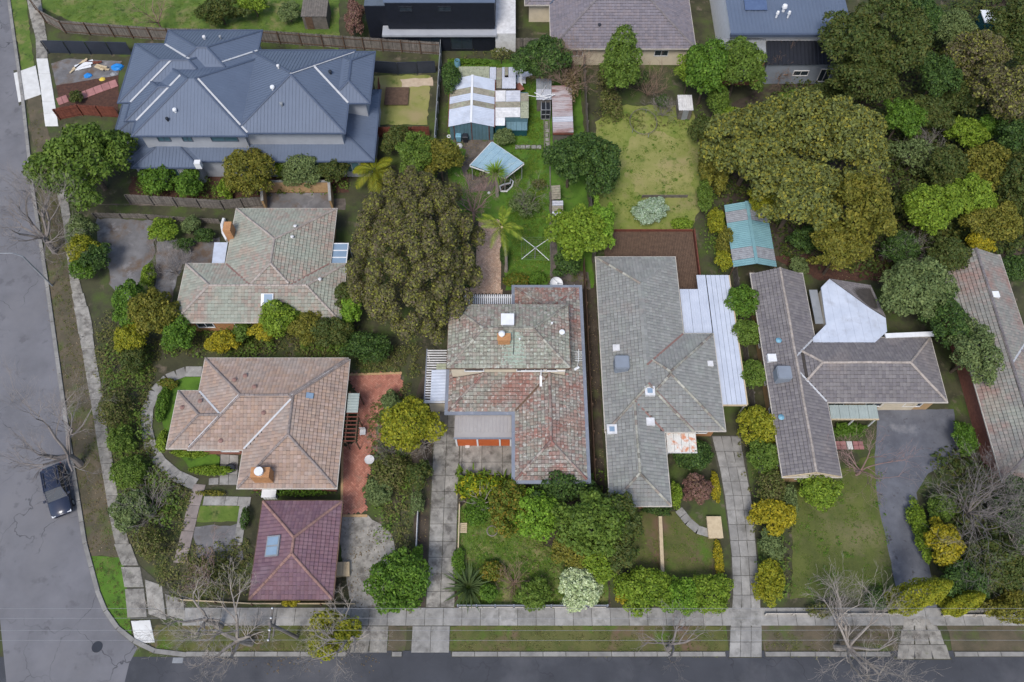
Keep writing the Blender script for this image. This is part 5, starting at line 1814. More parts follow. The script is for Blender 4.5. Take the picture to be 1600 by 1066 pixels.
ins_ = [tuple((p * .97 + sum((Vector(q) for q in wp), Vector()) / len(wp) * .03)[:2]) for p in wp]
mb = MB(); mb.prism(ins_, 0, 2.975); mb.build('wall', M['cream'], R)
tp = [W(1297, 436, 3.12), W(1360, 446, 2.5), W(1384, 496, 2.5), W(1359, 481, 3.12)]
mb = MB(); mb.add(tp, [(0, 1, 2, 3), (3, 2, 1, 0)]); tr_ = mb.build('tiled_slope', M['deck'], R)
mb = MB()
for i in range(16):
    for j in range(14):
        a = (tp[0].lerp(tp[1], i / 16)).lerp(tp[3].lerp(tp[2], i / 16), j / 14); b = (tp[0].lerp(tp[1], (i + 1) / 16)).lerp(tp[3].lerp(tp[2], (i + 1) / 16), j / 14)
        c = (tp[0].lerp(tp[1], (i + 1) / 16)).lerp(tp[3].lerp(tp[2], (i + 1) / 16), (j + .93) / 14); d = (tp[0].lerp(tp[1], i / 16)).lerp(tp[3].lerp(tp[2], i / 16), (j + .93) / 14)
        z = Vector((0, 0, 1))
        mb.add([a + z * .03, b + z * .065, c + z * .065, d + z * .03, b + z * .01, c + z * .01], [(0, 1, 2, 3), (1, 4, 5, 2)])
stuff(mb.build('roof_tile', M['tile_g'], tr_))
mb = MB(); mb.bar(W(1383, 525, 3.0), W(1458, 522, 3.0), .45, .12); mb.build('gutter', M['white'], R)
x0, y0, x1, y1 = RC(1275, 1288, 452, 505, 2.6)
mb = MB(); mb.box(x0, y0, 2.4, x1, y1, 2.5); mb.build('box_gutter', M['grey_steel'], R)

# ---- house at the far right edge
H1 = (40.1, 19.1, 45.8, 40.9, 'N')
H2 = (43.2, 19.2, 54.0, 32.0)
R, rf, ro = house('grey_brown_house', 'grey brown tiled gable house with rusty red patches and white skylights near the wood', [H1, H2], 2.8, 24, 'brick_red', 'tile_h', 'cap_grey', .45, rd=10, win=False)
for px, py, w_ in ((1552, 655, .42), (1566, 711, .42), (1523, 627, .16), (1556, 460, .3)):
    p = on_roof(px, py, 4.0)
    mb = MB(); mb.box(p.x - w_, p.y - w_, p.z - .15, p.x + w_, p.y + w_, p.z + .22); mb.build('skylight', M['white'] if py < 700 else M['sky_glass'], R)

# ---- aqua carport
x0, y0, x1, y1 = RC(1146, 1214, 320, 417, 2.3)
R = root('aqua_carport', (x0, y0, 0), 'aqua gable carport with grimy clear strips in its roof', 'carport')
xm = (x0 + x1) / 2
bands = [(0, .10, 'aqua'), (.10, .28, 'aqua_clear'), (.28, .70, 'aqua'), (.70, .88, 'aqua_clear'), (.88, 1, 'aqua')]
for a, b, m in bands:
    ya, yb_ = y0 + (y1 - y0) * a, y0 + (y1 - y0) * b
    for xe_, sgn in ((x0, 1), (x1, -1)):
        mb = MB(); ribbed(mb, (xe_, ya + .008, 2.25), (xe_, yb_ - .008, 2.25), (xm, yb_ - .008, 2.85), (xm, ya + .008, 2.85), .2, .025); mb.build('roof_sheet', M[m], R)
mb = MB(); mb.bar((xm, y0, 2.90), (xm, y1, 2.90), .3, .04); mb.build('ridge_cap', M['aqua'], R)
for x in (x0 + .1, x1 - .1):
    mb = MB(); mb.box(x - .05, y0 + .05, 2.08, x + .05, y1 - .05, 2.2); mb.build('beam', M['timber_pale'], R)
    for yy in (y0 + .1, (y0 + y1) / 2, y1 - .2):
        mb = MB(); mb.box(x - .05, yy, 0, x + .05, yy + .1, 2.08); mb.build('post', M['timber'], R)

# ---- houses along the top edge
R = root('black_clad_house', (-9, 70.5, 0), 'flat roofed two storey house clad in black at the top of the view', 'house')
x0, x1 = W(600, 5, 6.4).x, -1.9
mb = MB(); mb.box(x0, 70.6, 2.9, x1, 84, 6.4); mb.build('upper_wall', M['black_clad'], R)
mb = MB(); mb.box(x0 - .1, 70.5, 6.4, x1 + .1, 84, 6.5); mb.build('roof', M['metal_blue'], R)
xa = W(570, 5, 5).x
mb = MB(); mb.box(xa, 71.4, 0, x0 - .005, 84, 5.2); mb.build('side_wall', M['black_clad'], R)
mb = MB(); mb.box(xa, 71.5, 5.2, x0 - .02, 84, 5.25); mb.build('side_roof', M['render_dark'], R)
mb = MB(); mb.box(x0 - .6, 70.3, 0, x1 + .1, 71.2, 2.45); mb.build('lower_wall', M['black_clad'], R)
mb = MB(); mb.box(x0 - .7, 69.8, 2.46, x1 + .2, 71.3, 2.7); mb.build('lower_roof', M['render_grey'], R)
for x in (x0 + 2.2, x0 + 6.4):
    window(R, (x, 70.6, 5.6), 'S', 1.4, .6, M['bin_dark'], M['glass'])
for x, w_ in ((x0 + .9, 1.6), (x0 + 4.5, 2.4), (x0 + 8, 2.4)):
    window(R, (x, 70.3, 1.2), 'S', w_, 1.7, M['bin_dark'], M['glass'])
p = W(686, 33, 3.4)
mb = MB(); mb.box(p.x - .45, p.y - .02, 3.0, p.x + .45, p.y + .7, 4.1); mb.build('air_unit', M['offwhite'], R)
mb = MB(); mb.box(x1 + .05, 70.2, 0, x1 + 2.3, 84, 2.6); mb.build('annex', M['offwhite'], R)

J = (4.3, 67.7, 20.0, 84.0)
J2 = (1.5, 74.5, 12, 90)
R, rf, ro = house('mauve_tiled_house', 'mauve grey tiled hip roof house with cream walls and small rear windows', [J, J2], 2.8, 25, 'cream', 'tile_j', 'cap_grey', .45, rd=11, valley='metal_blue_d', win=False)
ji = inset([J], .45)[0]
for x, w_ in ((7.2, 1.2), (12.1, 1.2), (13.9, .5), (16.5, 1.5)):
    window(R, (x, ji[1], 1.75), 'S', w_, .8, M['offwhite'], M['glass'])
p = on_roof(937, 37, 4.2)
mb = MB(); mb.lathe(p - Vector((0, 0, .1)), [(.12, 0), (.12, .35), (.2, .36), (0, .45)], 10); mb.build('roof_vent', M['bin_dark'], R)

R = root('blue_roofed_house', (29, 67, 0), 'white walled house with flat blue metal roof and black lower roof behind dark trees', 'house')
x0, x1 = 23.4, 36.0
mb = MB(); mb.box(x0, 67.6, 0, x1, 86, 5.3); mb.build('wall', M['white'], R)
mb = MB()
ribbed(mb, (x0 - .2, 67.2, 5.36), (x1 + .2, 67.2, 5.36), (x1 + .2, 86, 5.9), (x0 - .2, 86, 5.9), .4, .03)
mb.build('roof', M['metal_blue'], R)
mb = MB(); mb.box(x0 - .25, 66.9, 5.1, x1 + .25, 67.18, 5.42); mb.build('fascia', M['metal_blue_d'], R)
mb = MB(); ribbed(mb, (27.4, 65.0, 3.1), (x1, 65.0, 3.1), (x1, 67.55, 4.0), (27.4, 67.55, 4.0), .4, .03); mb.build('lower_roof', M['black_clad'], R)
mb = MB(); mb.box(27.5, 65.3, 0, x1 - .1, 67.5, 3.05); mb.build('lower_wall', M['cooler'], R)
mb = MB(); ribbed(mb, (22.6, 64.9, 3.6), (27.2, 64.9, 3.6), (27.2, 67.55, 4.3), (22.6, 67.55, 4.3), .3, .025); mb.build('side_roof', M['grey_steel'], R)
mb = MB(); mb.box(22.8, 65.1, 0, 27.1, 67.5, 3.5); mb.build('side_wall', M['brick_red'], R)
window(R, (31.5, 65.3, 1.6), 'S', 1.6, .7, M['offwhite'], M['glass'])
window(R, (34.2, 65.3, 1.3), 'S', 1.2, 1.8, M['offwhite'], M['glass'])
window(R, (24.9, 65.1, 1.4), 'S', 1.2, 1.5, M['offwhite'], M['glass'])
p = W(1180, 8, 5.6)
mb = MB(); mb.obox((p.x, p.y, 5.75), (1.2, 0, 0), (0, .8, .12), (0, 0, .03)); pv = mb.build('solar_panel', M['solar'], R)
for s in (-1, 1):
    mb = MB(); mb.box(p.x + s * .6 - .04, p.y - .7, 5.5, p.x + s * .6 + .04, p.y + .7, 5.66); mb.build('rail', M['grey_steel'], pv)
for px, py, r in ((1225, 14, .3), (1214, 24, .18), (1232, 24, .18)):
    p = W(px, py, 5.8)
    mb = MB(); mb.lathe((p.x, p.y, 5.5), [(r * .6, 0), (r * .6, .5), (r, .52), (r * .8, .8), (0, .9)], 12); mb.build('roof_vent', M['white'], R)
# ================================================================== SHEDS AND SMALL THINGS
sx0, sx1, sy0, sy1 = -6.5, -1.95, 57.3, 63.9
R = root('gable_shed', ((sx0 + sx1) / 2, sy0, 0), 'blue fronted gable shed with white iron roof and two mossy clear bands', 'shed')
xm = (sx0 + sx1) / 2
for a, b, m in [(0, .36, 'white_sheet'), (.36, .47, 'fibre'), (.47, .62, 'white_sheet'), (.62, .75, 'fibre'), (.75, 1, 'white_sheet')]:
    ya, yb_ = sy0 - .15 + (sy1 - sy0) * a, sy0 - .15 + (sy1 - sy0) * b
    for xe_, s in ((sx0 - .1, 1), (sx1 + .1, -1)):
        mb = MB(); ribbed(mb, (xe_, ya + .006, 2.2), (xe_, yb_ - .006, 2.2), (xm, yb_ - .006, 2.85), (xm, ya + .006, 2.85), .2, .022); mb.build('roof_sheet', M[m], R)
mb = MB(); mb.bar((xm, sy0 - .17, 2.9), (xm, sy1 - .15, 2.9), .24, .03); mb.build('ridge_cap', M['white'], R)
for xe_ in (sx0 - .14, sx1 + .14):
    mb = MB(); mb.box(xe_ - .05, sy0 - .16, 2.08, xe_ + .05, sy1 - .14, 2.19); mb.build('gutter', M['timber_red'], R)
n = 12
for k in range(n):              # front of upright sheets
    a, b = sx0 + (sx1 - sx0) * k / n, sx0 + (sx1 - sx0) * (k + 1) / n
    za = 2.15 + .62 * (1 - abs((a - xm) / (sx1 - xm))); zb = 2.15 + .62 * (1 - abs((b - xm) / (sx1 - xm)))
    mb = MB()
    mb.add([(a + .01, sy0, .04), (b - .01, sy0, .04), (b - .01, sy0, zb), (a + .01, sy0, za)], [(0, 1, 2, 3)])
    mb.box((a + b) / 2 - .05, sy0 - .035, .06, (a + b) / 2 + .05, sy0 - .002, min(za, zb) - .05)
    mb.build('wall_sheet', M['teal_sheet'], R)
for x in (xm, sx0 + .45, sx1 - .45):
    mb = MB(); mb.box(x - .035, sy0 - .08, 0, x + .035, sy0 - .04, 2.3 if x != xm else 2.75); mb.build('post', M['timber_red'], R)
mb = MB(); mb.box(sx0, sy0 + .05, 0, sx0 + .05, sy1 - .3, 2.15); mb.box(sx1 - .05, sy0 + .05, 0, sx1, sy1 - .3, 2.15); mb.box(sx0 + .05, sy1 - .35, 0, sx1 - .05, sy1 - .3, 2.2)
mb.build('wall', M['teal_sheet'], R)

def flat_shed(name, label, cat, sheets, wall_m, zt, group=None):
    """sheets: (xl, xr, ytop, ybottom, z, material, ribs along 'y' or 'x')"""
    r0 = [RC(s[0], s[1], s[2], s[3], s[4]) for s in sheets]
    R = root(name, (r0[0][0], r0[0][1], 0), label, cat, group)
    for q, s in zip(r0, sheets):
        x0, y0, x1, y1 = q
        z = s[4]
        mb = MB()
        if s[6] == 'y':
            ribbed(mb, (x0, y0, z), (x1, y0, z), (x1, y1, z + .08), (x0, y1, z + .08), .2, .022)
        else:
            ribbed(mb, (x0, y0, z), (x0, y1, z + .03), (x1, y1, z + .06), (x1, y0, z + .03), .2, .022)
        mb.build('roof_sheet', M[s[5]], R)
    X0, Y0, X1, Y1 = min(q[0] for q in r0) + .1, min(q[1] for q in r0) + .12, max(q[2] for q in r0) - .1, max(q[3] for q in r0) - .1
    z = min(s[4] for s in sheets) - .06
    mb = MB()
    mb.box(X0, Y0, 0, X1, Y0 + .05, z); mb.box(X0, Y1 - .05, 0, X1, Y1, z); mb.box(X0, Y0 + .05, 0, X0 + .05, Y1 - .05, z); mb.box(X1 - .05, Y0 + .05, 0, X1, Y1 - .05, z)
    mb.build('wall', M[wall_m], R)
    return R
flat_shed('rear_lean_to', 'low lean-to of mossy and white sheets behind the gable shed', 'lean-to',
    [(716, 764.5, 105, 124, 2.02, 'mossy_sheet', 'y'), (765, 775, 106, 129, 2.05, 'galv', 'y'), (775.5, 784, 107, 138, 2.0, 'fibre', 'y'), (784.5, 806, 122, 138.5, 2.03, 'galv', 'y'),
     (784.5, 788.5, 106, 121.5, 2.03, 'galv', 'y'), (789, 794, 106, 118, 2.05, 'fibre', 'y'), (794.5, 806, 106, 121.5, 2.03, 'galv', 'y')], 'timber_grey', 2)
flat_shed('side_lean_to', 'white flat roofed lean-to with a mossy band beside the gable shed', 'lean-to',
    [(773, 813, 168.5, 183.5, 2.10, 'offwhite', 'x'), (773, 813, 159.5, 168, 2.12, 'fibre', 'x'), (773, 790, 142, 159, 2.14, 'offwhite', 'x'), (790.5, 813, 142, 159, 2.14, 'galv', 'x'),
     (813.5, 826, 172, 185, 2.08, 'mossy_sheet', 'x'), (813.5, 826, 159, 171.5, 2.08, 'mossy_sheet', 'x'), (813.5, 826, 146, 158.5, 2.08, 'fibre', 'x')], 'teal_sheet', 2)
x0, y0, x1, y1 = RC(790, 824, 185, 202, 1.2)
R = root('teal_annex', (x0, y0, 0), 'low teal sloping sheet annex on the lush back lawn side of the lean-to', 'annex')
for k in range(4):
    a, b = x0 + (x1 - x0) * k / 4, x0 + (x1 - x0) * (k + 1) / 4
    mb = MB(); ribbed(mb, (a + .01, y0, 1.0), (b - .01, y0, 1.0), (b - .01, y1 + .1, 1.75), (a + .01, y1 + .1, 1.75), .2, .022); mb.build('roof_sheet', M['teal_sheet'], R)
mb = MB(); mb.box(x0 + .05, y0 + .08, 0, x1 - .05, y0 + .12, .98); mb.build('wall', M['dark_teal'], R)
x0, y0, x1, y1 = RC(772.5, 789, 180.5, 196.5, 2.0)
R = root('white_lean_to', (x0, y0, 0), 'small white canopy with a dark teal door between the shed and the teal annex', 'canopy')
mb = MB(); ribbed(mb, (x0, y0, 2.0), (x1, y0, 2.0), (x1, y1, 2.06), (x0, y1, 2.06), .2, .02); mb.build('roof_sheet', M['white'], R)
mb = MB(); mb.box(x0 + .03, y0 + .1, 0, x1 - .03, y0 + .15, 1.97); mb.build('door', M['dark_teal'], R)
# loose sheets heaped beside the lean-to
rnd = random.Random(21)
for k, (px, py, m, lb) in enumerate(((811, 114, 'offwhite', 'tilted pale sheet nearest the rear fence in the scrap heap'), (815, 122, 'galv', 'large galvanised sheet lying flat in the scrap heap by the lean-to'), (820, 118, 'white', 'white board on edge in the scrap heap beside the dark tree'), (813, 130, 'white', 'crumpled white sheet at the front of the scrap heap'), (810, 140, 'brick_red', 'pile of red brown offcuts at the foot of the scrap heap'))):
    p = W(px, py, .5)
    mb = MB()
    for j in range(3):
        a = rnd.uniform(0, 3.1)
        d = Vector((math.cos(a), math.sin(a), rnd.uniform(-.3, .3)))
        mb.obox(p + Vector((rnd.uniform(-.15, .15), rnd.uniform(-.15, .15), .05 + j * .09)), d * rnd.uniform(.35, .7), Vector((-d.y, d.x, .05)) * rnd.uniform(.15, .35), (0, 0, .02))
    tag(mb.build('scrap_sheet', M[m]), lb, 'scrap sheet', 'scrap heap by the lean-to')
x0, y0, x1, y1 = RC(864, 896, 134, 208, 2.0)
R = root('rusty_shed', (x0, y0, 0), 'long narrow shed with rusty brown and white iron roof under bare twigs', 'shed')
n = 9
for k in range(n):
    a, b = y0 + (y1 - y0) * k / n, y0 + (y1 - y0) * (k + 1) / n
    mb = MB(); ribbed(mb, (x0, a + .005, 2.0), (x0, b - .005, 2.0), (x1, b - .005, 2.1), (x1, a + .005, 2.1), .2, .024); mb.build('roof_sheet', M['galv' if k == 2 else 'rusty'], R)
mb = MB(); mb.box(x0 + .08, y0 + .1, 0, x0 + .12, y1, 1.95); mb.box(x1 - .12, y0 + .1, 0, x1 - .08, y1, 1.95); mb.box(x0 + .12, y0 + .1, 0, x1 - .12, y0 + .14, 1.95); mb.build('wall', M['timber_grey'], R)
mb = MB(); mb.box(x0, y0 - .1, 1.84, x1, y0 - .01, 1.98); mb.build('fascia', M['timber_red'], R)
flat_shed('flat_shed', 'grey flat roofed shed beneath the dark leafed tree at the rear fence', 'shed', [(838, 862, 124, 140, 1.9, 'grey_steel', 'y'), (838, 862, 140.5, 156, 1.88, 'galv', 'y')], 'timber_grey', 1.9)
x0, y0, x1, y1 = RC(846, 860, 157, 172, 1.5)
R = root('wire_cage', (x0, y0, 0), 'teal framed wire cage in front of the grey flat shed', 'cage')
mb = MB()
for z in (.1, .8, 1.5):
    mb.bar((x0, y0, z), (x1, y0, z), .06); mb.bar((x0, y1, z), (x1, y1, z), .06); mb.bar((x0, y0, z), (x0, y1, z), .06); mb.bar((x1, y0, z), (x1, y1, z), .06)
for x in (x0, (x0 + x1) / 2, x1):
    for y in (y0, y1):
        mb.bar((x, y, 0), (x, y, 1.5), .06)
mb.bar(((x0 + x1) / 2, y0, 1.5), ((x0 + x1) / 2, y1, 1.5), .06)
mb.build('frame', M['grey_steel'], R)
mb = MB(); mb.box(x0 + .05, y0 + .05, .1, x1 - .05, y1 - .05, 1.35); mb.build('wire_panel', M['bin_dark'], R)
rnd = random.Random(4)
for k, lb in enumerate(('topmost white pipe of the bundle on the grey flat shed', 'white pipe crossing under the topmost one on the flat shed', 'short white pipe at the shed roof edge nearest the cage', 'white pipe pointing at the rusty roof from the flat shed')):
    p = W(845 + k * 4.2, 149 + (k % 2) * 3, 2.02 + .07 * k)
    a = -.5 + .35 * k
    mb = MB(); mb.tube([p - Vector((math.cos(a), math.sin(a), 0)) * .75, p + Vector((math.cos(a), math.sin(a), 0)) * .75], .045, 8)
    tag(mb.build('pipe', M['white']), lb, 'pipe', 'white pipes on the flat shed roof')
mb = MB(); mb.tube([W(825, 149, 2.2), W(842, 152, 2.2)], .035, 6); mb.tube([W(842, 152, 2.2), W(853, 134, 2.1)], .03, 6)
tag(mb.build('aerial_pole', M['offwhite']), 'long thin pole reaching from the lean-to roof over to the flat shed', 'pole')
flat_shed('garden_shed', 'small dark teal garden shed with white and brown roof sheets by the side fence', 'shed', [(863, 880, 331, 338, 1.9, 'galv', 'x'), (863, 880, 322, 330.5, 1.92, 'fibre', 'x'), (863, 880, 314, 321.5, 1.94, 'galv', 'x')], 'dark_teal', 1.9)
x0, y0, x1, y1 = RC(862, 876, 290, 312, 1.4)
R = root('cold_frame', (x0, y0, 0), 'weathered lean-to frame roof between the dark green tree and the garden shed', 'lean-to')
for k in range(3):
    a, b = y0 + (y1 - y0) * k / 3, y0 + (y1 - y0) * (k + 1) / 3
    mb = MB(); ribbed(mb, (x0, a + .01, 1.4), (x0, b - .01, 1.4), (x1, b - .01, 1.5), (x1, a + .01, 1.5), .2, .022); mb.build('roof_sheet', M['fibre'], R)
for x in (x0 + .05, x1 - .1):
    for y in (y0 + .05, y1 - .1):
        mb = MB(); mb.box(x, y, 0, x + .06, y + .06, 1.38); mb.build('post', M['timber_grey'], R)

# ---- shelter with the pale blue sheet roof
q = [W(734.5, 258, 2.35), W(789.5, 277, 2.35), W(818, 255, 2.6), W(768.5, 221.5, 2.6)]
cq = sum(q, Vector()) / 4
R = root('garden_shelter', (cq.x, cq.y, 0), 'square garden shelter with pale blue sheet roof and white edge beams', 'shelter')
n = 6
for k in range(n):
    a, b = q[0].lerp(q[1], (k + .01) / n), q[0].lerp(q[1], (k + .99) / n)
    c, d = q[3].lerp(q[2], (k + .99) / n), q[3].lerp(q[2], (k + .01) / n)
    mb = MB(); ribbed(mb, a, b, c, d, .2, .02); mb.build('roof_sheet', M['gazebo'], R)
o = Vector((0, 0, -.13))
for a, b, m in ((0, 1, 'white'), (1, 2, 'white'), (2, 3, 'offwhite'), (3, 0, 'offwhite')):
    out = ((q[a] + q[b]) / 2 - cq); out.z = 0; out = out.normalized() * .12
    mb = MB(); mb.bar(q[a] + o + out * .5, q[b] + o + out * .5, .07, .12); mb.build('beam', M[m], R)
for p in q:
    t = p.lerp(cq, .06)
    mb = MB(); mb.bar((t.x, t.y, 0), (t.x, t.y, p.z - .22), .08); mb.build('post', M['grey_steel'], R)
# pond with white edge
pp = [W(x, y) for x, y in ((783, 300), (792, 300), (800, 292), (802, 285), (798, 281), (797, 287), (788, 289), (781, 292))]
R = root('garden_pond', pp[0], 'small dark pond with a curved white edge beside the cordyline', 'pond')
mb = MB(); mb.poly([p + Vector((0, 0, .07)) for p in pp]); mb.build('water', M['water'], R)
mb = MB(); mb.tube([p + Vector((0, 0, .1)) for p in pp + pp[:2]], .085, 7); mb.build('edge', M['white'], R)

# ---- rotary clothes line
c = W(836.5, 387.5, 1.95)
R = root('rotary_clothes_line', (c.x, c.y, 0), 'rotary clothes line with four white arms standing on the back lawn', 'clothes line')
mb = MB(); mb.tube([(c.x, c.y, 0), (c.x, c.y, 2.1)], .04, 8); mb.lathe((c.x, c.y, 1.85), [(.04, 0), (.12, .02), (.12, .14), (.04, .2)], 10); mb.build('pole', M['grey_steel'], R)
tips = [W(x, y, 2.0) for x, y in ((815, 371), (861, 371), (858, 407), (815, 405))]
for t in tips:
    mb = MB(); mb.tube([c, t], .032, 6); mb.build('arm', M['white'], R)
mb = MB()
for f in (1, .82, .64, .46):
    for a, b in zip(tips, tips[1:] + tips[:1]):
        mb.tube([c.lerp(a, f), c.lerp(b, f)], .005, 3)
stuff(mb.build('line', M['wire'], R))
# ---- satellite dish on a mast
c = W(868, 444, 2.0)
R = root('satellite_dish', (c.x, c.y, 0), 'big white satellite dish behind the rear gutter of the mossy roofed house', 'satellite dish')
mb = MB(); mb.tube([(c.x, c.y, 0), (c.x, c.y, 1.9)], .05, 8); mb.build('mast', M['grey_steel'], R)
mb = MB()
prof = [(r, .28 * (r / .62) ** 2) for r in (.02, .15, .3, .45, .62)]
mb.lathe((0, 0, 0), prof + [(.64, .30), (.62, .31)] + [(r, z + .02) for r, z in prof[::-1]], 24)
rot = Matrix.Rotation(math.radians(25), 3, 'X') @ Matrix.Rotation(math.radians(15), 3, 'Y')
mb.v = [tuple(rot @ Vector(v) + c) for v in mb.v]
mb.build('dish', M['white'], R, smooth=True)
mb = MB()
tip = c + rot @ Vector((0, 0, .75))
for k in range(3):
    a = 2.1 * k
    mb.tube([c + rot @ Vector((.6 * math.cos(a), .6 * math.sin(a), .29)), tip], .014, 4)
mb.obox(tip, (.05, 0, 0), (0, .05, 0), (0, 0, .06)); mb.build('feed_arm', M['grey_steel'], R)
mb = MB(); p = W(893, 452, 1.2); mb.bar((p.x - .4, p.y, 1.2), (p.x + .3, p.y + .3, 1.5), .06); mb.bar((p.x, p.y, 0), (p.x, p.y + .05, 1.3), .05)
tag(mb.build('bent_rail', M['white']), 'bent white rail standing beside the satellite dish', 'rail')

# ---- bins, barrel, rings
def wheelie(px, py, m, label, a=0.0):
    p = W(px, py)
    R = root('wheelie_bin', p, label, 'bin', 'wheelie bins by the gable shed')
    mb = MB()
    v = []
    for z, s in ((.08, .22), (.95, .29)):
        for sx, sy in ((-1, -1), (1, -1), (1, 1), (-1, 1)):
            v.append((p.x + sx * s, p.y + sy * s * 1.15, z))
    mb.add(v, [(3, 2, 1, 0), (4, 5, 6, 7), (0, 1, 5, 4), (1, 2, 6, 5), (2, 3, 7, 6), (3, 0, 4, 7)])
    mb.build('body', M[m], R)
    mb = MB()
    mb.add([(p.x - .31, p.y - .37, .96), (p.x + .31, p.y - .37, .96), (p.x + .31, p.y + .37, .96), (p.x - .31, p.y + .37, .96), (p.x - .24, p.y - .28, 1.05), (p.x + .24, p.y - .28, 1.05), (p.x + .24, p.y + .3, 1.08), (p.x - .24, p.y + .3, 1.08)],
           [(4, 5, 6, 7), (0, 1, 5, 4), (1, 2, 6, 5), (2, 3, 7, 6), (3, 0, 4, 7)])
    mb.tube([(p.x - .24, p.y + .42, .98), (p.x + .24, p.y + .42, .98)], .025, 6)
    mb.build('lid', M[m], R)
    for s in (-1, 1):
        mb = MB(); mb.tube([(p.x + s * .22, p.y + .3, .1), (p.x + s * .28, p.y + .3, .1)], .1, 12); mb.build('wheel', M['rubber'], R)
wheelie(717, 220, 'bin_blue', 'pale blue wheelie bin in front of the shed doors')
wheelie(727.5, 221, 'bin_dark', 'black wheelie bin next to the pale blue one')
p = W(715, 104)
R = root('blue_barrel', p, 'open blue grey barrel behind the sheds at the rear fence', 'barrel')
mb = MB(); mb.lathe(p, [(.30, 0), (.33, .3), (.33, .6), (.30, .9), (.27, .9), (.27, .2), (0, .18)], 18); mb.build('body', M['bin_blue'], R)
mb = MB(); mb.lathe(p, [(.335, .3), (.35, .32), (.335, .34)], 18); mb.lathe(p, [(.335, .58), (.35, .6), (.335, .62)], 18); mb.build('hoop', M['bin_blue'], R)
def ring(px, py, r, t, m, name, label, cat):
    p = W(px, py)
    mb = MB()
    n, k = 20, 8
    v, f = [], []
    for i in range(n):
        a = 6.283 * i / n
        for j in range(k):
            b = 6.283 * j / k
            rr = r + t * math.cos(b)
            v.append((p.x + rr * math.cos(a), p.y + rr * math.sin(a), t + .03 + t * math.sin(b)))
    for i in range(n):
        for j in range(k):
            f.append((i * k + j, ((i + 1) % n) * k + j, ((i + 1) % n) * k + (j + 1) % k, i * k + (j + 1) % k))
    mb.add(v, f)
    return tag(mb.build(name, M[m], smooth=True), label, cat)
ring(788, 207, .3, .075, 'offwhite', 'hose_ring', 'white coiled hose ring on the grass by the teal annex', 'hose')
ring(701.5, 214, .17, .06, 'white', 'pot_rim', 'small white pot ring by the corner of the shed front', 'pot')
ring(769, 830, .42, .045, 'bark_grey', 'stone_ring', 'small pale stone ring lying on the front lawn', 'edging ring')
p = W(718, 229)
mb = MB(); mb.lathe(p, [(.35, 0), (.33, .18), (.2, .3), (0, .33)], 9); tag(mb.build('boulder', M['offwhite']), 'pale boulder on the worn earth near the bins', 'boulder')
p = W(764, 302)
mb = MB(); mb.lathe(p, [(.17, 0), (.15, .1), (.08, .2), (0, .22)], 8); tag(mb.build('white_stone', M['white']), 'little white stone on the grass beside the cordyline', 'stone')

# ---- front garden
R = root('timber_rail', W(716.5, 850), 'peeling pale timber rail along the edge of the front lawn', 'rail')
a, b = W(718.5, 790), W(715.5, 897)
mb = MB(); mb.bar(a + Vector((0, 0, .5)), b + Vector((0, 0, .5)), .09, .07); mb.build('rail', M['timber_pale'], R)
for t in (0, .33, .66, 1):
    p = a.lerp(b, t)
    mb = MB(); mb.bar((p.x, p.y, 0), (p.x, p.y, .46), .08); mb.build('post', M['timber_pale'], R)
R = root('pallet', W(724, 825), 'small pale slatted pallet lying against the timber rail', 'pallet')
c = W(724, 825, .1)
for k in range(5):
    mb = MB(); mb.box(c.x - .3, c.y - .42 + k * .17, .14, c.x + .3, c.y - .29 + k * .17, .17); mb.build('slat', M['timber_pale'], R)
for s in (-1, 1):
    mb = MB(); mb.box(c.x + s * .22 - .04, c.y - .42, .05, c.x + s * .22 + .04, c.y + .42, .138); mb.build('bearer', M['timber_pale'], R)
R = root('front_fence', W(830, 947), 'low slate grey front fence with pale base boards facing the footpath', 'fence')
y = W(830, 948).y
x0, x1 = W(716, 948).x, W(948, 948).x
nb = 8
for k in range(nb):
    a, b = x0 + (x1 - x0) * k / nb, x0 + (x1 - x0) * (k + 1) / nb
    mb = MB(); mb.box(a - .06, y - .06, 0, a + .06, y + .06, .78); mb.build('post', M['gutter'], R)
    mb = MB(); mb.box(a + .08, y - .1, .03, b - .08, y - .06, .25); mb.build('plank', M['cream_gutter'], R)
    for z in (.3, .48, .66):
        mb = MB(); mb.box(a + .08, y - .02, z, b - .08, y + .02, z + .14); mb.build('plank', M['gutter'], R)
mb = MB(); mb.box(x1 - .06, y - .06, 0, x1 + .06, y + .06, .78); mb.build('post', M['gutter'], R)
# letter slab on the court
c = W(730.5, 698)
slab(None, 'concrete_new', c[:2], (.42, 0), (0, .34), .06, .12, 'inspection_cover')
tag(bpy.data.objects['inspection_cover'], 'small pale square drain cover in front of the orange doors', 'drain cover')

# ---- fences
fence('rear_fence', 'weathered grey paling fence closing the back of the narrow block', [(-8.1, 70.6), (8.0, 70.3)], 1.75)
fence('side_fence', 'grey steel panel fence along the sheds of the narrow block', [(-8.1, 47.0), (-8.0, 70.4)], 1.7, 'panel', 'grey_steel', 'grey_steel')
fence('side_fence', 'old dark paling fence in the shaded gap beside the tiled house', [(6.95, 18.8), (6.9, 41.5)], 1.75, 'paling', 'timber', 'timber')
fence('side_fence', 'paling fence behind the rusty shed and dark green tree', [(7.9, 42), (8.0, 70.2)], 1.7)
fence('low_side_fence', 'low pale rail fence beside the slab driveway', [(W(651, 862).x, W(651, 862).y), (W(654, 795).x, W(654, 795).y)], .7, 'plank', 'offwhite', 'offwhite')
fence('boundary_fence', 'long brown paling fence behind the slate blue metal roofs', [tuple(W(x, y)[:2]) for x, y in ((58, 16), (74, 36), (104, 52), (180, 58), (268, 64), (405, 66), (540, 76), (688, 86))], 1.8, 'paling', 'timber_grey', 'timber')
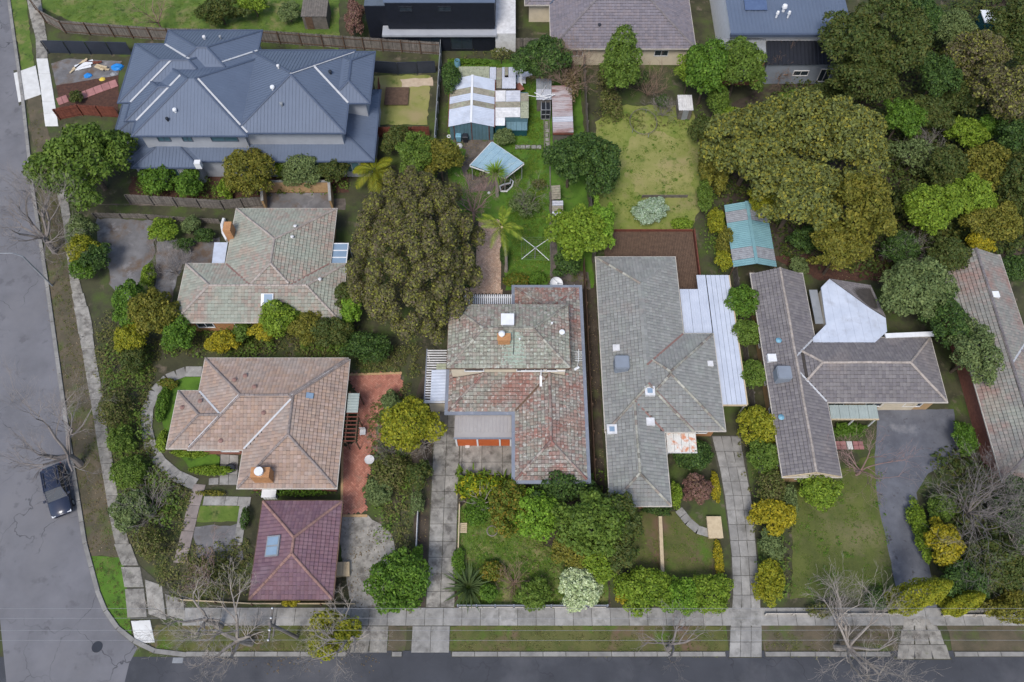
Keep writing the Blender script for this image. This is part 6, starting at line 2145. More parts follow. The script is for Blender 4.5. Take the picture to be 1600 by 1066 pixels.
fence('steel_fence', 'charcoal steel fence beside the brick rubble yard', [tuple(W(x, y)[:2]) for x, y in ((77, 83), (208, 86))], 1.8, 'panel', 'charcoal_steel', 'charcoal_steel')
fence('steel_fence', 'charcoal steel fence at the sandy end of the metal roofed house', [tuple(W(x, y)[:2]) for x, y in ((580, 113), (622, 116), (682, 114))], 1.7, 'panel', 'charcoal_steel', 'charcoal_steel')
fence('timber_fence', 'new red brown timber fence between mulch bed and broad dark tree', [tuple(W(x, y)[:2]) for x, y in ((94, 187), (130, 180), (188, 184))], 1.6, 'paling', 'timber_red', 'timber_red')
fence('timber_fence', 'red brown timber fence along the bare yard of the metal roofed house', [tuple(W(x, y)[:2]) for x, y in ((584, 215), (672, 214))], 1.6, 'paling', 'timber_red', 'timber_red')
fence('timber_fence', 'dark red timber fence running back beside the metal roofed house', [tuple(W(x, y)[:2]) for x, y in ((592, 210), (594, 135))], 1.6, 'paling', 'timber_red', 'timber_red')
x0, y0, x1, y1 = RC(600, 637, 134, 163, .4)
R = root('backyard_deck', (x0, y0, 0), 'mauve brown board deck in the bare yard beside the metal roofed house', 'deck')
n = int((y1 - y0) / .16)
for k in range(n):
    mb = MB(); mb.box(x0, y0 + k * .16, .3, x1, y0 + k * .16 + .145, .34); mb.build('plank', M['timber'], R)
fence('low_wall', 'low pale stone wall before the dry lawn of the charcoal tiled house', [tuple(W(x, 960)[:2]) for x in (1194, 1408)], .45, 'plank', 'cream_gutter', 'cream_gutter')
fence('low_wall', 'low pale stone wall below the conifers at the dark driveway', [tuple(W(x, 962)[:2]) for x in (1470, 1720)], .45, 'plank', 'cream_gutter', 'cream_gutter')
fence('low_wall', 'low timber edge before the plum roofed garage', [tuple(W(x, y)[:2]) for x, y in ((282, 938), (395, 944), (556, 944))], .4, 'plank', 'timber_pale', 'timber')
fence('side_fence', 'grey boundary fence between the white patio roof and the charcoal house', [(21.1, 20.5), (21.4, 41.5)], 1.6)
fence('side_fence', 'grey fence north of the side passage by the mulch bed', [tuple(W(x, y)[:2]) for x, y in ((205, 318), (350, 327), (412, 322))], 1.5)
fence('side_fence', 'grey fence south of the side passage by the concrete yard', [tuple(W(x, y)[:2]) for x, y in ((150, 340), (232, 342), (275, 346), (345, 350))], .8)
fence('retaining_edge', 'low grey sleeper wall across the dry neighbour lawn', [tuple(W(x, y)[:2]) for x, y in ((1003, 309), (1074, 309))], .45, 'plank', 'timber_grey', 'timber_grey')
mb = MB(); mb.bar(W(1031, 808, .3), W(1035, 902, .3), .28, .5)
tag(mb.build('timber_beam', M['timber_pale']), 'long pale timber barrier across the lawn of the grey tiled house', 'barrier')
p = W(1115, 826)
mb = MB(); mb.obox(p + Vector((0, 0, .22)), (.55, 0, 0), (0, .85, 0), (0, 0, .2)); mb.obox(p + Vector((0, 0, .45)), (.6, 0, 0), (0, .9, 0), (0, 0, .03))
tag(mb.build('timber_landing', M['timber_pale']), 'pale square timber landing where the curved path meets the drive', 'landing')
p = W(537, 891)
R = root('timber_crate', p, 'pale yellow timber crate on the leaf strewn concrete by the plum garage', 'crate')
for k in range(4):
    mb = MB(); mb.obox(p + Vector((-.42 + .28 * k, 0, .5)), (.13, .02, 0), (-.06, .55, 0), (0, 0, .02)); mb.build('plank', M['timber_pale'], R)
mb = MB(); mb.obox(p + Vector((0, 0, .24)), (.54, .05, 0), (-.05, .54, 0), (0, 0, .235)); mb.build('body', M['timber_pale'], R)
p = W(425, 775)
mb = MB(); mb.box(p.x - .6, p.y - .3, 0, p.x + .5, p.y + .4, .75); mb.box(p.x - .65, p.y - .35, .75, p.x + .55, p.y + .45, .82)
for k in range(4): mb.box(p.x - .5 + k * .25, p.y - .33, .1, p.x - .38 + k * .25, p.y - .302, .7)
tag(mb.build('white_bench_box', M['white']), 'white lidded box against the brick wall behind the plum garage', 'box')
p = W(362, 735)
mb = MB(); mb.lathe(p, [(.22, 0), (.42, .5), (.46, .52), (.40, .56), (.36, .45), (0, .42)], 18); tag(mb.build('porch_pot', M['bin_dark']), 'round dark pot on the porch of the terracotta house', 'pot')
p = W(579, 722)
mb = MB(); mb.lathe(p, [(.12, 0), (.1, .5), (.4, .6), (.42, .66), (.3, .62), (0, .6)], 16); tag(mb.build('bird_bath', M['offwhite']), 'pale round bird bath beside the red brick driveway', 'bird bath')
p = W(568, 678)
R = root('garden_chair', p, 'white metal garden chair on the red brick driveway near the pergola', 'chair')
mb = MB(); mb.box(p.x - .25, p.y - .25, .42, p.x + .25, p.y + .25, .46); mb.build('seat', M['offwhite'], R)
mb = MB(); mb.box(p.x - .25, p.y + .22, .46, p.x + .25, p.y + .26, .9); mb.build('backrest', M['offwhite'], R)
for sx in (-1, 1):
    for sy in (-1, 1):
        mb = MB(); mb.bar((p.x + sx * .22, p.y + sy * .2, 0), (p.x + sx * .22, p.y + sy * .2, .42), .04); mb.build('leg', M['offwhite'], R)
x0, y0, x1, y1 = RC(1061, 1084, 149, 172, 1.6)
R = root('white_garden_shed', (x0, y0, 0), 'small white roofed garden shed under the lime green trees', 'shed')
mb = MB(); mb.box(x0 + .1, y0 + .1, 0, x1 - .1, y1 - .1, 1.5); mb.build('wall', M['timber_grey'], R)
mb = MB(); ribbed(mb, (x0, y0, 1.53), (x1, y0, 1.53), (x1, y1, 1.65), (x0, y1, 1.65), .2, .02); mb.build('roof', M['offwhite'], R)
mb = MB(); mb.box(x0 + .5, y0 + .06, .05, x0 + 1.1, y0 + .095, 1.45); mb.build('door', M['grey_steel'], R)
c = W(1004, 196)
R = root('trampoline', c, 'old round trampoline frame standing on the dry lawn', 'trampoline')
mb = MB(); n = 28
mb.tube([c + Vector((1.45 * math.cos(6.283 * k / n), 1.75 * math.sin(6.283 * k / n), .6)) for k in range(n + 1)], .035, 6); mb.build('rim', M['timber_grey'], R)
for k in range(5):
    a = 6.283 * k / 5
    mb = MB(); mb.bar(c + Vector((1.45 * math.cos(a), 1.75 * math.sin(a), .58)), c + Vector((1.5 * math.cos(a), 1.8 * math.sin(a), 0)), .05); mb.build('leg', M['grey_steel'], R)
x0, y0, x1, y1 = RC(1539, 1560, 16, 35, 2.4)
R = root('white_roofed_hut', (x0, y0, 0), 'tiny green hut with a bright white roof in the trees at the top', 'hut')
mb = MB(); mb.box(x0 + .1, y0 + .1, 0, x1 - .1, y1 - .1, 2.3); mb.build('wall', M['dark_teal'], R)
mb = MB(); mb.box(x0, y0, 2.32, x1, y1, 2.42); mb.build('roof', M['white'], R)
x0, y0, x1, y1 = RC(472, 512, 6, 34, 1.2)
R = root('brown_garden_shed', (x0, y0, 0), 'low weathered brown shed on the grass behind the long paling fence', 'shed')
mb = MB(); ribbed(mb, (x0, y0, 1.9), (x1, y0, 1.9), (x1, y1, 2.1), (x0, y1, 2.1), .25, .025); mb.build('roof', M['timber_grey'], R)
mb = MB(); mb.box(x0 + .1, y0 + .1, 0, x1 - .1, y1 - .1, 1.88); mb.build('wall', M['timber_grey'], R)
mb = MB(); mb.box(x0 + .4, y0 + .05, .05, x0 + 1.2, y0 + .095, 1.75); mb.build('door', M['timber'], R)

# ---- rubble yard
rnd = random.Random(8)
def heap(px, py, r, m, name, label, cat, k=26):
    p = W(px, py)
    mb = MB()
    bm = bmesh.new(); bmesh.ops.create_icosphere(bm, subdivisions=2, radius=1)
    v = [tuple((q.co.x * r * rnd.uniform(.8, 1.15) + p.x, q.co.y * r * .8 * rnd.uniform(.8, 1.15) + p.y, max(0.03, q.co.z * r * .55 * rnd.uniform(.6, 1.2)))) for q in bm.verts]
    f = [tuple(x.index for x in q.verts) for q in bm.faces]; bm.free()
    mb.add(v, f)
    return tag(mb.build(name, M[m]), label, cat, 'building waste in the rubble yard')
heap(183, 106, .75, 'blue', 'tarp', 'larger blue tarp heap next to the metal roofed house', 'tarp')
heap(138, 119, .5, 'blue', 'tarp', 'smaller blue tarp heap in front of the white sheet pile', 'tarp')
heap(160, 124, .35, 'yellow', 'bucket_bag', 'yellow bag at the edge of the mulch bed', 'bag')
heap(178, 116, .4, 'grey_steel', 'rubble_bag', 'grey bag of rubble below the larger blue tarp', 'bag')
def stack(px, py, L, w, n, m, ang, name, label, cat):
    p = W(px, py)
    R = root(name, p, label, cat, 'building waste in the rubble yard')
    for k in range(n):
        a = ang + rnd.uniform(-.25, .25)
        d = Vector((math.cos(a), math.sin(a), 0))
        mb = MB(); mb.obox(p + Vector((rnd.uniform(-.25, .25), rnd.uniform(-.25, .25), .06 + .05 * k)), d * L * rnd.uniform(.35, .5), Vector((-d.y, d.x, 0)) * w / 2, (0, 0, .022)); mb.build('plank', M[m], R)
stack(132, 105, 2.0, .5, 5, 'white', .4, 'sheet_pile', 'pile of white wall sheets in the rubble yard', 'sheet pile')
stack(124, 104, 2.2, .2, 5, 'timber_pale', .9, 'board_pile', 'loose pale boards beside the white wall sheets', 'board pile')
stack(160, 108, 1.6, .22, 7, 'timber_pale', -.3, 'board_pile', 'scattered board offcuts in the middle of the rubble yard', 'board pile')
stack(148, 99, 1.8, .15, 5, 'timber_red', .2, 'board_pile', 'orange brown boards along the charcoal fence', 'board pile')
p = W(562, 50)

# ---- parked car
def car(px, py, ang, paint, label):
    c = W(px, py)
    R = root('parked_car', c, label, 'car')
    fw = Vector((math.sin(ang), -math.cos(ang), 0)); rt = Vector((-fw.y, fw.x, 0)); up = Vector((0, 0, 1))
    def Pt(x, y, z): return c + fw * x + rt * y + up * z
    st = [(-2.25, .78, .50, .95), (-2.15, .86, .36, 1.02), (-1.5, .90, .30, 1.04), (-.6, .90, .28, 1.0), (.6, .90, .28, .98), (1.1, .89, .30, .96), (1.9, .86, .34, .86), (2.2, .78, .42, .74), (2.28, .62, .46, .66)]
    mb = MB(); v, f = [], []
    for x, w, z0, z1 in st:
        for y, z in ((-w * .92, z0), (-w, z0 + .16), (-w, z1 - .16), (-w * .88, z1), (0, z1 + .03), (w * .88, z1), (w, z1 - .16), (w, z0 + .16), (w * .92, z0)):
            v.append(Pt(x, y, z))
    n = 9
    for i in range(len(st) - 1):
        for k in range(n - 1):
            f.append((i * n + k, i * n + k + 1, (i + 1) * n + k + 1, (i + 1) * n + k))
        f.append((i * n + n - 1, i * n, (i + 1) * n, (i + 1) * n + n - 1))
    f += [tuple(range(n)), tuple((len(st) - 1) * n + k for k in range(n - 1, -1, -1))]
    mb.add(v, f); mb.build('body', paint, R, smooth=True)
    mb = MB()
    cab = [(-2.0, .74, 1.02), (-1.7, .66, 1.52), (.15, .66, 1.56), (.95, .78, 1.0)]
    v = [Pt(x, s * w, z) for x, w, z in cab for s in (-1, 1)]
    mb.add(v, [(0, 1, 3, 2), (4, 5, 7, 6), (0, 2, 4, 6), (1, 7, 5, 3)]); cabin = mb.build('cabin', M['glass'], R)
    mb = MB(); v = []
    for x in (-1.78, -.8, .2):
        for y, z in ((-.68, 1.53), (-.45, 1.6), (.45, 1.6), (.68, 1.53)): v.append(Pt(x, y, z + (.02 if x > -1 else 0)))
    mb.add(v, [(i * 4 + k, i * 4 + k + 1, i * 4 + k + 5, i * 4 + k + 4) for i in range(2) for k in range(3)]); mb.build('roof_panel', paint, R, smooth=True)
    for s in (-1, 1):
        mb = MB()
        mb.bar(Pt(-2.02, s * .76, 1.0), Pt(-1.74, s * .67, 1.55), .08); mb.bar(Pt(.95, s * .79, .99), Pt(.18, s * .67, 1.57), .07); mb.bar(Pt(-.6, s * .79, 1.0), Pt(-.6, s * .67, 1.56), .08)
        mb.bar(Pt(-1.74, s * .68, 1.56), Pt(.18, s * .68, 1.58), .06)
        mb.build('pillar', paint, R)
        mb = MB(); mb.obox(Pt(.75, s * .98, 1.02), fw * .09, rt * .1, up * .07); mb.build('wing_mirror', paint, R)
        mb = MB(); mb.obox(Pt(2.16, s * .62, .68), fw * .08, rt * .16, up * .07); mb.build('headlight', M['lamp_clear'], R)
        mb = MB(); mb.obox(Pt(-2.2, s * .68, .84), fw * .05, rt * .1, up * .1); mb.build('tail_light', M['lamp_red'], R)
        mb = MB(); mb.bar(Pt(-1.5, s * .5, 1.64), Pt(-.1, s * .5, 1.66), .05); mb.build('roof_rail', M['bin_dark'], R)
        for x in (-1.4, 1.4):
            mb = MB(); mb.tube([Pt(x, s * .70, .33), Pt(x, s * .91, .33)], .33, 18); w = mb.build('wheel', M['rubber'], R)
            mb = MB(); mb.tube([Pt(x, s * .90, .33), Pt(x, s * .925, .33)], .2, 14); mb.build('rim', M['grey_steel'], w)
    return R
car(96, 770, math.radians(24), M['car'], 'dark blue wagon parked at the kerb of the side street')

# ---- street details
def cover(px, py, r, m, label):
    p = W(px, py)
    mb = MB(); mb.lathe((p.x, p.y, .016), [(r, 0), (r, .012), (r * .9, .014), (r * .88, .009), (r * .4, .009), (r * .38, .013), (0, .013)], 20)
    tag(mb.build('manhole_cover', M[m]), label, 'manhole cover')
cover(152, 1011, .42, 'bin_dark', 'dark manhole cover where the two streets meet')
p = W(278, 1032)
mb = MB(); mb.box(p.x - .4, p.y - .2, .012, p.x + .4, p.y + .2, .03)
for k in range(7): mb.box(p.x - .36 + k * .11, p.y - .18, .031, p.x - .31 + k * .11, p.y + .18, .045)
tag(mb.build('drain_grate', M['grey_steel']), 'steel drain grate against the kerb near the street corner', 'drain grate')

# ---- power pole with wires, street lamp
base = W(464, 996)
R = root('power_pole', base, 'timber power pole with crossarm in the grass before the plum garage', 'power pole')
mb = MB(); mb.tube([base, base + Vector((0, 0, 8.0))], [.16, .11], 10); mb.build('pole', M['bark_grey'], R)
mb = MB(); mb.obox(base + Vector((0, 0, 7.6)), (.06, 0, 0), (0, 1.15, 0), (0, 0, .06)); arm = mb.build('crossarm', M['timber_grey'], R)
mb = MB(); mb.obox(base + Vector((0, 0, 6.6)), (.05, 0, 0), (0, .7, 0), (0, 0, .05)); mb.build('crossarm', M['timber_grey'], R)
offs = [-1.05, -.4, .4, 1.05]
for o_ in offs:
    mb = MB(); mb.lathe(base + Vector((0, o_, 7.66)), [(.05, 0), (.06, .06), (.03, .1), (.06, .14), (0, .18)], 8); mb.build('insulator', M['white'], arm)
lbs = ['power line nearest the street on the crossarm', 'second power line out from the street', 'third power line out from the street', 'power line nearest the houses on the crossarm']
for o_, lb in zip(offs, lbs):
    mb = MB()
    for xa, xb in ((-75, base.x), (base.x, base.x + 42), (base.x + 42, 75)):
        P = []
        for k in range(13):
            t = k / 12
            P.append(Vector((xa + (xb - xa) * t, base.y + o_, 7.84 - 3.2 * .35 * t * (1 - t))))
        mb.tube(P, .009, 4)
    tag(mb.build('power_line', M['wire']), lb, 'power line', 'power lines along the front street')
base = W(82, 447)
R = root('street_lamp', base, 'slim grey street lamp leaning its arm over the side street', 'street lamp')
mb = MB(); mb.tube([base, base + Vector((0, 0, 5.2)), base + Vector((-.5, -.1, 5.9)), base + Vector((-1.9, -.4, 6.3))], [.09, .07, .05, .04], 8); mb.build('pole', M['grey_steel'], R)
mb = MB(); mb.obox(base + Vector((-2.15, -.45, 6.32)), (.32, .07, .03), (-.03, .13, 0), (0, 0, .06)); mb.build('lamp_head', M['white'], R)
# ================================================================== PLANTS
G_EDGE = 'trees and bushes behind the terracotta and lichen roofed houses'
# big dome-crowned brown tree
plant(650, 402, 96, 142, 11.0, 'brown_olive', 'huge brown green tree of many rounded domes overhanging the narrow block', 'dome_tree', 'tree', lobes=110, dome=True, cover=1.25, leaf=.22, flat=.78)
L = [
 # upper left
 (135, 256, 80, 66, 8.0, 'mid', 'broad dark green tree at the street corner of the metal roofed house', 'broad_tree'),
 (250, 280, 31, 30, 3.0, 'green', 'round bright green bush below the metal roofed house nearest the broad tree', 'shrub'),
 (297, 290, 22, 26, 3.0, 'green', 'smaller bright green bush with a lime top below the metal roofed house', 'shrub'),
 (391, 275, 43, 42, 5.0, 'olive', 'olive round tree in front of the metal roofed house', 'round_tree'),
 (352, 296, 12, 20, 1.8, 'lime', 'small lime shrub tucked beside the olive round tree', 'shrub'),
 (474, 272, 36, 27, 3.2, 'greygreen', 'grey green bush at the courtyard wall', 'shrub'),
 (441, 262, 13, 14, 2.2, 'lime', 'lime green bush between the olive tree and grey green bush', 'shrub'),
 (520, 268, 22, 24, 3.0, 'deep', 'dark ragged bush next to the yellow green palm', 'shrub'),
 (623, 222, 22, 24, 3.2, 'deep', 'dim bush behind the timber fence and spiky yellow green palm', 'shrub'),
 (655, 246, 34, 42, 5.5, 'mid', 'green spreading tree left of the shed driveway', 'spreading_tree'),
 (688, 248, 30, 34, 5.2, 'olive', 'speckled olive tree between the shed and the domed brown tree', 'spreading_tree'),
 (345, 22, 36, 24, 3.0, 'deep', 'dark bush on the grass behind the paling fence', 'shrub'),
 (398, 12, 24, 16, 2.6, 'lime', 'yellow green bush on the grass beside the brown shed', 'shrub'),
 (452, 22, 18, 18, 2.2, 'greygreen', 'grey bush next to the low brown shed', 'shrub'),
 (556, 30, 16, 34, 3.4, 'purple', 'pinkish brown bush by the black clad house', 'shrub'),
 (120, 152, 10, 13, 1.2, 'deep', 'small dark shrub in the gap of the pink paver path', 'shrub'),
 # left yard
 (125, 362, 26, 24, 3.0, 'greygreen', 'grey green shrub where the side passage meets the street', 'shrub'),
 (132, 392, 30, 26, 3.2, 'limeyellow', 'yellow and green bush beside the concrete yard', 'shrub'),
 (152, 402, 24, 24, 3.0, 'dark', 'dark bush behind the yellow and green bush', 'shrub'),
 (128, 424, 20, 18, 2.4, 'green', 'low green bush under the street lamp', 'shrub'),
 (256, 362, 26, 22, 2.2, 'lime', 'bright leafy shrub on the gravel yard', 'shrub'),
 (288, 384, 18, 12, 1.2, 'dark', 'low dark ferny shrub on the gravel yard', 'shrub'),
 (300, 352, 16, 14, 1.6, 'greygreen', 'dull shrub behind the gravel yard', 'shrub'),
 (322, 370, 16, 14, 1.6, 'dark', 'dark shrub beside the curved white wall', 'shrub'),
 (232, 432, 10, 24, 1.8, 'lime', 'narrow lime hedge between the two yards', 'hedge'),
 (205, 478, 26, 40, 4.0, 'green', 'tall green bush at the end of the concrete yard', 'shrub'),
 (240, 490, 36, 42, 4.6, 'olive', 'olive tree beside the end wall of the lichen roofed house', 'small_tree'),
 (282, 520, 26, 30, 3.6, 'green', 'green bush at the street end of the lichen roofed house', 'shrub'),
 (205, 528, 26, 26, 3.0, 'limeyellow', 'lime bush nearest the side street footpath', 'shrub'),
 (348, 536, 25, 18, 2.6, 'yellow', 'round golden yellow bush behind the terracotta house', 'shrub'),
 (378, 520, 16, 18, 2.6, 'mid', 'green bush beside the golden yellow bush', 'shrub'),
 (414, 515, 20, 20, 3.0, 'yellow', 'golden bush in front of the tall lime bush', 'shrub'),
 (440, 500, 34, 28, 4.4, 'lime', 'tall lime green bush under the lichen roof eave', 'shrub'),
 (478, 512, 30, 28, 4.0, 'olive', 'olive bush in the middle of the row behind the terracotta house', 'shrub'),
 (518, 520, 32, 27, 4.0, 'deep', 'brown green bush at the end of the row near the domed tree', 'shrub'),
 (538, 462, 20, 26, 4.0, 'deep', 'brown bush below the glazed patio roof', 'shrub'),
 (548, 485, 18, 26, 3.4, 'bright', 'bright green bush below the brown one at the glazed patio', 'shrub'),
 (578, 545, 40, 22, 3.2, 'dark', 'dark hedge like bush at the head of the red brick driveway', 'shrub'),
 (640, 662, 50, 44, 5.4, 'limeyellow', 'yellow green tree between the red brick drive and the slab driveway', 'yellow_tree'),
 (612, 632, 16, 20, 2.0, 'greygreen', 'grey shrub at the top of the red brick drive', 'shrub'),
 (612, 740, 30, 30, 2.0, 'weeds', 'dull flowering shrub beside the bird bath', 'shrub'),
 (592, 768, 24, 22, 1.8, 'greygreen', 'grey green shrub at the lower end of the red brick drive', 'shrub'),
 (622, 914, 50, 50, 4.0, 'green', 'big glossy green bush at the foot of the slab driveway', 'shrub'),
 (657, 742, 18, 26, 3.0, 'deep', 'dark bush at the driveway edge under the yellow green tree', 'shrub'),
 (652, 784, 9, 22, 1.6, 'greygreen', 'slim grey green shrub along the low pale rail fence', 'shrub'),
 (653, 862, 8, 12, 1.2, 'bright', 'small bright shrub at the end of the low pale rail fence', 'shrub'),
 (297, 708, 30, 8, .8, 'lime', 'clipped low hedge inside the curve of the concrete path', 'hedge'),
 (255, 690, 10, 20, 1.4, 'lime', 'lime bush inside the curved path', 'shrub'),
 (254, 632, 10, 30, .9, 'green', 'clipped hedge at the street side of the curved path', 'hedge'),
 (262, 600, 16, 9, .8, 'orange_tip', 'rusty tipped hedge at the top of the curved path', 'hedge'),
 (330, 736, 36, 8, .8, 'lime', 'clipped hedge beside the porch slabs', 'hedge'),
 (450, 770, 55, 6, .7, 'green', 'thin hedge strip between terracotta house and plum garage', 'hedge'),
 (330, 771, 22, 5, .5, 'olive', 'thin hedge strip below the porch path', 'hedge'),
 (384, 812, 7, 18, 1.2, 'dark', 'dark narrow shrub against the plum garage wall', 'shrub'),
 (212, 560, 22, 26, 2.4, 'deep', 'dark shrub beside the street footpath above the curved path', 'shrub'),
 (182, 640, 24, 30, 2.4, 'weeds', 'weedy grey green shrub along the street footpath', 'shrub'),
 (190, 690, 20, 26, 2.2, 'mid', 'green shrub halfway along the street footpath', 'shrub'),
 (204, 740, 26, 26, 2.2, 'mid', 'leafy shrub near the pink slab path bend', 'shrub'),
 (205, 800, 30, 34, 2.4, 'greygreen', 'grey leaved shrub near the street corner', 'shrub'),
 (235, 850, 26, 26, 2.0, 'weeds', 'thin grey shrub closest to the corner footpath', 'shrub'),
 (328, 890, 40, 26, 1.6, 'weeds', 'straggly shrub in the bare yard by the plum garage', 'shrub'),
 (455, 940, 14, 8, .9, 'yellow', 'small yellow shrub at the foot of the plum garage door', 'shrub'),
 (520, 990, 40, 36, 3.4, 'limeyellow', 'yellow flowering street tree on the verge by the plum garage', 'yellow_tree'),
 # own front garden
 (798, 796, 36, 44, 3.6, 'orange_tip', 'dark olive bush with orange tips on the front lawn', 'shrub'),
 (838, 804, 40, 42, 3.6, 'bright', 'vivid green dense bush beside the orange tipped one', 'shrub'),
 (876, 760, 50, 33, 3.8, 'dark', 'dark camellia like bush at the front corner of the mossy house', 'shrub'),
 (926, 815, 54, 54, 6.2, 'mid', 'tall olive green tree at the garden boundary in front', 'tall_tree'),
 (968, 828, 36, 60, 6.0, 'deep', 'dark tree straddling the boundary next to the grey tiled house', 'tall_tree'),
 (902, 862, 38, 30, 3.2, 'olive', 'olive bush shading the edge of the front lawn', 'shrub'),
 (934, 880, 30, 32, 3.4, 'lime', 'lime tipped bush behind the pale variegated one', 'shrub'),
 (907, 920, 34, 34, 3.0, 'pale', 'pale cream variegated bush in the front corner', 'shrub'),
 (763, 926, 15, 14, 1.3, 'green', 'small clipped round bush beside the flax', 'shrub'),
 (836, 926, 34, 24, 1.9, 'mid', 'loose speckled bush along the front fence', 'shrub'),
 (770, 893, 20, 16, 1.2, 'orange_tip', 'reddish brown twiggy shrub behind the clipped round bush', 'shrub'),
 (746, 800, 22, 22, 1.1, 'green', 'low leafy shrub under the grey frangipani', 'shrub'),
 (738, 762, 26, 20, 1.1, 'canna', 'dense yellow green bush filling the bed below the court', 'shrub'),
 (776, 760, 26, 14, 1.0, 'canna', 'mottled yellow green bush at the house end of the court bed', 'shrub'),
 (716, 880, 10, 26, .9, 'green', 'low green border plants beside the slab driveway', 'shrub'),
 (912, 745, 7, 14, 1.8, 'dark', 'small dark shrub in the gap between the two houses', 'shrub'),
 # own back garden
 (845, 92, 44, 40, 6.5, 'dark', 'glossy dark leaved tree at the rear fence', 'glossy_tree'),
 (703, 126, 16, 26, 4.0, 'dark', 'slim dark tree beside the gable shed', 'slim_tree'),
 (783, 88, 20, 10, 2.2, 'weeds', 'thin yellowish bush against the rear fence', 'shrub'),
 (735, 97, 26, 6, .6, 'green', 'low weeds bank along the rear fence', 'shrub'),
 (788, 217, 17, 15, 2.0, 'greygreen', 'grey leaved shrub between shed front and shelter', 'shrub'),
 (890, 252, 40, 46, 6.4, 'dark', 'dark green billowing tree beside the side fence', 'billowing_tree'),
 (935, 262, 34, 50, 6.2, 'dark', 'blue green tree on the neighbour lawn side of the fence', 'billowing_tree'),
 (901, 364, 46, 44, 5.8, 'lime', 'bright yellow green tree above the garden shed', 'bright_tree'),
 (938, 352, 24, 42, 5.4, 'bright', 'fresh green tree at the edge of the neighbour lawn', 'bright_tree'),
 (886, 412, 22, 28, 3.2, 'dark', 'dark bush below the bright yellow green tree', 'shrub'),
 (733, 442, 10, 12, 2.2, 'dark', 'small dark conifer bush at the corner of the brick terrace', 'shrub'),
 (787, 400, 7, 18, 1.6, 'dark', 'dark creeper at the terrace edge below the palm', 'shrub'),
 (806, 440, 20, 14, 1.2, 'orange_tip', 'low flowering shrub at the foot of the palm', 'shrub'),
 (838, 436, 16, 12, .9, 'green', 'low weeds clump near the satellite dish', 'shrub'),
 (818, 322, 26, 20, 2.4, 'greygreen', 'thin grey leaved shrub on the back lawn', 'shrub'),
 (745, 268, 14, 10, .7, 'green', 'low green plants under the garden shelter edge', 'shrub'),
 (842, 290, 12, 10, 1.4, 'weeds', 'thin yellowish shrub at the grass edge', 'shrub'),
 (893, 128, 15, 46, 3.2, 'litter', 'dry brown creeper over the rusty shed roof', 'shrub'),
 # right neighbours, rear
 (968, 106, 32, 50, 7.2, 'mid', 'feathery grey green tree before the mauve tiled house', 'feathery_tree'),
 (1000, 122, 14, 14, 2.0, 'dark', 'small dark shrub below the mauve tiled house', 'shrub'),
 (1035, 158, 11, 12, 1.6, 'dark', 'round dark shrub beside the white garden shed', 'shrub'),
 (1078, 112, 22, 26, 4.6, 'lime', 'lime bush at the corner of the mauve tiled house', 'shrub'),
 (1104, 116, 36, 48, 7.0, 'green', 'light green tree above the white garden shed', 'light_tree'),
 (1154, 106, 36, 46, 7.0, 'mid', 'mid green tree in front of the brick side wall', 'light_tree'),
 (1120, 160, 18, 32, 4.0, 'mid', 'green tree hanging over the white garden shed', 'light_tree'),
 (1138, 182, 22, 18, 3.0, 'lime', 'round lime bush under the mid green tree', 'shrub'),
 (1018, 332, 28, 22, 2.6, 'silver', 'white flowering shrub on the dry neighbour lawn', 'shrub'),
 (1066, 350, 18, 10, 1.0, 'lime', 'low green shrub at the deck corner', 'shrub'),
 (1114, 258, 20, 62, 4.0, 'olive', 'tall olive hedge along the neighbour lawn', 'hedge'),
 (1118, 348, 14, 26, 2.8, 'limeyellow', 'yellow tinged hedge bush next to the aqua carport', 'shrub'),
 (1130, 378, 14, 24, 2.6, 'olive', 'olive hedge bush alongside the aqua carport', 'shrub'),
 (1130, 410, 15, 18, 2.8, 'limeyellow', 'pale lime bush below the aqua carport', 'shrub'),
 (1160, 474, 28, 28, 3.6, 'green', 'largest clipped round tree by the white patio roof', 'round_tree'),
 (1163, 522, 25, 23, 3.2, 'mid', 'middle clipped round tree by the white patio roof', 'round_tree'),
 (1175, 586, 20, 25, 3.2, 'mid', 'smallest clipped round tree by the white patio roof', 'round_tree'),
 (1250, 418, 15, 16, 1.8, 'greygreen', 'round grey green shrub behind the charcoal house', 'shrub'),
 # right neighbours, front
 (1085, 714, 34, 26, 2.0, 'dark', 'dark hedge bush before the rusty porch', 'shrub'),
 (1088, 764, 24, 26, 2.4, 'purple', 'round purple leaved shrub in the neighbour bed', 'shrub'),
 (1056, 772, 9, 22, 1.6, 'lime', 'lime shrub at the front corner of the grey tiled house', 'shrub'),
 (1028, 798, 26, 7, .9, 'dark', 'low dark hedge under the front eave of the grey tiled house', 'hedge'),
 (1118, 762, 7, 26, .8, 'yellow', 'upper yellow hedge strip along the concrete drive', 'hedge'),
 (1122, 872, 7, 28, .8, 'yellow', 'lower yellow hedge strip along the concrete drive', 'hedge'),
 (1008, 922, 44, 34, 2.6, 'lime', 'leafy lime hedge at the front next to the narrow block', 'hedge'),
 (1065, 932, 34, 30, 2.4, 'bright', 'leafy green hedge in the middle of the front boundary', 'hedge'),
 (1112, 930, 36, 32, 2.4, 'lime', 'leafy lime hedge ending at the concrete drive', 'hedge'),
 (970, 930, 12, 16, 1.5, 'yellow', 'small yellow shrub beside the front lime hedge', 'shrub'),
 (1184, 664, 30, 30, 3.4, 'limeyellow', 'lime yellow bush at the top of the concrete drive', 'shrub'),
 (1194, 712, 28, 28, 3.2, 'mid', 'mid green bush beside the charcoal gable', 'shrub'),
 (1204, 762, 24, 28, 2.8, 'weeds', 'greyish shrub in the drive side bed', 'shrub'),
 (1206, 806, 30, 28, 2.8, 'yellow', 'bright yellow bush in the drive side bed', 'shrub'),
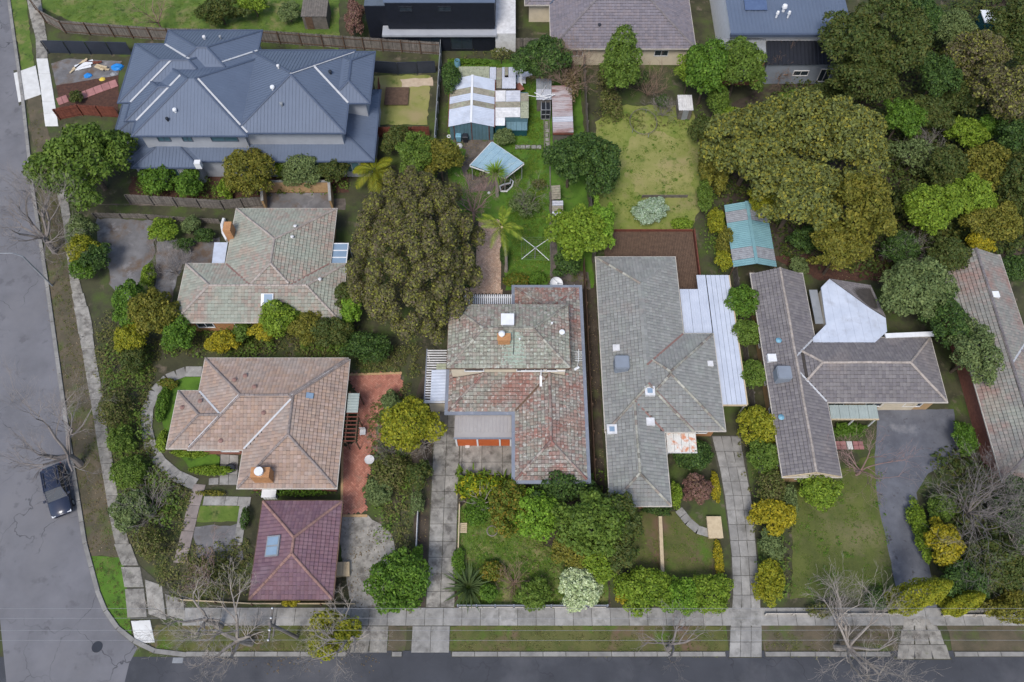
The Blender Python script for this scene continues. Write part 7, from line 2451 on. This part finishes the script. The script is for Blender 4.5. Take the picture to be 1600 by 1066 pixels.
 (1204, 852, 20, 24, 2.2, 'greygreen', 'pale grey green shrub in the drive side bed', 'shrub'),
 (1202, 906, 22, 36, 2.8, 'limeyellow', 'yellow green shrub at the street end of the drive side bed', 'shrub'),
 (1232, 782, 12, 30, 2.2, 'greygreen', 'narrow grey shrub between the yellow bush and the lawn', 'shrub'),
 (1274, 766, 32, 28, 3.2, 'lime', 'round yellow green bush below the charcoal gable', 'shrub'),
 (1330, 672, 28, 14, .9, 'green', 'low green bed in front of the grey green porch', 'shrub'),
 (1436, 830, 14, 48, 1.7, 'lime', 'long lime hedge beside the dark driveway', 'hedge'),
 (1474, 850, 30, 36, 4.0, 'yellow', 'ochre bush behind the long lime hedge', 'shrub'),
 (1500, 905, 40, 36, 4.2, 'dark', 'dark bush near the conifers', 'shrub'),
 (1550, 880, 44, 44, 4.6, 'deep', 'dark ragged tree at the lower edge of the wood', 'ragged_tree'),
 (1575, 950, 36, 26, 3.0, 'olive', 'olive shrub at the stone wall corner', 'shrub'),
 (1590, 800, 30, 50, 5.0, 'dark', 'dark green tree in front of the grey brown house', 'ragged_tree'),
 (1470, 795, 18, 26, 2.6, 'mid', 'green shrub under the big bare tree', 'shrub'),
 (1506, 690, 18, 30, 2.6, 'green', 'green shrub at the end of the grey brown house wall', 'shrub'),
 (1282, 955, 30, 12, 1.0, 'weeds', 'weedy shrub along the low pale stone wall', 'shrub'),
 (1372, 935, 22, 14, 1.2, 'dark', 'dark low shrub at the dark driveway edge', 'shrub'),
 # wood on the right
 (1430, 30, 40, 40, 8.0, 'dark', 'dark tree between the tallest dim tree and the grey green one', 'dark_tree'),
 (1448, 180, 34, 36, 5.6, 'deep', 'dim tree above the grey bare tree in the wood', 'dark_tree'),
 (1478, 262, 34, 36, 5.6, 'deep', 'dim tree behind the brightest green tree of the wood', 'dark_tree'),
 (1592, 220, 34, 46, 7.2, 'dark', 'dark tree under the broad brown tree at the view edge', 'dark_tree'),
 (1420, 320, 24, 36, 4.8, 'deep', 'dim tree squeezed between gum clump and brightest green tree', 'dark_tree'),
 (1405, 390, 30, 26, 4.0, 'dark', 'dark bush behind the flat white extension roof', 'shrub'),
 (1480, 400, 34, 30, 5.0, 'deep', 'dim tree touching the back gable of the grey brown house', 'dark_tree'),
 (1540, 205, 26, 22, 4.2, 'green', 'plain green bush below the broad brown tree', 'shrub'),
 (1290, 150, 34, 18, 3.2, 'deep', 'low dim bush against the lower wall of the blue roofed house', 'shrub'),
 (1235, 160, 24, 16, 3.0, 'mid', 'green bush under the blue roofed house at the gum edge', 'shrub'),
 (1095, 205, 18, 26, 3.0, 'deep', 'brown green bush at the neighbour lawn edge below the white shed', 'shrub'),
 (1100, 310, 14, 26, 2.6, 'mid', 'green hedge bush at the lawn end of the sleeper wall', 'shrub'),
 (955, 165, 18, 34, 2.6, 'weeds', 'thin brownish bush along the fence of the dry lawn', 'shrub'),
 (950, 120, 16, 24, 2.6, 'weeds', 'thin grey bush beside the feathery grey green tree', 'shrub'),
 (1176, 232, 70, 72, 9.5, 'gum', 'yellow olive gum tree above the aqua carport', 'gum_tree'),
 (1262, 205, 80, 52, 10.5, 'gum', 'highest yellow olive gum tree below the black lower roof', 'gum_tree'),
 (1330, 228, 60, 70, 10.0, 'gum', 'yellow olive gum tree facing the dark wood', 'gum_tree'),
 (1248, 300, 72, 62, 9.5, 'gum', 'yellow olive gum tree in the middle of the gum clump', 'gum_tree'),
 (1334, 330, 60, 66, 9.0, 'olive', 'duller gum tree at the charcoal house end of the clump', 'gum_tree'),
 (1312, 390, 46, 34, 6.5, 'olive', 'low gum bough hanging over the mulch behind the white extension', 'gum_tree'),
 (1192, 318, 24, 24, 4.0, 'limeyellow', 'dark lime bush behind the aqua carport', 'shrub'),
 (1262, 378, 30, 22, 3.0, 'dark', 'dark understorey shrub below the gum clump', 'shrub'),
 (1330, 72, 46, 62, 10.5, 'deep', 'dim grey olive tree against the blue roofed house', 'dark_tree'),
 (1388, 70, 60, 66, 11.0, 'deep', 'tallest dim tree at the top of the wood', 'dark_tree'),
 (1346, 130, 56, 36, 8.0, 'deep', 'low spreading dim tree above the gum clump', 'dark_tree'),
 (1462, 122, 30, 40, 7.0, 'dark', 'smooth dark green tree beside the tallest dim tree', 'dark_tree'),
 (1408, 186, 30, 30, 5.5, 'green', 'small green tree at the gum clump edge', 'small_tree'),
 (1490, 48, 30, 34, 5.0, 'greygreen', 'grey green tree by the tiny white roofed hut', 'grey_tree'),
 (1530, 88, 52, 44, 8.5, 'brown_olive', 'brown olive tree below the tiny white roofed hut', 'brown_tree'),
 (1568, 152, 56, 50, 8.5, 'brown_olive', 'broad brown tree at the edge of the view in the wood', 'brown_tree'),
 (1586, 50, 40, 60, 8.5, 'deep', 'dark brown tree in the top corner of the view', 'brown_tree'),
 (1505, 150, 30, 36, 5.5, 'deep', 'dim tree between the brown trees', 'dark_tree'),
 (1508, 212, 28, 26, 4.5, 'lime', 'lime shrub in the middle of the wood', 'shrub'),
 (1545, 262, 40, 46, 6.5, 'olive', 'dull yellow green tree in the middle of the wood', 'green_tree'),
 (1452, 328, 44, 44, 6.5, 'lime', 'brightest green tree of the wood above the grey brown house', 'green_tree'),
 (1512, 310, 36, 40, 6.0, 'lime', 'yellow green tree next to the brightest one', 'green_tree'),
 (1552, 352, 40, 36, 5.5, 'olive', 'olive tree behind the ridge of the grey brown house', 'green_tree'),
 (1588, 300, 36, 60, 7.0, 'deep', 'dark tree behind the yellow green trees at the view edge', 'dark_tree'),
 (1530, 382, 24, 20, 3.6, 'yellow', 'golden shrub at the back gable of the grey brown house', 'shrub'),
 (1430, 244, 40, 34, 4.5, 'greygreen', 'grey thin tree in the gap beside the gum clump', 'grey_tree'),
 (1428, 452, 56, 54, 6.8, 'greygreen', 'large grey green tree between the extension and grey brown house', 'grey_tree'),
 (1476, 500, 28, 46, 5.8, 'dark', 'dark tree close to the cross wing of the charcoal house', 'dark_tree'),
 (1520, 552, 34, 46, 6.0, 'greygreen', 'grey green tree leaning over the grey brown roof', 'grey_tree'),
 (1580, 420, 24, 24, 3.2, 'dark', 'dark shrub beyond the roof of the grey brown house', 'shrub'),
]
for row in L:
    px, py, rx, ry, h, pal, label, name = row
    cat = 'hedge' if name == 'hedge' else 'shrub' if name == 'shrub' else 'tree'
    kw = {}
    if name in ('gum_tree', 'billowing_tree', 'bright_tree'):
        kw = dict(lobes=24, cover=1.1)
    if 'round bright' in label or name == 'round_tree' or 'clipped' in label:
        kw = dict(lobes=22, dome=True, cover=1.1)
    if label.startswith(('vivid', 'pale cream', 'dark olive bush')):
        kw = dict(lobes=30, dome=True, cover=1.1)
    if pal == 'canna':
        kw = dict(leaf=.42, aspect=.32, cover=1.5)
    if pal in ('weeds', 'litter') or 'thin' in label:
        kw = dict(cover=.55)
    if label.startswith('white flowering'):
        kw = dict(lobes=26, leaf=.12)
    plant(px, py, rx, ry, h, pal, label, name, cat, **kw)

# ---- palms and spiky plants: every frond is a part
def frond_crown(o, c, L, n, pal, leaflet, droop, seed, tiers=2, name='frond'):
    rnd = random.Random(seed)
    me = [palm_frond(L, d, leaflet, LM[pal]) for d in (droop, droop * 1.35)]
    for k in range(n):
        f = bpy.data.objects.new(name, me[k % 2])
        COL.objects.link(f)
        f.parent = o
        f.matrix_parent_inverse = Matrix.Translation(-Vector(ABS[o.name]))
        f.location = c
        s = rnd.uniform(.8, 1.1)
        f.scale = (s, s, s)
        f.rotation_euler = (rnd.uniform(-.3, .3), -rnd.uniform(-.25, .75), 6.283 * k / n + rnd.uniform(-.25, .25))
b = W(791, 424)
o = root('feather_palm', b, 'tall feather palm with yellowing fronds beside the brick terrace', 'palm tree')
mb = MB(); top = Vector((b.x - .35, b.y + .1, 6.6))
P = [b.lerp(top, t) + Vector((.15 * math.sin(3 * t), 0, 0)) for t in (0, .2, .4, .6, .8, 1)]
mb.tube(P, [.2, .15, .135, .13, .13, .15], 10); mb.build('trunk', M['bark_pale'], o)
mb = MB(); mb.tube([top - Vector((0, 0, .1)), top + Vector((0, 0, .7))], [.17, .1], 8); mb.build('crownshaft', M['timber_pale'], o)
frond_crown(o, top + Vector((0, 0, .55)), 2.7, 11, 'palm', .5, .6, 3)
b = W(777, 306)
o = root('cordyline', b, 'cordyline with one round spiky head before the pale blue shelter roof', 'palm tree')
top = Vector((b.x - .1, b.y + .1, 3.5))
mb = MB(); mb.tube([b, b.lerp(top, .5) + Vector((.06, 0, 0)), top], [.2, .15, .13], 9); mb.build('trunk', M['bark_pale'], o)
def blades(o, c, n, L, w, pal, droop, seed, lo=-.2, hi=1.25, r0=.05):
    rnd = random.Random(seed)
    ms = [blade_mesh('leaf', L, w, d, LM[pal]) for d in (droop * .6, droop, droop * 1.4)]
    for k in range(n):
        f = bpy.data.objects.new('leaf', ms[k % 3])
        COL.objects.link(f); f.parent = o
        f.matrix_parent_inverse = Matrix.Translation(-Vector(ABS[o.name]))
        a = k * 2.39996 + rnd.uniform(-.2, .2)
        f.location = Vector(c) + Vector((math.cos(a) * r0, math.sin(a) * r0, rnd.uniform(-.08, .08)))
        s = rnd.uniform(.7, 1.12)
        f.scale = (s, s, s)
        f.rotation_euler = (rnd.uniform(-.15, .15), -(lo + (hi - lo) * (k + .5) / n) + .5, a)
blades(o, top, 95, 1.5, .13, 'cordy', .35, 5, -.25, 1.6)
b = W(732, 918)
o = root('flax_plant', b, 'dark green flax with sword leaves in the front garden corner by the driveway', 'flax')
blades(o, b + Vector((0, 0, .1)), 90, 2.1, .17, 'flax', .25, 6, .1, 1.5, .16)
b = W(590, 290)
o = root('spiky_palm', b, 'bushy yellow green palm behind the domed brown tree', 'palm tree')
mb = MB(); mb.tube([b, b + Vector((0, .1, 2.2))], [.2, .16], 8); mb.build('trunk', M['bark'], o)
frond_crown(o, b + Vector((0, .1, 2.2)), 2.7, 16, 'limeyellow', .8, .5, 8)
# broad canna leaves beside the court
rnd = random.Random(31)
o = root('canna_bed', W(750, 760), 'bed of broad yellow green canna leaves below the concrete court', 'canna plants')
ms = [blade_mesh('leaf', .85, .20, d, LM['canna'], 3) for d in (.2, .45)]
for k in range(280):
    px, py = rnd.uniform(714, 800), rnd.uniform(738, 788)
    if py > 775 - abs(px - 745) * .35 + 12 or (px > 770 and py < 745): continue
    p = W(px, py)
    f = bpy.data.objects.new('leaf', ms[k % 2]); COL.objects.link(f); f.parent = o
    f.matrix_parent_inverse = Matrix.Translation(-Vector(ABS[o.name]))
    f.location = (p.x, p.y, rnd.uniform(.15, 1.0)); f.rotation_euler = (rnd.uniform(-.3, .3), rnd.uniform(-.9, .1), rnd.uniform(0, 6.28))
    s = rnd.uniform(.55, 1.0); f.scale = (s, s, s)
# ---- columnar conifers by the dark driveway
for px, py, h, r, lb in ((1393, 945, 9.6, 1.0, 'taller slim golden conifer at the mouth of the dark driveway'), (1476, 950, 5.8, .75, 'shorter slim conifer on the far side of the dark driveway')):
    b = W(px, py)
    o = root('slim_conifer', b, lb, 'tree')
    rs = np.random.RandomState(int(px))
    n = 7500
    z = rs.random(n) ** .8
    rr = r * np.clip(1.15 * (1 - z) ** .6 * (.45 + .9 * np.minimum(1, z * 5)), 0, 1) * (1 - .35 * rs.random(n) ** 2)
    a = rs.uniform(0, 6.283, n)
    rr *= 1 + .16 * np.sin(5 * a + 9 * z)
    P = np.stack([b.x + rr * np.cos(a), b.y + rr * np.sin(a), .15 + z * h], 1)
    N = np.stack([np.cos(a), np.sin(a), np.full(n, .5)], 1) + rs.normal(scale=.4, size=(n, 3)); N /= np.linalg.norm(N, axis=1, keepdims=True)
    link('crown', leaf_mesh('crown', P, N, .19, .5, rs, LM['limeyellow' if h > 5 else 'olive']), o); TRI[0] += 2 * n
    mb = MB(); mb.tube([b, b + Vector((0, 0, h * .9))], [.12, .03], 7); mb.build('trunk', M['bark'], o)

# ---- leafless trees
bare_tree(86, 394, 8.5, 4.5, 'bare street tree spreading over the side street near the lamp', seed=2, lev=5, limbs=6, r=.24)
bare_tree(126, 726, 8.5, 4.6, 'bare street tree arching over the parked car', seed=5, lev=5, limbs=6, r=.24)
bare_tree(392, 1004, 9.5, 3.6, 'tall pale bare street tree rising before the plum garage', 'bark_pale', seed=7, lev=5, r=.25, limbs=5, trunk_h=3.2)
bare_tree(345, 980, 7.5, 2.8, 'smaller pale bare tree beside the straggly yard shrub', 'bark_pale', seed=8, lev=5, r=.2, limbs=4, trunk_h=3.4)
bare_tree(552, 1004, 8.0, 3.2, 'pale bare street tree leaning from the yellow flowering tree', 'bark_pale', seed=11, lev=5, r=.22, limbs=4, trunk_h=2.2)
bare_tree(1044, 1014, 8.0, 3.2, 'thin bare street tree before the lime front hedge', 'bark_grey', seed=13, lev=4, limbs=4, trunk_h=2.6)
bare_tree(1306, 1012, 9.5, 5.0, 'widest pale bare street tree before the low stone wall', 'bark_pale', seed=15, lev=5, limbs=7, trunk_h=2.2, r=.2)
bare_tree(740, 346, 5.2, 3.0, 'bare pinkish tree with a pale trunk at the head of the brick terrace', 'bark_pink', seed=17, lev=5, limbs=6, trunk_h=1.6, r=.12)
bare_tree(822, 334, 3.6, 2.2, 'thin bare grey tree on the back lawn beyond the clothes line', 'bark_grey', seed=19, lev=4, limbs=5, r=.07)
bare_tree(757, 790, 2.0, 1.5, 'grey branching frangipani without leaves by the canna bed', 'bark_pale', 'frangipani', 'shrub', 2, .09, 21, limbs=9, trunk_h=.35, up=.05)
bare_tree(800, 915, 2.1, 1.6, 'fan of bare brown twigs by the front fence', 'bark_brown', 'twig_shrub', 'shrub', 3, .05, 23, limbs=16, trunk_h=.15, spread=.4)
bare_tree(664, 700, 3.6, 1.9, 'pale leafless shrub against the yellow green tree by the driveway', 'bark_pale', 'twig_shrub', 'shrub', 4, .08, 25, limbs=7, trunk_h=.5)
bare_tree(1338, 742, 4.6, 3.2, 'pale leafless tree with pink twigs at the dark driveway', 'bark_pink', seed=27, lev=4, limbs=6, r=.11, trunk_h=.9)
bare_tree(1500, 806, 8.5, 4.8, 'big brown leafless tree beside the dark driveway', 'bark_grey', seed=29, lev=5, limbs=11, trunk_h=1.2, r=.13, spread=.8)
bare_tree(245, 800, 3.4, 2.6, 'grey leafless shrub inside the corner garden', 'bark_grey', 'twig_shrub', 'shrub', 4, .07, 33, limbs=9, trunk_h=.3)
bare_tree(330, 905, 4.0, 2.4, 'pinkish bare twig shrub in the yard of the plum garage', 'bark_pink', 'twig_shrub', 'shrub', 4, .08, 35, limbs=7, trunk_h=.5)
bare_tree(1300, 948, 3.2, 2.6, 'grey bare twig shrub behind the low pale stone wall', 'bark_grey', 'twig_shrub', 'shrub', 4, .06, 37, limbs=9, trunk_h=.3)
bare_tree(255, 48, 4.6, 2.8, 'brown twiggy tree behind the paling fence on the grass', 'bark_brown', seed=39, lev=4, limbs=6, r=.1)
bare_tree(882, 150, 5.0, 3.4, 'tangled bare tree over the rusty shed', 'bark_brown', seed=41, lev=5, limbs=9, r=.1, trunk_h=1.6)
bare_tree(280, 430, 2.6, 2.4, 'grey bare thicket on the gravel yard', 'bark_grey', 'twig_shrub', 'shrub', 4, .05, 43, limbs=12, trunk_h=.2)
bare_tree(1012, 150, 3.0, 2.4, 'brown bare thicket behind the trampoline', 'bark_brown', 'twig_shrub', 'shrub', 4, .05, 45, limbs=10, trunk_h=.2)
bare_tree(1035, 182, 2.0, 1.8, 'grey bare thicket beside the trampoline', 'bark_grey', 'twig_shrub', 'shrub', 4, .04, 47, limbs=10, trunk_h=.15)
bare_tree(1215, 130, 4.0, 2.2, 'brown bare tree in front of the blue roofed house', 'bark_brown', seed=49, lev=4, limbs=6, r=.1)
bare_tree(1425, 258, 5.5, 3.0, 'grey bare tree in the gap of the wood', 'bark_grey', seed=51, lev=4, limbs=7, r=.12)
bare_tree(1398, 418, 4.0, 2.4, 'bare grey tree behind the white extension', 'bark_grey', seed=53, lev=4, limbs=6, r=.1)
bare_tree(1578, 870, 5.0, 3.0, 'pale bare tree at the lower edge of the wood', 'bark_pale', seed=55, lev=4, limbs=6, r=.11)
bare_tree(612, 705, 2.2, 1.8, 'grey bare shrub beside the garden chair', 'bark_grey', 'twig_shrub', 'shrub', 4, .045, 57, limbs=9, trunk_h=.2)

# ---- ground cover
scatter('grass', [[(718, 798), (800, 790), (850, 850), (890, 880), (948, 900), (950, 944), (716, 944)], [(700, 92), (835, 110), (838, 450), (792, 452), (790, 345), (800, 215), (725, 210), (702, 290)], [(826, 185), (852, 185), (858, 440), (838, 450)]], 150, .10, .17, 'grass', 5, .22, .28)
scatter('dry_grass', [[(745, 815), (800, 810), (850, 855), (880, 890), (860, 905), (780, 880), (745, 860)], [(810, 300), (850, 300), (850, 440), (800, 440)]], 40, .08, .13, 'drygrass', 25, .2, .25, frac=.35)
scatter('lawn_weed', [[(745, 815), (800, 800), (890, 860), (946, 905), (940, 940), (720, 944)], [(700, 92), (835, 110), (858, 440), (792, 452), (800, 215), (725, 210)], [(935, 190), (1080, 170), (1080, 358), (940, 358)], [(1245, 760), (1370, 710), (1398, 925), (1240, 930)]], 22, .16, .16, 'green', 28, .2, .4, frac=.4)
scatter('lawn_grass', [[(935, 190), (1080, 170), (1098, 300), (1080, 358), (940, 358)], [(1245, 760), (1370, 710), (1398, 925), (1240, 930)], [(990, 800), (1115, 830), (1118, 900), (1000, 900)], [(72, 0), (520, 0), (520, 70), (270, 45), (110, 30)]], 46, .05, .13, 'grass', 6, .3, .22)
scatter('verge_grass', [[(240, 976), (540, 980), (540, 1022), (250, 1018)], [(706, 982), (1134, 982), (1134, 1024), (706, 1024)], [(1196, 988), (1398, 988), (1396, 1028), (1196, 1028)], [(140, 870), (188, 874), (204, 990), (175, 965)], [(45, 150), (95, 300), (150, 660), (185, 860), (140, 860), (90, 520)]], 60, .05, .12, 'weeds', 7, .2, .3)
scatter('undergrowth', [[(160, 480), (255, 540), (228, 640), (250, 730), (300, 770), (280, 880), (225, 880), (190, 800), (150, 560)], [(300, 860), (392, 840), (388, 935), (270, 935), (240, 890)], [(575, 640), (640, 600), (640, 960), (625, 850), (580, 760)], [(560, 540), (660, 540), (650, 585), (560, 580)], [(270, 505), (560, 505), (560, 556), (250, 556)]], 110, .4, .18, 'weeds', 8, .35, .5, frac=.85)
scatter('undergrowth', [[(1275, 110), (1600, -20), (1680, 400), (1560, 400), (1400, 440), (1230, 410), (1110, 300), (1110, 190)], [(1460, 700), (1620, 760), (1640, 950), (1470, 950), (1440, 800)]], 30, .9, .3, 'deep', 9, .6, .6, frac=.75)
scatter('undergrowth', [[(730, 80), (800, 80), (800, 103), (715, 103)], [(862, 420), (922, 425), (920, 450), (852, 450)], [(930, 100), (985, 130), (980, 175), (1075, 150), (1080, 200), (935, 200)], [(1150, 690), (1235, 740), (1236, 930), (1195, 940)], [(805, 840), (945, 850), (945, 942), (800, 942)], [(700, 300), (745, 300), (745, 440), (700, 440)], [(205, 280), (540, 280), (540, 302), (220, 316)]], 42, .35, .17, 'weeds', 10, .35, .5, frac=.65)
scatter('wood_understorey', [[(1290, 130), (1400, 20), (1620, -20), (1690, 400), (1560, 395), (1480, 430), (1400, 430), (1380, 300), (1360, 160)], [(1480, 720), (1620, 770), (1640, 940), (1480, 935), (1455, 830)]], 46, 2.2, .32, 'deep', 19, .8, .6, frac=.8)
scatter('garden_understorey', [[(270, 508), (565, 512), (600, 560), (560, 556), (250, 556)], [(170, 540), (245, 545), (225, 640), (245, 730), (290, 770), (262, 840), (205, 830), (165, 640)], [(585, 650), (632, 620), (640, 760), (600, 860), (585, 790)], [(860, 730), (985, 745), (1000, 900), (900, 905), (880, 830)], [(1165, 650), (1225, 740), (1230, 930), (1195, 935), (1185, 760)], [(210, 275), (545, 268), (545, 300), (215, 312)], [(1090, 170), (1125, 180), (1135, 400), (1105, 400), (1100, 300)]], 55, 1.0, .2, 'mid', 20, .5, .6, frac=.75)
scatter('leaf_litter', [[(652, 955), (640, 640), (700, 600), (700, 440), (930, 440), (955, 955)], [(530, 806), (620, 840), (606, 960), (540, 960)], [(1200, 400), (1420, 400), (1400, 440), (1290, 440)], [(700, 200), (780, 210), (770, 300), (735, 300), (720, 260)], [(40, 140), (130, 520), (190, 870), (140, 868), (88, 520)], [(300, 1020), (620, 1024), (620, 1040), (300, 1040)]], 11, .01, .12, 'litter', 11, .5, .6, flat=True)
print('TRIS leaf', TRI[0])
